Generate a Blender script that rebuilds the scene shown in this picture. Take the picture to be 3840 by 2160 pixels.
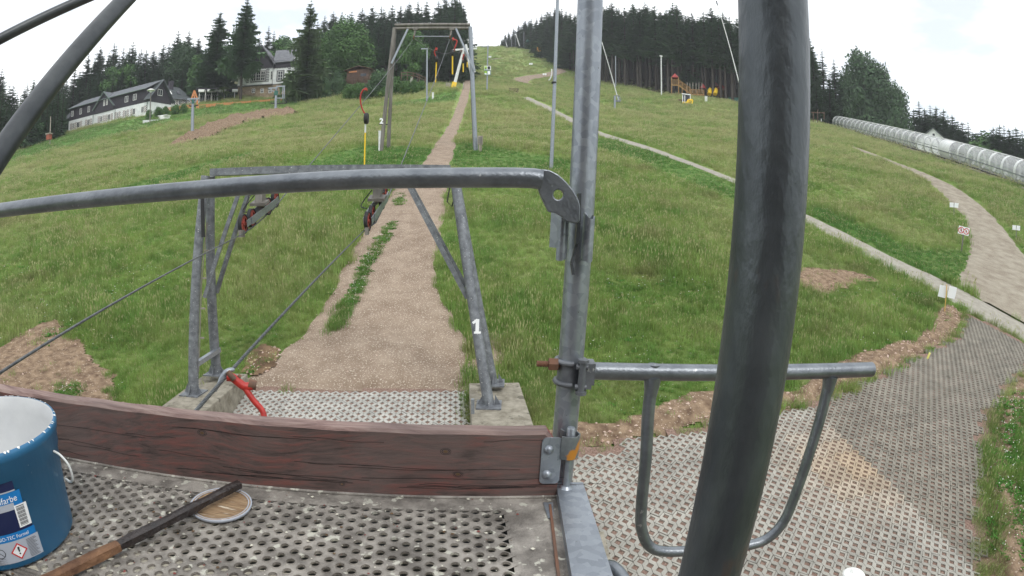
import bpy, bmesh, math, random
import numpy as np
from mathutils import Matrix, Vector, Euler, noise as mnoise

random.seed(7); np.random.seed(7)
SC = bpy.context.scene
for o in list(bpy.data.objects): bpy.data.objects.remove(o)
COL = SC.collection

# ------------------------------------------------------------------ camera (wide fisheye webcam on the platform)
H = 4.6                      # lens height above the ground datum
FPX = 2100.0                 # photo pixels (3840 wide) per radian
PS = 3840 / 2576.0           # all pixel coordinates below are read off a 2576 px wide copy
_up = np.array([0.012, 0.9879, -0.154]); _up /= np.linalg.norm(_up)
_fw = np.array([0, 0, 1.0]); _fw = _fw - _up * (_fw @ _up); _fw /= np.linalg.norm(_fw)
_rt = np.cross(_fw, _up)
if _rt[0] < 0: _rt = -_rt
CAM = np.array([0.0, 0.0, H])
cam = bpy.data.cameras.new('camera'); camo = bpy.data.objects.new('camera', cam); COL.objects.link(camo); SC.camera = camo
cam.type = 'PANO'; cam.panorama_type = 'FISHEYE_LENS_POLYNOMIAL'
cam.fisheye_polynomial_k0 = 0; cam.fisheye_polynomial_k1 = -(1920 / 18.0) / FPX
cam.fisheye_polynomial_k2 = cam.fisheye_polynomial_k3 = cam.fisheye_polynomial_k4 = 0
cam.fisheye_fov = math.radians(200); cam.sensor_width = 36; cam.sensor_fit = 'HORIZONTAL'
cam.clip_start = 0.02; cam.clip_end = 5000
camo.matrix_world = Matrix(((_rt[0], _rt[1], -_rt[2], 0), (_fw[0], _fw[1], -_fw[2], 0), (_up[0], _up[1], -_up[2], H), (0, 0, 0, 1)))

# ------------------------------------------------------------------ sky, sun, exposure
W = bpy.data.worlds.new('World'); SC.world = W; W.use_nodes = True
nt = W.node_tree; nt.nodes.clear()
def wn(t): return nt.nodes.new(t)
sky = wn('ShaderNodeTexSky'); sky.sky_type = 'NISHITA'; sky.sun_disc = False
SUN_EL, SUN_AZ = math.radians(48), math.radians(150)      # high behind bright cloud, behind and to the right
sky.sun_elevation = SUN_EL; sky.sun_rotation = SUN_AZ
tc = wn('ShaderNodeTexCoord'); mp = wn('ShaderNodeMapping'); mp.inputs['Scale'].default_value = (1.2, 1.2, 3.5)
nz = wn('ShaderNodeTexNoise'); nz.inputs['Scale'].default_value = 1.7; nz.inputs['Detail'].default_value = 7; nz.inputs['Roughness'].default_value = .55
cr = wn('ShaderNodeValToRGB'); cr.color_ramp.elements[0].position = .34; cr.color_ramp.elements[0].color = (.50, .50, .50, 1)
cr.color_ramp.elements[1].position = .50; cr.color_ramp.elements[1].color = (1, 1, 1, 1)
mx = wn('ShaderNodeMix'); mx.data_type = 'RGBA'
mx.inputs[7].default_value = (10.6, 10.9, 11.2, 1)
bg = wn('ShaderNodeBackground'); bg.inputs['Strength'].default_value = 0.1
wo = wn('ShaderNodeOutputWorld')
L = nt.links.new
L(tc.outputs['Generated'], mp.inputs[0]); L(mp.outputs[0], nz.inputs['Vector']); L(nz.outputs[0], cr.inputs[0])
L(cr.outputs[0], mx.inputs[0]); L(sky.outputs[0], mx.inputs[6]); L(mx.outputs[2], bg.inputs['Color']); L(bg.outputs[0], wo.inputs[0])
sun = bpy.data.lights.new('sun', 'SUN'); sun.energy = 0.9; sun.angle = math.radians(14); sun.color = (1, .97, .92)
suno = bpy.data.objects.new('sun', sun); COL.objects.link(suno)
suno.rotation_euler = Euler((math.pi / 2 - SUN_EL, 0, math.pi - SUN_AZ + 0.0), 'XYZ')
SC.view_settings.view_transform = 'Standard'; SC.view_settings.look = 'None'; SC.view_settings.exposure = 0.58
SC.view_settings.gamma = 1.0; SC.view_settings.use_curve_mapping = False
SC.cycles.max_bounces = 6; SC.cycles.diffuse_bounces = 3; SC.cycles.glossy_bounces = 3; SC.cycles.transmission_bounces = 4
SC.cycles.transparent_max_bounces = 12

# ------------------------------------------------------------------ pixel -> place
def ray(px, py):
    dx = px * PS - 1920; dy = -(py * PS - 1080); r = math.hypot(dx, dy); th = r / FPX
    k = math.sin(th) / max(r, 1e-9)
    c = np.array([dx * k, dy * k, math.cos(th)])
    return np.array([c @ _rt, c @ _fw, c @ _up])
def P(px, py, d): return CAM + ray(px, py) * d                    # slant distance
def PH(px, py, d):
    r = ray(px, py); return CAM + r * (d / math.hypot(r[0], r[1]))  # horizontal distance
def Ppl(px, py, p0, n):
    r = ray(px, py); return CAM + r * (np.dot(np.array(p0) - CAM, n) / np.dot(r, n))
def sstep(a, b, x):
    t = np.clip((x - a) / (b - a), 0, 1); return t * t * (3 - 2 * t)

# ------------------------------------------------------------------ terrain height
GY = np.array([-60, 0, 5, 8, 10, 13, 17, 26, 32, 36, 51, 66, 88, 140, 200, 290, 330, 400, 600, 1500.])
GZ = np.array([-8, -5.0, -4.45, -3.95, -3.68, -3.0, -1.85, .5, 2.1, 3.2, 6.6, 10.3, 16.4, 31, 49, 78.5, 87, 88, 76, 40.]) + H
_m = np.gradient(GZ, GY)
def g0(y):
    y = np.clip(y, -60, 1499.0); i = np.clip(np.searchsorted(GY, y, side='right') - 1, 0, len(GY) - 2)
    h = GY[i + 1] - GY[i]; t = (y - GY[i]) / h
    return ((1 + 2 * t) * (1 - t) ** 2 * GZ[i] + t * (1 - t) ** 2 * h * _m[i] + t * t * (3 - 2 * t) * GZ[i + 1] + t * t * (t - 1) * h * _m[i + 1])
CP = []
def cp(px, py, d): p = PH(px, py, d); CP.append((p[0], p[1], p[2] - float(g0(p[1]))))
cp(172, 335, 138); cp(374, 289, 115); cp(425, 278, 121); cp(740, 250, 122); cp(484, 342, 82); cp(693, 284, 100)
cp(0, 402, 100); cp(0, 900, 15.5); cp(2095, 321, 135); cp(2420, 410, 92); cp(2576, 474, 66); cp(2425, 780, 22); cp(2420, 632, 34)
cp(1663, 241, 138); cp(1771, 248, 132); cp(1860, 262, 132); cp(1720, 262, 118); cp(1386, 424, 31); cp(968, 378, 36); cp(1205, 378, 36)
cp(1546, 277, 100); cp(1300, 236, 100); cp(1150, 225, 98); cp(1174, 160, 200); cp(1260, 119, 320); cp(1360, 122, 300); cp(1520, 205, 180)
cp(900, 236, 112); cp(1050, 245, 95); cp(620, 243, 128); cp(800, 245, 118)
for x, y, r in ((0, 0, 0), (-12, 2, 0), (12, 2, 0.1), (-5, 9, 0), (0, 9.5, 0), (-9, 12, 0), (6, 12, 0), (5, 20, 0), (12, 9, .0), (-150, 60, -3), (-160, 0, -3), (160, 0, -4),
                (170, 90, -4), (0, -50, 0), (120, 200, -4), (-120, 200, 0), (60, 260, 3), (-60, 280, 2), (0, 500, 0), (-200, 500, 0), (250, 500, 0), (60, 180, 0)):
    CP.append((x, y, r))
CP = np.array(CP)
def _k(r): return -r * np.exp(-r / 220.0)         # soft radial kernel
_n = len(CP); _D = np.hypot(CP[:, None, 0] - CP[None, :, 0], CP[:, None, 1] - CP[None, :, 1])
_A = np.zeros((_n + 1, _n + 1)); _A[:_n, :_n] = np.abs(_D) * -1 - np.eye(_n) * (1.5); _A[:_n, _n] = 1; _A[_n, :_n] = 1
_w = np.linalg.solve(_A, np.r_[CP[:, 2], 0])
def hill(x, y):
    x = np.asarray(x, float); y = np.asarray(y, float)
    r = np.sqrt((x[..., None] - CP[:, 0]) ** 2 + (y[..., None] - CP[:, 1]) ** 2 + 9.0)
    return g0(y) + (-r) @ _w[:_n] + _w[_n]
def plazaz(x, y): return H - 3.73 + .155 * (np.asarray(y, float) - 10) + 0 * np.asarray(x, float)
PN = np.array([0, -.155, 1.0]); PN /= np.linalg.norm(PN); PP0 = np.array([0, 10, H - 3.73])
def PPz(px, py): return Ppl(px, py, PP0, PN)[:2]

def in_poly(x, y, poly):
    x = np.asarray(x); y = np.asarray(y); ins = np.zeros(x.shape, bool); n = len(poly); j = n - 1
    for i in range(n):
        xi, yi = poly[i]; xj, yj = poly[j]
        c = ((yi > y) != (yj > y)) & (x < (xj - xi) * (y - yi) / (yj - yi + 1e-12) + xi)
        ins ^= c; j = i
    return ins
def dist_poly(x, y, poly, closed=True):
    d = np.full(np.shape(x), 1e9); n = len(poly)
    for i in range(n if closed else n - 1):
        ax, ay = poly[i]; bx, by = poly[(i + 1) % n]; vx, vy = bx - ax, by - ay
        t = np.clip(((x - ax) * vx + (y - ay) * vy) / (vx * vx + vy * vy + 1e-12), 0, 1)
        d = np.minimum(d, np.hypot(x - ax - t * vx, y - ay - t * vy))
    return d
PLAZA = [PPz(*p) for p in ((1300, 1158), (1450, 1126), (1560, 1108), (1700, 1078), (1800, 1050), (2040, 1012), (2130, 975), (2250, 925), (2330, 880), (2400, 845), (2424, 818), (2427, 781),
                           (2500, 818), (2576, 858), (2640, 895), (2600, 925), (2545, 962), (2505, 1030), (2488, 1120), (2478, 1250), (2470, 1449))] + [(6.5, 2), (6.5, -4), (-4, -4), (-4, 3), (-1.2, 6.0)]
STRIP = [PPz(*p) for p in ((622, 968), (1166, 976), (1174, 1085))] + [(-.75, 6.5), (-5.3, 6.5), PPz(500, 1075)]
def T(x, y):
    x = np.asarray(x, float); y = np.asarray(y, float)
    z = hill(x, y)
    near = (np.abs(x) < 40) & (y < 40) & (y > -8)
    if near.any():
        xs, ys = np.broadcast_arrays(x, y); n = near
        xx, yy = xs[n], ys[n]; zz = z[n]
        d = dist_poly(xx, yy, PLAZA); ins = in_poly(xx, yy, PLAZA)
        sd = np.where(ins, d, -d)
        wob = .10 * np.sin(xx * 7.1 + yy * 3) * np.sin(yy * 8.3)
        w = sstep(-.42, -.05, sd + wob)
        zz = zz * (1 - w) + (plazaz(xx, yy) - .07) * w
        d = dist_poly(xx, yy, STRIP); ins = in_poly(xx, yy, STRIP); w = sstep(-.25, .0, np.where(ins, d, -d))
        zz = zz * (1 - w) + (plazaz(xx, yy) - .07) * w
        z = z.copy(); z[n] = zz
    if TUN is not None:
        (ax, ay), (bx_, by_) = TUN; tx, ty = bx_ - ax, by_ - ay; l2 = tx * tx + ty * ty; rr = np.hypot(x, y) + 1e-6; qx, qy = x / rr, y / rr
        cr_ = qx * ty - qy * tx; r_ = (ax * ty - ay * tx) / np.where(np.abs(cr_) < 1e-3, 1e-3, cr_); azd = np.degrees(np.arctan2(x, y))
        u_ = np.clip(((qx * r_ - ax) * tx + (qy * r_ - ay) * ty) / l2, -.3, 1.9); zt = _a[2] + (_b[2] - _a[2]) * u_; dd = rr - np.clip(r_, 20, 200) - 4.5
        w = sstep(0, 8, dd) * sstep(29.5, 33.5, azd) * (azd < 150); z = z * (1 - w) + (zt - .10 * np.clip(dd, 0, 150)) * w
    return z
TUN = None; TS = 1
def Ts(x, y): return float(T(np.array([x]), np.array([y]))[0])
def PG(px, py, off=0.0, lo=4.0, hi=500.0):
    """the point of the ground (raised by off) seen at a pixel"""
    r = ray(px, py); t = np.concatenate([np.arange(lo, 60, .1), np.arange(60, hi, .5)])
    X = CAM[0] + r[0] * t; Y = CAM[1] + r[1] * t; Z = CAM[2] + r[2] * t
    f = Z - (T(X, Y) + off); k = np.where(f < 0)[0]
    if len(k) == 0: i = int(np.argmin(f / t)); return np.array([X[i], Y[i], T(X[i:i+1], Y[i:i+1])[0]])
    i = max(k[0], 1); a = f[i - 1] / (f[i - 1] - f[i] + 1e-12); tt = t[i - 1] + (t[i] - t[i - 1]) * a
    return CAM + r * tt
_a, _b = PH(2095, 321, 135), PH(2586, 478, 64.5); TUN = ((_a[0], _a[1]), (_b[0], _b[1])); TS = 1 if ((0 - _a[0]) * (-(_b[1] - _a[1])) + (0 - _a[1]) * (_b[0] - _a[0])) < 0 else -1
# ------------------------------------------------------------------ mesh + object helpers
def link(o): COL.objects.link(o); return o
class MB:
    def __init__(s): s.v = []; s.f = []; s.m = []; s.sm = []
    def add(s, V, F, m=0, smooth=False):
        b = len(s.v); s.v += [tuple(map(float, p)) for p in V]
        for f in F: s.f.append(tuple(b + i for i in f)); s.m.append(m); s.sm.append(smooth)
        return s
    def box(s, c, sz, rot=None, m=0):
        c = Vector(c); h = Vector(sz) * .5; V = []
        for i in (-1, 1):
            for j in (-1, 1):
                for k in (-1, 1):
                    p = Vector((i * h.x, j * h.y, k * h.z))
                    if rot is not None: p = rot @ p
                    V.append(c + p)
        return s.add(V, [(0, 1, 3, 2), (4, 6, 7, 5), (0, 4, 5, 1), (2, 3, 7, 6), (0, 2, 6, 4), (1, 5, 7, 3)], m)
    def bar(s, a, b, w, h=None, up=(0, 0, 1), m=0):
        a = Vector(a); b = Vector(b); h = h or w; d = (b - a); L_ = d.length; d.normalize(); u = Vector(up)
        x = d.cross(u)
        if x.length < 1e-4: x = d.cross(Vector((1, 0, 0)))
        x.normalize(); z = x.cross(d); R = Matrix((x, d, z)).transposed()
        return s.box((a + b) / 2, (w, L_, h), R, m)
    def tube(s, pts, r, seg=10, m=0, caps=True, smooth=True):
        pts = [Vector(p) for p in pts]; n = len(pts); rr = r if hasattr(r, '__len__') else [r] * n
        t = [(pts[min(i + 1, n - 1)] - pts[max(i - 1, 0)]).normalized() for i in range(n)]
        u = t[0].orthogonal().normalized(); V = []; F = []
        for i in range(n):
            if i: 
                u = u - t[i] * u.dot(t[i]); u.normalize()
            w = t[i].cross(u)
            for k in range(seg):
                a = 2 * math.pi * k / seg; V.append(pts[i] + (u * math.cos(a) + w * math.sin(a)) * rr[i])
        for i in range(n - 1):
            for k in range(seg):
                k2 = (k + 1) % seg; F.append((i * seg + k, i * seg + k2, (i + 1) * seg + k2, (i + 1) * seg + k))
        s.add(V, F, m, smooth)
        if caps:
            s.add(V[:seg], [tuple(range(seg))[::-1]], m); s.add(V[-seg:], [tuple(range(seg))], m)
        return s
    def lathe(s, prof, c=(0, 0, 0), seg=24, m=0, M=None, smooth=True):
        V = []; F = []
        for r, z in prof:
            for k in range(seg):
                a = 2 * math.pi * k / seg; V.append(Vector((r * math.cos(a), r * math.sin(a), z)))
        for i in range(len(prof) - 1):
            for k in range(seg):
                k2 = (k + 1) % seg; F.append((i * seg + k, i * seg + k2, (i + 1) * seg + k2, (i + 1) * seg + k))
        if M is not None: V = [M @ v for v in V]
        c = Vector(c); V = [v + c for v in V]
        return s.add(V, F, m, smooth)
    def prism(s, poly, a, b, m=0):
        """poly: list of 3-D points, extruded by vector a->b"""
        d = Vector(b) - Vector(a); n = len(poly); V = [Vector(p) for p in poly] + [Vector(p) + d for p in poly]
        F = [tuple(range(n))[::-1], tuple(range(n, 2 * n))] + [(i, (i + 1) % n, n + (i + 1) % n, n + i) for i in range(n)]
        return s.add(V, F, m)
    def mesh(s, name, mats):
        me = bpy.data.meshes.new(name); me.from_pydata(s.v, [], s.f)
        for mt in (mats if isinstance(mats, (list, tuple)) else [mats]): me.materials.append(mt)
        me.polygons.foreach_set('material_index', s.m); me.polygons.foreach_set('use_smooth', s.sm); me.update()
        return me
    def build(s, name, mats, parent=None, origin=None):
        if origin is None and parent is None and s.v:
            a = np.array(s.v); origin = ((a[:, 0].min() + a[:, 0].max()) / 2, (a[:, 1].min() + a[:, 1].max()) / 2, a[:, 2].min())
        if parent is not None: origin = world_loc(parent)
        if origin is not None:
            ox, oy, oz = origin; s.v = [(x - ox, y - oy, z - oz) for x, y, z in s.v]
        o = link(bpy.data.objects.new(name, s.mesh(name, mats)))
        if parent is not None: o.parent = parent
        elif origin is not None: o.location = origin
        return o
def world_loc(o):
    l = Vector(o.location); p = o.parent
    while p is not None: l += Vector(p.location); p = p.parent
    return tuple(l)
def tag(o, label=None, cat=None, group=None, kind=None):
    if label: o['label'] = label
    if cat: o['category'] = cat
    if group: o['group'] = group
    if kind: o['kind'] = kind
    return o
def empty(name, loc, label=None, cat=None, group=None):
    o = bpy.data.objects.new(name, None); o.empty_display_size = .1; link(o); o.location = tuple(map(float, loc)); return tag(o, label, cat, group)
def copy_tree(o, parent=None):
    c = o.copy(); COL.objects.link(c); c.parent = parent
    for ch in o.children: copy_tree(ch, c)
    return c
def smooth_path(pts, n=8):
    pts = [Vector(p) for p in pts]; out = []
    for i in range(len(pts) - 1):
        p0 = pts[max(i - 1, 0)]; p1 = pts[i]; p2 = pts[i + 1]; p3 = pts[min(i + 2, len(pts) - 1)]
        for k in range(n):
            t = k / n; out.append(.5 * ((2 * p1) + (p2 - p0) * t + (2 * p0 - 5 * p1 + 4 * p2 - p3) * t * t + (3 * p1 - p0 - 3 * p2 + p3) * t ** 3))
    out.append(pts[-1]); return out

# ------------------------------------------------------------------ materials
def lin(r, g, b):
    f = lambda c: (c / 255 / 12.92) if c / 255 <= .04045 else ((c / 255 + .055) / 1.055) ** 2.4
    return (f(r), f(g), f(b), 1)
def mat(name, c1, c2=None, scale=5.0, rough=.7, metal=0.0, bump=0.0, bscale=None, c3=None, stretch=None, detail=6, lo=.35, hi=.65, coord='Object', objrand=0.0, spec=.5, t3=.62, s3=None, voro=False):
    m = bpy.data.materials.new(name); m.use_nodes = True; t = m.node_tree; N = t.nodes; K = t.links.new
    b = N['Principled BSDF']; b.inputs['Roughness'].default_value = rough; b.inputs['Metallic'].default_value = metal
    b.inputs['Specular IOR Level'].default_value = spec
    tcn = N.new('ShaderNodeTexCoord'); mpn = N.new('ShaderNodeMapping')
    if coord == 'World':
        gn = N.new('ShaderNodeNewGeometry'); K(gn.outputs['Position'], mpn.inputs[0])
    else: K(tcn.outputs[coord], mpn.inputs[0])
    if stretch: mpn.inputs['Scale'].default_value = stretch
    src = None
    if c2 is not None:
        if voro:
            n1 = N.new('ShaderNodeTexVoronoi'); n1.inputs['Scale'].default_value = scale; o1 = n1.outputs['Color']
            K(mpn.outputs[0], n1.inputs['Vector'])
            sp = N.new('ShaderNodeSeparateColor'); K(o1, sp.inputs[0]); o1 = sp.outputs[0]
        else:
            n1 = N.new('ShaderNodeTexNoise'); n1.inputs['Scale'].default_value = scale; n1.inputs['Detail'].default_value = detail; n1.inputs['Roughness'].default_value = .62
            K(mpn.outputs[0], n1.inputs['Vector']); o1 = n1.outputs[0]
        r1 = N.new('ShaderNodeMapRange'); r1.inputs[1].default_value = lo; r1.inputs[2].default_value = hi; K(o1, r1.inputs[0])
        mx1 = N.new('ShaderNodeMix'); mx1.data_type = 'RGBA'; mx1.inputs[6].default_value = c1; mx1.inputs[7].default_value = c2
        K(r1.outputs[0], mx1.inputs[0]); src = mx1.outputs[2]
        if c3 is not None:
            n3 = N.new('ShaderNodeTexNoise'); n3.inputs['Scale'].default_value = s3 or scale * 2.7; n3.inputs['Detail'].default_value = 4
            K(mpn.outputs[0], n3.inputs['Vector'])
            r3 = N.new('ShaderNodeMapRange'); r3.inputs[1].default_value = t3; r3.inputs[2].default_value = t3 + .05; K(n3.outputs[0], r3.inputs[0])
            mx3 = N.new('ShaderNodeMix'); mx3.data_type = 'RGBA'; mx3.inputs[7].default_value = c3; K(r3.outputs[0], mx3.inputs[0]); K(src, mx3.inputs[6]); src = mx3.outputs[2]
    if objrand:
        oi = N.new('ShaderNodeObjectInfo'); mr = N.new('ShaderNodeMapRange'); mr.inputs[3].default_value = 1 - objrand; mr.inputs[4].default_value = 1 + objrand; K(oi.outputs['Random'], mr.inputs[0])
        hs = N.new('ShaderNodeHueSaturation'); K(mr.outputs[0], hs.inputs['Value'])
        if src is None: hs.inputs['Color'].default_value = c1
        else: K(src, hs.inputs['Color'])
        src = hs.outputs[0]
    if src is None: b.inputs['Base Color'].default_value = c1
    else: K(src, b.inputs['Base Color'])
    if bump:
        nb = N.new('ShaderNodeTexNoise'); nb.inputs['Scale'].default_value = bscale or scale * 2; nb.inputs['Detail'].default_value = 6; K(mpn.outputs[0], nb.inputs['Vector'])
        bp = N.new('ShaderNodeBump'); bp.inputs['Strength'].default_value = bump; bp.inputs['Distance'].default_value = .02; K(nb.outputs[0], bp.inputs['Height']); K(bp.outputs[0], b.inputs['Normal'])
    return m
M = {}
M['gravel_red'] = mat('red_gravel', lin(152, 136, 119), lin(120, 103, 88), 1.7, .95, bump=1.0, bscale=30, c3=lin(182, 170, 154), t3=.58, s3=30, coord='World', lo=.3, hi=.7, spec=.2)
M['gravel_grey'] = mat('road_gravel', lin(152, 145, 130), lin(124, 114, 100), 1.3, .95, bump=.7, bscale=30, c3=lin(172, 164, 150), t3=.62, s3=26, coord='World', spec=.2)
M['footpath'] = mat('paved_footpath', lin(156, 152, 141), lin(138, 133, 122), 3, .9, bump=.4, bscale=20, coord='World', spec=.2)
M['soil'] = mat('bare_soil', lin(146, 126, 104), lin(98, 80, 66), 5, .95, bump=1.0, bscale=22, c3=lin(182, 168, 150), t3=.63, s3=24, coord='World', spec=.1)
M['soil_dark'] = mat('turned_soil', lin(124, 102, 80), lin(84, 68, 54), 2.5, .95, bump=1.0, bscale=9, c3=lin(166, 150, 120), t3=.6, s3=9, coord='World', spec=.1)
M['concrete'] = mat('concrete', lin(150, 144, 130), lin(112, 106, 92), 6, .9, bump=.3, bscale=40, c3=lin(96, 92, 80), t3=.62, s3=4)
M['galv'] = mat('galvanised_steel', lin(150, 156, 162), lin(132, 138, 145), 40, .38, .6, voro=True, lo=0, hi=1, c3=lin(100, 102, 104), t3=.68, s3=40, bump=.08, bscale=60)
M['galv_dull'] = mat('dull_galvanised_steel', lin(128, 132, 136), lin(92, 95, 100), 9, .5, .35, c3=lin(190, 190, 188), t3=.66, s3=34, bump=.12, bscale=50)
M['steel_dark'] = mat('dark_steel', lin(74, 78, 80), lin(52, 56, 60), 10, .42, .3, c3=lin(118, 86, 76), t3=.68, s3=14, bump=.05, bscale=40)
M['weathered'] = mat('weathered_galvanised_steel', lin(130, 126, 120), lin(98, 94, 88), 5, .6, .3, c3=lin(150, 150, 148), t3=.68, s3=10, stretch=(1, 1, .12))

# ------------------------------------------------------------------ meadow colour, shared by the ground sheet and the grass on it
def meadow_nodes(t, mown_attr=None):
    N = t.nodes; K = t.links.new
    g = N.new('ShaderNodeNewGeometry'); sp = N.new('ShaderNodeSeparateXYZ'); K(g.outputs['Position'], sp.inputs[0])
    def noise(sc, d=3, st=None):
        n = N.new('ShaderNodeTexNoise'); n.inputs['Scale'].default_value = sc; n.inputs['Detail'].default_value = d
        if st:
            m_ = N.new('ShaderNodeMapping'); m_.inputs['Scale'].default_value = st; K(g.outputs['Position'], m_.inputs[0]); K(m_.outputs[0], n.inputs['Vector'])
        else: K(g.outputs['Position'], n.inputs['Vector'])
        return n.outputs[0]
    def mrange(s, a, b, c=0., d=1.):
        r = N.new('ShaderNodeMapRange'); r.inputs[1].default_value = a; r.inputs[2].default_value = b; r.inputs[3].default_value = c; r.inputs[4].default_value = d
        K(s, r.inputs[0]); return r.outputs[0]
    def math_(op, a, b):
        m_ = N.new('ShaderNodeMath'); m_.operation = op; m_.use_clamp = op != 'SUBTRACT'
        for i, v in enumerate((a, b)):
            if isinstance(v, float): m_.inputs[i].default_value = v
            else: K(v, m_.inputs[i])
        return m_.outputs[0]
    def mix(f, a, b):
        m_ = N.new('ShaderNodeMix'); m_.data_type = 'RGBA'; K(f, m_.inputs[0])
        for i, v in ((6, a), (7, b)):
            if isinstance(v, tuple): m_.inputs[i].default_value = v
            else: K(v, m_.inputs[i])
        return m_.outputs[2]
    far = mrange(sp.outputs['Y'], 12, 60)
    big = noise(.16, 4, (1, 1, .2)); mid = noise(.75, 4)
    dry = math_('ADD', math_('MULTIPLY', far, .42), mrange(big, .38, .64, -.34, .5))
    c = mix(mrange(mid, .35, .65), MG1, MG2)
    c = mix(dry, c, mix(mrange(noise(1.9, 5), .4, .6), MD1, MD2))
    c = mix(mrange(noise(.33, 5, (1, 1.6, 1)), .57, .68, 0, .5), c, MR)
    return c, mix, noise, mrange, math_
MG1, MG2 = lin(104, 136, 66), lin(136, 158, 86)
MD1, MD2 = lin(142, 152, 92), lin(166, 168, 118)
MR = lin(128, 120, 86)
MOWN = lin(86, 124, 60)
def mk_ground():
    m = bpy.data.materials.new('meadow_ground'); m.use_nodes = True; t = m.node_tree; N = t.nodes; K = t.links.new; b = N['Principled BSDF']
    c, mix, noise, mrange, math_ = meadow_nodes(t)
    at = N.new('ShaderNodeAttribute'); at.attribute_name = 'mown'
    c = mix(math_('MULTIPLY', at.outputs['Fac'], mrange(noise(1.4, 4), .3, .6, .55, 1)), c, MOWN)
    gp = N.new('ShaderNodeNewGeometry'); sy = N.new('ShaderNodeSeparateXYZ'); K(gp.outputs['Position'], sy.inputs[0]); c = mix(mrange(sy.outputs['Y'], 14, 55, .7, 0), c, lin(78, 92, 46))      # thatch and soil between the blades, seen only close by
    at2 = N.new('ShaderNodeAttribute'); at2.attribute_name = 'wood'
    c = mix(at2.outputs['Fac'], c, mix(mrange(noise(.8, 5), .4, .6), lin(84, 66, 52), lin(60, 66, 40)))
    fine = noise(7, 8); c = mix(mrange(fine, .42, .7, 0, .45), c, lin(72, 98, 46)); c = mix(mrange(noise(3.1, 9), .55, .75, 0, .4), c, lin(150, 148, 112))
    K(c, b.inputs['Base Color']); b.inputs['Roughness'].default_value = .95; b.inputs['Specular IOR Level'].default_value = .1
    bp = N.new('ShaderNodeBump'); bp.inputs['Strength'].default_value = 1.0; bp.inputs['Distance'].default_value = .25; K(noise(2.6, 10), bp.inputs['Height']); K(bp.outputs[0], b.inputs['Normal'])
    return m
M['ground'] = mk_ground()
def mk_grass(name, tint=None, tf=0.0, dark=(.78, 1.3)):
    m = bpy.data.materials.new(name); m.use_nodes = True; t = m.node_tree; N = t.nodes; K = t.links.new; b = N['Principled BSDF']
    c, mix, noise, mrange, math_ = meadow_nodes(t)
    at = N.new('ShaderNodeAttribute'); at.attribute_name = 'mown'; at.attribute_type = 'INSTANCER'
    c = mix(at.outputs['Fac'], c, MOWN)
    if tint:
        v = N.new('ShaderNodeValue'); v.outputs[0].default_value = tf; c = mix(v.outputs[0], c, tint)
    oi = N.new('ShaderNodeObjectInfo'); hs = N.new('ShaderNodeHueSaturation'); K(mrange(oi.outputs['Random'], 0, 1, *dark), hs.inputs['Value']); K(mrange(oi.outputs['Random'], 0, 1, .485, .512), hs.inputs['Hue']); K(c, hs.inputs['Color'])
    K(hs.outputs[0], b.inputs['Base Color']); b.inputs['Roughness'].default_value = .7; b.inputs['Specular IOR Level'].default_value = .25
    try: b.inputs['Subsurface Weight'].default_value = 0
    except Exception: pass
    tr = N.new('ShaderNodeBsdfTranslucent'); K(hs.outputs[0], tr.inputs[0]); ms = N.new('ShaderNodeMixShader'); ms.inputs[0].default_value = .35
    out = [n for n in N if n.type == 'OUTPUT_MATERIAL'][0]; K(b.outputs[0], ms.inputs[1]); K(tr.outputs[0], ms.inputs[2]); K(ms.outputs[0], out.inputs[0])
    return m
M['blade'] = mk_grass('grass_blade'); M['seed'] = mk_grass('grass_seed_head', lin(188, 182, 138), .65, (.8, 1.1)); M['leafy'] = mk_grass('weed_leaf', lin(84, 134, 58), .8)
M['flower'] = mat('white_flower', lin(235, 232, 225), rough=.8)

# ------------------------------------------------------------------ sheets that lie on the hill
def lerp_list(pts, n):
    pts = np.array(pts, float); s = np.r_[0, np.cumsum(np.hypot(*(np.diff(pts[:, :2], axis=0).T)))]; u = np.linspace(0, s[-1], n)
    return np.c_[[np.interp(u, s, pts[:, k]) for k in range(pts.shape[1])]].T
def px_world(lst): return [tuple(PG(*p)[:2]) for p in lst]
def strip_sheet(name, left, right, n, mcols, material, off=.03, rag=.05):
    Lw = np.array(px_world(left)); Rw = np.array(px_world(right))
    # resample both sides with the same relative parameter
    def rs(A):
        s = np.r_[0, np.cumsum(np.hypot(*(np.diff(A, axis=0).T)))]; s /= s[-1]
        u = np.linspace(0, 1, n) ** 1.6
        return np.c_[np.interp(u, s, A[:, 0]), np.interp(u, s, A[:, 1])]
    A, B = rs(Lw), rs(Rw)
    jl = np.array([mnoise.noise(Vector((i * .37, 3.3, 1))) for i in range(n)]) * rag * 2; jr = np.array([mnoise.noise(Vector((i * .41, 9.3, 5))) for i in range(n)]) * rag * 2
    wv = B - A; wl = np.hypot(*wv.T)[:, None]; A = A + wv / wl * jl[:, None]; B = B + wv / wl * jr[:, None]
    X = A[:, None, 0] + (B - A)[:, None, 0] * np.linspace(0, 1, mcols)[None]; Y = A[:, None, 1] + (B - A)[:, None, 1] * np.linspace(0, 1, mcols)[None]
    Z = T(X, Y) + off + np.hypot(X, Y) * .0008
    Z[:, 0] -= off * 1.6; Z[:, -1] -= off * 1.6
    V = np.stack([X, Y, Z], -1).reshape(-1, 3); F = [(i * mcols + k, i * mcols + k + 1, (i + 1) * mcols + k + 1, (i + 1) * mcols + k) for i in range(n - 1) for k in range(mcols - 1)]
    mb = MB(); mb.add(V, F, 0, True); o = mb.build(name, material); o['kind'] = 'structure'
    return o, [tuple(p) for p in np.r_[A, B[::-1]]]
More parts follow.
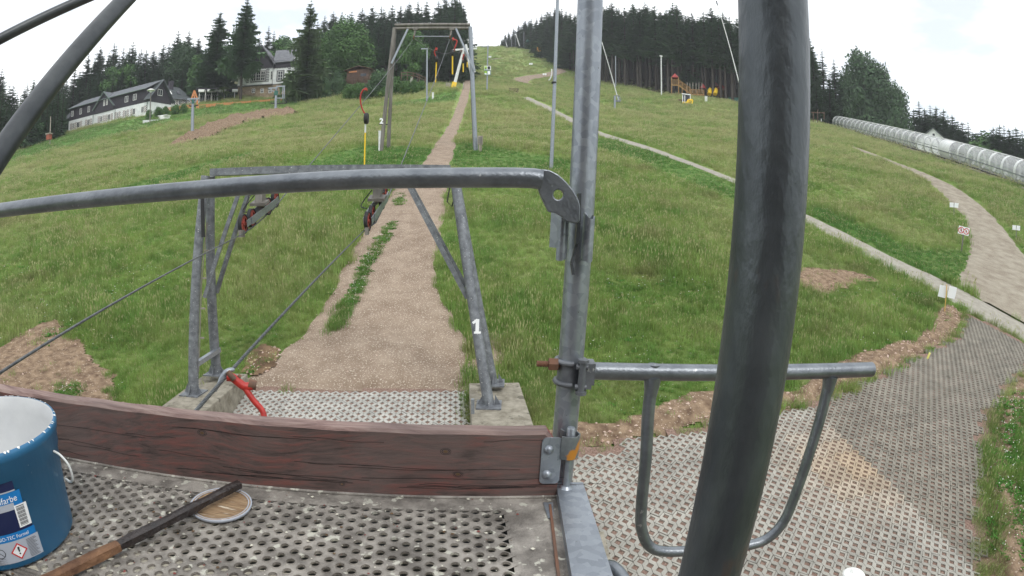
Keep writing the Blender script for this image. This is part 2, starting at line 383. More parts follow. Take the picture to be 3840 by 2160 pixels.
def patch(name, poly, step, material, off=.03, jit=.25, kind='structure', bump=0.0, zf=None):
    poly = np.array(poly); x0, y0 = poly.min(0); x1, y1 = poly.max(0); nx = int((x1 - x0) / step) + 2; ny = int((y1 - y0) / step) + 2
    X, Y = np.meshgrid(x0 + np.arange(nx) * step, y0 + np.arange(ny) * step)
    cx, cy = X[:-1, :-1] + step / 2, Y[:-1, :-1] + step / 2
    nn = np.array([[mnoise.noise(Vector((a * 1.3, b * 1.3, 4))) for a, b in zip(r1, r2)] for r1, r2 in zip(cx, cy)])
    d = dist_poly(cx, cy, poly); sd = np.where(in_poly(cx, cy, poly), d, -d) + nn * jit * 2
    keep = sd > 0
    dv = dist_poly(X, Y, poly); sv = np.where(in_poly(X, Y, poly), dv, -dv)
    Z = (T(X, Y) if zf is None else zf(X, Y)) + off * sstep(-.1, .12, sv + .1) 
    if bump:
        Z = Z + bump * sstep(0, .5, sv) * np.array([[.5 + mnoise.noise(Vector((a * 1.1, b * 1.1, 1))) + .5 * mnoise.noise(Vector((a * 4, b * 4, 1))) for a, b in zip(r1, r2)] for r1, r2 in zip(X, Y)])
    used = {}; V = []; F = []
    def vi(i, j):
        if (i, j) not in used: used[(i, j)] = len(V); V.append((X[i, j], Y[i, j], Z[i, j]))
        return used[(i, j)]
    for i, j in zip(*np.where(keep)): F.append((vi(i, j), vi(i, j + 1), vi(i + 1, j + 1), vi(i + 1, j)))
    mb = MB(); mb.add(V, F, 0, True); o = mb.build(name, material)
    if kind: o['kind'] = kind
    return o

# lift track (reddish gravel)
LP_L = [(600, 968), (640, 925), (705, 882), (755, 835), (800, 775), (850, 700), (900, 610), (940, 535), (990, 478), (1030, 445), (1062, 416), (1092, 371), (1122, 326), (1143, 281), (1155, 249), (1163, 228), (1168, 190), (1175, 166), (1181, 148), (1185.5, 133)]
LP_R = [(1190, 978), (1192, 925), (1185, 870), (1150, 800), (1098, 720), (1105, 620), (1117, 550), (1124, 480), (1130, 445), (1134, 416), (1144, 371), (1153, 326), (1167.5, 281), (1178, 249), (1181.5, 228), (1186, 190), (1192, 166), (1193, 148), (1193, 131)]
o, POLY_PATH = strip_sheet('lift_path', LP_L, LP_R, 260, 9, M['gravel_red'], .035, .10)
# paved footpath crossing the meadow
FP_L = [(2590, 866), (2500, 818), (2425, 780), (2330, 722), (2200, 662), (2110, 606), (2020, 556), (1930, 506), (1850, 462), (1760, 425), (1690, 400), (1600, 368.5), (1510, 342.5), (1430, 305), (1370, 273), (1316, 247.5)]
FP_R = [(2620, 840), (2545, 798), (2470, 757), (2360, 700), (2240, 645), (2130, 588), (2040, 545), (1940, 497), (1862, 456), (1768, 419), (1700, 394), (1610, 362), (1518, 335), (1438, 297), (1378, 266), (1330, 245)]
o, POLY_FP = strip_sheet('footpath', FP_L, FP_R, 220, 5, M['footpath'], .03, .04)
# gravel road on the right
RD_L = [(2470, 757), (2432, 728), (2405, 712), (2425, 672), (2440, 625), (2438, 580), (2424, 545), (2392, 510), (2350, 470), (2290, 432), (2220, 402), (2140, 372)]
RD_R = [(2640, 850), (2640, 790), (2640, 720), (2600, 670), (2566, 630), (2536, 590), (2508, 555), (2470, 518), (2420, 482), (2352, 447), (2270, 416), (2150, 371)]
o, POLY_RD = strip_sheet('gravel_road', RD_L, RD_R, 160, 9, M['gravel_grey'], .05, .12)
# winding track near the top
WT_L = [(1343, 215), (1328, 207), (1336, 200.5), (1364, 196), (1402, 189), (1426, 181)]
WT_R = [(1287, 202), (1298, 196), (1323, 191), (1360, 187), (1388, 180), (1404, 171)]
o, POLY_WT = strip_sheet('winding_track', WT_L, WT_R, 60, 4, M['gravel_red'], .06, .15)
o, POLY_WT2 = strip_sheet('upper_track', [(1232, 151), (1264, 148)], [(1234, 149), (1264, 146)], 10, 3, M['gravel_grey'], .08, .1)
GAP = px_world([(585, 950), (640, 935), (1196, 960), (1190, 1000), (610, 990)])
EXCL = [POLY_PATH, GAP, POLY_FP, POLY_RD, POLY_WT, PLAZA, STRIP]

# bare soil
def ppoly(l): return px_world(l)
DIRT_L = ppoly([(-60, 905), (20, 862), (95, 812), (150, 806), (185, 842), (230, 880), (268, 938), (300, 985), (322, 1040), (300, 1075), (-60, 1075)])
patch('bare_soil', DIRT_L, .11, M['soil'], .03, .22, bump=.05)
DIRT_R = ppoly([(1960, 690), (2015, 674), (2080, 676), (2170, 688), (2225, 708), (2170, 716), (2110, 735), (2070, 748), (2015, 722), (1960, 722)])
patch('bare_soil', DIRT_R, .11, M['soil'], .03, .18, bump=.04)
DIRT_C = ppoly([(610, 940), (632, 890), (660, 868), (706, 880), (700, 925), (650, 950)])
patch('bare_soil', DIRT_C, .08, M['soil_dark'], .05, .10, bump=.06)
DIRT_T1R = ppoly([(1188, 975), (1192, 900), (1185, 860), (1200, 832), (1268, 835), (1276, 900), (1232, 955)])
patch('bare_soil', DIRT_T1R, .08, M['gravel_red'], .04, .12, bump=.02)
MOUND = ppoly([(422, 373), (470, 345), (520, 319), (590, 297), (660, 286), (735, 279), (750, 286), (690, 296), (620, 312), (560, 335), (520, 356), (470, 366)])
patch('earth_mound', MOUND, .45, M['soil'], .3, .5, bump=.6)
EXC_SOIL = [DIRT_L, DIRT_R, DIRT_C, DIRT_T1R, MOUND]
# soil of the cut bank along the plaza
bx = [PPz(*p) for p in ((1380, 1142), (1450, 1126), (1560, 1108), (1700, 1078), (1800, 1050), (2040, 1012), (2130, 975), (2250, 925), (2330, 880), (2400, 845), (2422, 818), (2424, 785))]
BANK = []
for i, (x, y) in enumerate(bx):
    a = bx[max(i - 1, 0)]; b = bx[min(i + 1, len(bx) - 1)]; tx, ty = b[0] - a[0], b[1] - a[1]; l = math.hypot(tx, ty); BANK.append((x - ty / l * (.50 + .40 * i / 11 + .24 * math.sin(i * 2.1)), y + tx / l * (.50 + .40 * i / 11 + .24 * math.sin(i * 2.1))))
BANKP = bx + BANK[::-1]
patch('cut_bank', BANKP, .07, M['soil'], .025, .12, bump=.05)
rb = [PPz(*p) for p in ((2640, 895), (2600, 925), (2545, 962), (2505, 1030), (2488, 1120), (2478, 1250), (2470, 1449), (2466, 1600))]
RB = [(x + .25, y) for x, y in rb] + [(x + 1.1 + .3 * math.sin(y * 1.7), y) for x, y in rb[::-1]]
patch('trench_edge', [(x - .28, y) for x, y in rb] + [(x + 1.0 + .3 * math.sin(y * 1.7), y) for x, y in rb[::-1]], .08, M['soil'], .03, .12, bump=.06)
FAR_R = [(rb[-1][0] + .5, 2), (rb[-1][0] + 6, 2), (rb[0][0] + 5, rb[0][1] + 1), (rb[0][0] + .6, rb[0][1])]
patch('bare_soil', FAR_R, .12, M['soil'], .02, .45, bump=.03)
EXC_SOIL += [BANKP, RB]

# ------------------------------------------------------------------ the ground sheet
mown_polys = [ppoly(l) for l in ([(0, 398), (90, 366), (172, 337), (300, 307), (372, 292), (440, 275), (560, 262), (740, 252), (742, 266), (560, 288), (480, 300), (400, 312), (330, 332), (240, 352), (140, 378), (20, 412), (-30, 420)],
     [(1000, 258), (1060, 250), (1100, 240), (1150, 232), (1140, 252), (1060, 262), (1000, 268)], [(330, 468), (480, 425), (620, 388), (625, 396), (490, 438), (350, 480)], [(775, 418), (860, 385), (930, 370), (1000, 372), (1080, 380), (1060, 416), (1010, 440), (780, 440)],
     [(1136, 416), (1142, 375), (1180, 362), (1240, 375), (1330, 392), (1420, 405), (1425, 430), (1200, 432)], [(1510, 350), (1600, 372), (1760, 430), (1850, 474), (1850, 500), (1700, 440), (1510, 372)], [(2080, 575), (2200, 620), (2330, 690), (2400, 700), (2425, 640), (2380, 640), (2300, 640), (2180, 580), (2060, 530)])]
DOCKP = ppoly([(1300, 860), (2000, 760), (2300, 760), (2400, 800), (2100, 960), (1500, 1100), (1300, 1080)])
def mown_at(x, y):
    r = np.zeros(np.shape(x))
    for p in mown_polys:
        d = dist_poly(x, y, p); r = np.maximum(r, np.where(in_poly(x, y, p), 1, sstep(1.2, 0, d)))
    return r
FOREST = [ppoly(l) for l in ([(1268, 121), (1330, 122), (1400, 122), (1440, 160), (1500, 200), (1540, 207), (1600, 220), (1660, 236), (1730, 240), (1780, 247), (1860, 262), (2000, 285), (2080, 300)],
     [(1176, 145), (1172, 168), (1150, 200), (1100, 212), (1070, 205), (1000, 196), (940, 200), (860, 215)])]
FR = FOREST[0] + [(130, 330), (-8, 420)]
FL = [FOREST[1][0]] + FOREST[1][1:] + [(-80, 140), (-150, 160), (-150, 330), (-20, 330)]
def wood_at(x, y):
    return np.maximum(np.where(in_poly(x, y, FR), 1, 0), np.where(in_poly(x, y, FL), 1, 0))
azs = np.radians(np.concatenate([np.arange(-75, 75, .3), np.arange(75, 285.1, 3.0)]))
ds = [0.3]
while ds[-1] < 560: ds.append(ds[-1] * (1.0075 if 6 < ds[-1] < 40 else 1.02) + .012)
ds = np.array(ds); AZ, DD = np.meshgrid(azs, ds); X = DD * np.sin(AZ); Y = DD * np.cos(AZ)
Z = np.concatenate([T(X[i:i + 40], Y[i:i + 40]) for i in range(0, len(ds), 40)])
Z = Z + np.where((DD > 14) & (DD < 400), .05 * np.sin(X * 1.3) * np.sin(Y * .9 + X * .4), 0) * sstep(14, 25, DD) * 0
nr, na = X.shape; me = bpy.data.meshes.new('ground'); V = np.stack([X, Y, Z], -1).reshape(-1, 3); V_GROUND = V
idx = np.arange(nr * na).reshape(nr, na); nx = np.roll(idx, -1, 1)
Fq = np.stack([idx[:-1], nx[:-1], nx[1:], idx[1:]], -1)
Fq = Fq.reshape(-1, 4); me.vertices.add(len(V)); me.vertices.foreach_set('co', V.ravel().astype(np.float32))
me.loops.add(Fq.size); me.loops.foreach_set('vertex_index', Fq.ravel().astype(np.int32)); me.polygons.add(len(Fq)); me.polygons.foreach_set('loop_start', np.arange(0, Fq.size, 4, dtype=np.int32)); me.polygons.foreach_set('loop_total', np.full(len(Fq), 4, np.int32))
me.update(calc_edges=True); me.polygons.foreach_set('use_smooth', np.ones(len(Fq), bool)); me.materials.append(M['ground'])
for nm, fn in (('mown', mown_at), ('wood', wood_at)):
    a = me.attributes.new(nm, 'FLOAT', 'POINT'); vals = np.zeros(nr * na, np.float32); sel = (DD < 420).ravel() & (np.abs(AZ).ravel() < 1.35)
    vals[sel] = fn(V[sel, 0], V[sel, 1]); a.data.foreach_set('value', vals)
go = link(bpy.data.objects.new('ground', me)); go['kind'] = 'structure'

# ------------------------------------------------------------------ grass paving stones
def proj(Pt):
    q = np.asarray(Pt, float) - CAM; c = np.array([_rt @ q, _fw @ q, _up @ q])
    # world->camera: columns of the ray mapping
    c = _rt * q[0] + _fw * q[1] + _up * q[2]; n = np.linalg.norm(c); th = math.acos(c[2] / n); r = math.hypot(c[0], c[1]) + 1e-9
    return (1920 + FPX * th * c[0] / r) / PS, (1080 - FPX * th * c[1] / r) / PS
def stone_mesh():
    mb = MB(); hd, od, t, s = .056, .0985, .05, .003
    for j in range(4):
        for i in range(3):
            cx = -.25 + .2 * i + .1 * (j % 2) ; cy = -.15 + .1 * j
            for sg in (-1, 1):
                o = [(sg * s, -od), (sg * od, -s), (sg * od, s), (sg * s, od)]; q = [(sg * s, -hd), (sg * hd, 0), (sg * s, hd)]
                V = [(cx + x * .99, cy + y * .99, 0) for x, y in o] + [(cx + x, cy + y, 0) for x, y in q]
                V += [(x, y, -t) for x, y, _ in V]
                F = [(0, 1, 5, 4), (1, 2, 5), (2, 3, 6, 5), (4, 5, 12, 11), (5, 6, 13, 12), (0, 4, 11, 7), (6, 3, 10, 13), (1, 0, 7, 8), (3, 2, 9, 10)]
                if sg < 0: F = [f[::-1] for f in F]
                mb.add(V, F, 0, False)
    return mb
def mk_stone_mat():
    m = bpy.data.materials.new('paver_concrete'); m.use_nodes = True; t = m.node_tree; N = t.nodes; K = t.links.new; b = N['Principled BSDF']
    oi = N.new('ShaderNodeObjectInfo'); g = N.new('ShaderNodeNewGeometry'); n = N.new('ShaderNodeTexNoise'); n.inputs['Scale'].default_value = 3.5; n.inputs['Detail'].default_value = 8; K(g.outputs['Position'], n.inputs['Vector'])
    r = N.new('ShaderNodeMapRange'); r.inputs[1].default_value = .3; r.inputs[2].default_value = .7; r.inputs[3].default_value = .78; r.inputs[4].default_value = 1.16; K(n.outputs[0], r.inputs[0])
    h = N.new('ShaderNodeHueSaturation'); K(r.outputs[0], h.inputs['Value']); K(oi.outputs['Color'], h.inputs['Color']); K(h.outputs[0], b.inputs['Base Color']); b.inputs['Roughness'].default_value = .9
    return m
M['paver'] = mk_stone_mat()
M['bed'] = mat('crushed_brick_gravel', lin(146, 122, 110), lin(112, 92, 82), 30, .95, bump=1.0, bscale=60, c3=lin(184, 168, 156), t3=.62, s3=60, coord='World', lo=.4, hi=.6, spec=.1)
ang = math.radians(5.2); ca, sa = math.cos(ang), math.sin(ang)
SM = stone_mesh()
def pave(parent, poly, first_origin, colf, maxn=300, ymin=3.2):
    poly = np.array(poly); me_ = SM.mesh('grass_paver', M['paver']); cand = []
    for a in range(-40, 60):
        for b in range(-40, 80):
            u, v = a * .6, b * .4; x = first_origin[0] + u * ca - v * sa; y = first_origin[1] + u * sa + v * ca
            if y < ymin or x < -8 or x > 25: continue
            cand.append((x, y))
    C_ = np.array(cand); ins = in_poly(C_[:, 0], C_[:, 1], poly) & (dist_poly(C_[:, 0], C_[:, 1], poly) > .16); C_ = C_[ins]
    R3 = Euler((math.atan(.155), 0, 0)).to_matrix() @ Euler((0, 0, ang)).to_matrix()
    vis = []
    for x, y in C_:
        z = float(plazaz(x, y)); px, py = proj((x, y, z)); d = math.hypot(x, y, z - H)
        vis.append((-40 < px < 2620 and py < 1500, d, x, y, z))
    vis = sorted([v for v in vis if v[0]], key=lambda v: v[1])
    rest = MB(); k = 0
    for i, (_, d, x, y, z) in enumerate(vis):
        z += random.uniform(-.003, .003); Rj = R3 @ Euler((random.gauss(0, .009), random.gauss(0, .009), random.gauss(0, .006))).to_matrix()
        if i < maxn:
            o = bpy.data.objects.new('paver', me_); COL.objects.link(o); o.parent = parent; o.location = Vector((x, y, z)) - Vector(world_loc(parent)); o.rotation_euler = Rj.to_euler(); o.scale = (.986, .982, 1); o.color = colf(x, y)
        else:
            rest.add([Rj @ Vector(v) + Vector((x, y, z)) for v in SM.v], SM.f); k += 1
    if k:
        o = rest.build('far_pavers', M['paver'], parent); o['kind'] = 'stuff'; o.color = colf(*vis[-1][2:4])
    return len(vis)
bline = [PPz(*p) for p in ((2040, 1035), (2249, 1247), (2440, 1460))]
def plcol(x, y):
    a, b = (bline[0], bline[1]) if y > bline[1][1] else (bline[1], bline[2])
    s = ((b[0] - a[0]) * (y - a[1]) - (b[1] - a[1]) * (x - a[0])) / math.hypot(b[0] - a[0], b[1] - a[1])   # >0 = beyond, darker stones
    c0 = np.array(lin(150, 147, 138)[:3]); c1 = np.array(lin(126, 121, 110)[:3]); cs = np.array(lin(172, 150, 122)[:3])
    f = float(sstep(-.1, .35, np.array(s))); c = c0 * (1 - f) + c1 * f
    q = PPz(2150, 1170); sd = math.exp(-((x - q[0]) ** 2 + (y - q[1]) ** 2) / 1.1) * (1 - f) * .8; c = c * (1 - sd) + cs * sd
    c = c * random.uniform(.89, 1.09); return (*c, 1)
pl = patch('plaza', PLAZA, .25, M['bed'], 0.0, .02, zf=lambda X, Y: plazaz(X, Y) - .022)
print('plaza stones', pave(pl, [(x, y) for x, y in PLAZA], (1.2, 6), plcol))
st = patch('paved_strip', STRIP, .25, M['bed'], 0.0, .02, zf=lambda X, Y: plazaz(X, Y) - .020)
print('strip stones', pave(st, STRIP, (-5, 6.6), lambda x, y: (*(np.array(lin(164, 162, 155)[:3]) * random.uniform(.93, 1.06)), 1)))

sl = MB(); sl.box((-4, 1.2, .12), (10.5, 10.2, .5)); sl_ = sl.build('foundation_slab', M['concrete']); sl_['kind'] = 'structure'

# ------------------------------------------------------------------ grass: tufts scattered with geometry nodes
def tuft(name, n, h, rad, wdt, seeds=0, leaf=False, flowers=0, seed=1):
    rg = random.Random(seed); mb = MB()
    for i in range(n):
        a = rg.uniform(0, 6.283); r = rad * math.sqrt(rg.random()); x, y = r * math.cos(a), r * math.sin(a); hh = h * rg.uniform(.55, 1.1); la = rg.uniform(0, 6.283); lean = hh * rg.uniform(.1, .55); w = wdt * rg.uniform(.7, 1.2)
        dx, dy = math.cos(la), math.sin(la); px_, py_ = -dy * w / 2, dx * w / 2
        if leaf:
            hh *= .6; lean = hh * 1.1; w *= 3
            px_, py_ = -dy * w / 2, dx * w / 2
            V = [(x, y, 0), (x + dx * lean * .5 + px_, y + dy * lean * .5 + py_, hh * .6), (x + dx * lean * .5 - px_, y + dy * lean * .5 - py_, hh * .6), (x + dx * lean * 1.2, y + dy * lean * 1.2, hh * .75)]
            mb.add(V, [(0, 1, 3), (0, 3, 2)], 0, True); continue
        V = [(x - px_, y - py_, -.03), (x + px_, y + py_, -.03), (x + dx * lean * .35 + px_ * .8, y + dy * lean * .35 + py_ * .8, hh * .55), (x + dx * lean * .35 - px_ * .8, y + dy * lean * .35 - py_ * .8, hh * .55), (x + dx * lean, y + dy * lean, hh)]
        mb.add(V, [(0, 1, 2, 3), (3, 2, 4)], 0, True)
    for i in range(seeds):
        a = rg.uniform(0, 6.283); r = rad * math.sqrt(rg.random()); x, y = r * math.cos(a), r * math.sin(a); hh = h * rg.uniform(1.0, 1.45); la = rg.uniform(0, 6.283); dx, dy = math.cos(la), math.sin(la); lean = hh * .15; w = wdt * .5
        tx, ty = x + dx * lean, y + dy * lean; px_, py_ = -dy * w / 2, dx * w / 2
        mb.add([(x - px_, y - py_, 0), (x + px_, y + py_, 0), (tx, ty, hh * .85)], [(0, 1, 2)], 1)
        s = wdt * 1.1
        mb.add([(tx, ty, hh * .78), (tx - dy * s, ty + dx * s, hh * .9), (tx + dx * .02, ty + dy * .02, hh * 1.03), (tx + dy * s, ty - dx * s, hh * .9)], [(0, 1, 2, 3)], 1)
    for i in range(flowers):
        a = rg.uniform(0, 6.283); r = rad * rg.random(); x, y = r * math.cos(a), r * math.sin(a); z = h * rg.uniform(.7, 1.1); s = .013
        mb.add([(x - s, y, z), (x, y - s, z), (x + s, y, z), (x, y + s, z), (x, y, z + s)], [(0, 1, 4), (1, 2, 4), (2, 3, 4), (3, 0, 4)], 2)
    me_ = mb.mesh(name, [M['leafy'] if leaf else M['blade'], M['seed'], M['flower']]); return bpy.data.objects.new(name, me_)
tc_ = bpy.data.collections.new('grass_tufts')
TUFTS = [tuft('a_meadow', 30, .33, .17, .009, 3, seed=1), tuft('b_meadow', 28, .26, .16, .009, 1, seed=2), tuft('c_short', 30, .17, .16, .010, 0, seed=3), tuft('d_short', 28, .20, .15, .010, 1, seed=4),
         tuft('e_weed', 26, .14, .14, .012, 0, leaf=True, flowers=1, seed=5), tuft('f_farmeadow', 34, .38, .42, .026, 7, seed=6), tuft('g_fargreen', 30, .22, .40, .032, 3, seed=7), tuft('h_farmeadow', 34, .33, .42, .024, 4, seed=8)]
for t_ in TUFTS: tc_.objects.link(t_)
def scatter(name, pts, idx, scl, mown, coll=None):
    me_ = bpy.data.meshes.new(name); me_.vertices.add(len(pts)); me_.vertices.foreach_set('co', np.asarray(pts, np.float32).ravel())
    for nm, arr, ty in (('idx', idx, 'INT'), ('scl', scl, 'FLOAT'), ('rot', np.random.rand(len(pts)) * 6.283, 'FLOAT'), ('mown', mown, 'FLOAT')):
        a = me_.attributes.new(nm, ty, 'POINT'); a.data.foreach_set('value', np.asarray(arr, np.int32 if ty == 'INT' else np.float32))
    o = link(bpy.data.objects.new(name, me_)); ng = bpy.data.node_groups.new(name, 'GeometryNodeTree')
    ng.interface.new_socket('Geometry', in_out='INPUT', socket_type='NodeSocketGeometry'); ng.interface.new_socket('Geometry', in_out='OUTPUT', socket_type='NodeSocketGeometry')
    N = ng.nodes; K = ng.links.new; gi = N.new('NodeGroupInput'); goo = N.new('NodeGroupOutput'); ci = N.new('GeometryNodeCollectionInfo'); ci.inputs['Collection'].default_value = coll or tc_; ci.inputs['Separate Children'].default_value = True; ci.inputs['Reset Children'].default_value = True
    ip = N.new('GeometryNodeInstanceOnPoints'); K(gi.outputs[0], ip.inputs['Points']); K(ci.outputs[0], ip.inputs['Instance']); ip.inputs['Pick Instance'].default_value = True
    def attr(nm, ty):
        a = N.new('GeometryNodeInputNamedAttribute'); a.data_type = ty; a.inputs['Name'].default_value = nm; return a.outputs['Attribute']
    K(attr('idx', 'INT'), ip.inputs['Instance Index']); K(attr('scl', 'FLOAT'), ip.inputs['Scale'])
    cx = N.new('ShaderNodeCombineXYZ'); K(attr('rot', 'FLOAT'), cx.inputs[2]); K(cx.outputs[0], ip.inputs['Rotation']); K(ip.outputs[0], goo.inputs[0])
    md = o.modifiers.new('scatter', 'NODES'); md.node_group = ng; return o
rng = np.random.default_rng(3)
NB = 230000
u = rng.random(NB); e = .5; dmin, dmax = 7.0, 330.0
d = (dmin ** e + u * (dmax ** e - dmin ** e)) ** (1 / e)        # density falls as d^-1.5
az = np.radians(rng.uniform(-60, 60, NB)); x = d * np.sin(az); y = d * np.cos(az)
keep = np.ones(NB, bool)
for p in EXCL:
    dd = dist_poly(x, y, p); ins = in_poly(x, y, p); sd = np.where(ins, dd, -dd) + .10 * np.sin(x * 5.3) * np.sin(y * 4.1 + x)
    keep &= sd < (.12 if p in (PLAZA, STRIP) else .08 - np.clip((d - 14) * .009, 0, .75))
for p in EXC_SOIL:
    dd = dist_poly(x, y, p); ins = in_poly(x, y, p)
    if p is BANKP: keep &= ~((ins & (dd + .12 * np.sin(x * 3.1 + 1) * np.sin(y * 2.7) > .0) | (~ins & (dd < .05))) & (rng.random(NB) < .985)); continue
    keep &= ~(ins & (dd + .25 * np.sin(x * 3.1) * np.sin(y * 2.7) > .08) & (rng.random(NB) < .975))
keep &= ~((wood_at(x, y) > .5) & (rng.random(NB) < .9))
keep &= ~(in_poly(x, y, FAR_R) & (np.sin(x * 2.2) * np.sin(y * 1.9) < .35))
x, y, d = x[keep], y[keep], d[keep]; z = T(x, y) - .01; mw = mown_at(x, y)
r = rng.random(len(x)); nz_ = np.sin(x * .8 + 1.3 * np.sin(y * .5)) * np.sin(y * .7 + .6 * np.sin(x * .9))
short = (mw > .5) | (nz_ > .15) & (y < 16)
# collection info sorts children by name, so the index follows the letters
idx = np.where(short, np.where(r < .9, 2 + (rng.random(len(x)) < .5), 4), np.where(r < .28, 0, np.where(r < .72, 1, 3)))
far = d > rng.uniform(17, 50, len(x)); idx = np.where(far, np.where(short & (mw > .5), 6, np.where(r < .5, 5, 7)), idx)
idx = np.where(far & (rng.random(len(x)) < .3), 6, idx)
scl = rng.uniform(.7, 1.2, len(x)) * (.85 + .3 * np.sin(x * .55 + 2 * np.sin(y * .31)) * np.sin(y * .43)) * np.where(far, np.clip((d / 45) ** .5, .75, 1.5), np.clip((d / 11) ** .35, .9, 1.4)) * np.where(mw > .5, .75, 1)
gob = scatter('meadow_grass', np.c_[x, y, z], idx, scl, mw * .9); gob['kind'] = 'stuff'
print('tufts', len(x))
# weeds on the gravel and on the soil
def along(pts, n, wd, seed):
    rg = np.random.default_rng(seed); A = np.array(px_world(pts)); s = np.r_[0, np.cumsum(np.hypot(*(np.diff(A, axis=0).T)))]; u = rg.random(n) * s[-1]
    X = np.interp(u, s, A[:, 0]) + rg.normal(0, wd, n); Y = np.interp(u, s, A[:, 1]) + rg.normal(0, wd, n); return X, Y
WX, WY, WI = [], [], []
for pts, n, wd, ids in (([(842, 838), (858, 800), (880, 762)], 110, .13, (3, 1)), ([(895, 735), (915, 690), (935, 650), (962, 605), (990, 565)], 230, .11, (4, 2)), ([(1000, 520), (1012, 490)], 40, .12, (4, 2)),
                    ([(905, 720), (880, 780)], 40, .1, (4, 2)), ([(640, 935), (690, 905)], 10, .1, (2, 4)), ([(150, 985), (200, 995)], 40, .16, (2, 4)), ([(280, 985), (300, 1010)], 12, .1, (2, 3)), ([(120, 850), (230, 830), (290, 870)], 60, .3, (4, 2)),
                    ([(1188, 968), (1186, 940)], 16, .05, (1, 3)), ([(2255, 1010), (2330, 905)], 8, .08, (2, 3)), ([(2200, 720), (2350, 760)], 60, .3, (4, 2)), ([(2540, 1000), (2540, 1200), (2560, 1400)], 260, .35, (4, 4))):
    X_, Y_ = along(pts, n, wd, n); WX += list(X_); WY += list(Y_); WI += [ids[k % 2] for k in range(n)]
WX, WY = np.array(WX), np.array(WY); inn = ~(in_poly(WX, WY, PLAZA) | in_poly(WX, WY, STRIP)); WX, WY, WI = WX[inn], WY[inn], np.array(WI)[inn]
wob_ = scatter('weeds', np.c_[WX, WY, T(WX, WY) + .02], WI, rng.uniform(.5, 1.1, len(WX)), np.full(len(WX), .6)); wob_['kind'] = 'stuff'
# loose stones
def stones():
    rg = random.Random(5); mb = MB(); rs = []
    for p, n, s0 in ((DIRT_L, 260, .035), (DIRT_R, 90, .035), (BANKP, 500, .035), (DIRT_C, 110, .035), (POLY_PATH, 700, .02), (DIRT_T1R, 200, .03), (RB, 200, .03), (FAR_R, 150, .03)):
        a = np.array(p); a = a[a[:, 1] < 24]
        x0, y0 = a.min(0); x1, y1 = a.max(0); k = 0; g = 0
        while k < n and g < n * 30:
            g += 1; x_, y_ = rg.uniform(x0, x1), rg.uniform(y0, y1)
            if y_ > 22 or not in_poly(np.array([x_]), np.array([y_]), p)[0]: continue
            rs.append((x_, y_, s0 * rg.choice((.5, .7, 1, 1.6, .6)))); k += 1
    zz = T(np.array([r[0] for r in rs]), np.array([r[1] for r in rs]))
    for (x_, y_, s), z_ in zip(rs, zz):
        V = [(x_ + s * rg.uniform(.5, 1.1) * a, y_ + s * rg.uniform(.5, 1.1) * b, z_ + .035 + s * rg.uniform(.3, .8) * c) for a, b, c in ((1, 0, 0), (0, 1, 0), (-1, 0, 0), (0, -1, 0), (0, 0, 1), (0, 0, -1))]
        mb.add(V, [(0, 1, 4), (1, 2, 4), (2, 3, 4), (3, 0, 4), (1, 0, 5), (2, 1, 5), (3, 2, 5), (0, 3, 5)])
    o = mb.build('loose_stones', mat('loose_stone', lin(206, 186, 172), lin(158, 128, 112), 8, .9, coord='World')); o['kind'] = 'stuff'
stones()

# ------------------------------------------------------------------ trees
M['spruce'] = mat('spruce_needles', lin(91, 117, 82), lin(62, 86, 66), .6, .85, c3=lin(108, 126, 88), t3=.6, s3=1.4, coord='Object', objrand=.22, spec=.15)
M['larch'] = mat('larch_needles', lin(104, 124, 86), lin(76, 94, 68), .6, .85, c3=lin(120, 134, 88), t3=.58, s3=1.2, coord='Object', spec=.15)
M['leaf_green'] = mat('leaf_green', lin(88, 120, 66), lin(56, 84, 50), .7, .8, c3=lin(116, 140, 76), t3=.58, s3=1.6, coord='Object', objrand=.12, spec=.2)
M['leaf_dark'] = mat('leaf_dark', lin(80, 104, 70), lin(56, 78, 58), .7, .8, c3=lin(84, 108, 66), t3=.6, s3=1.6, coord='Object', objrand=.12, spec=.2)
M['bark'] = mat('spruce_bark', lin(92, 86, 80), lin(56, 52, 48), 4, .95, coord='Object', stretch=(1, 1, .3), objrand=.25, spec=.1)
M['birch_bark'] = mat('birch_bark', lin(215, 212, 204), lin(110, 104, 98), 3, .9, coord='Object', lo=.5, hi=.62)

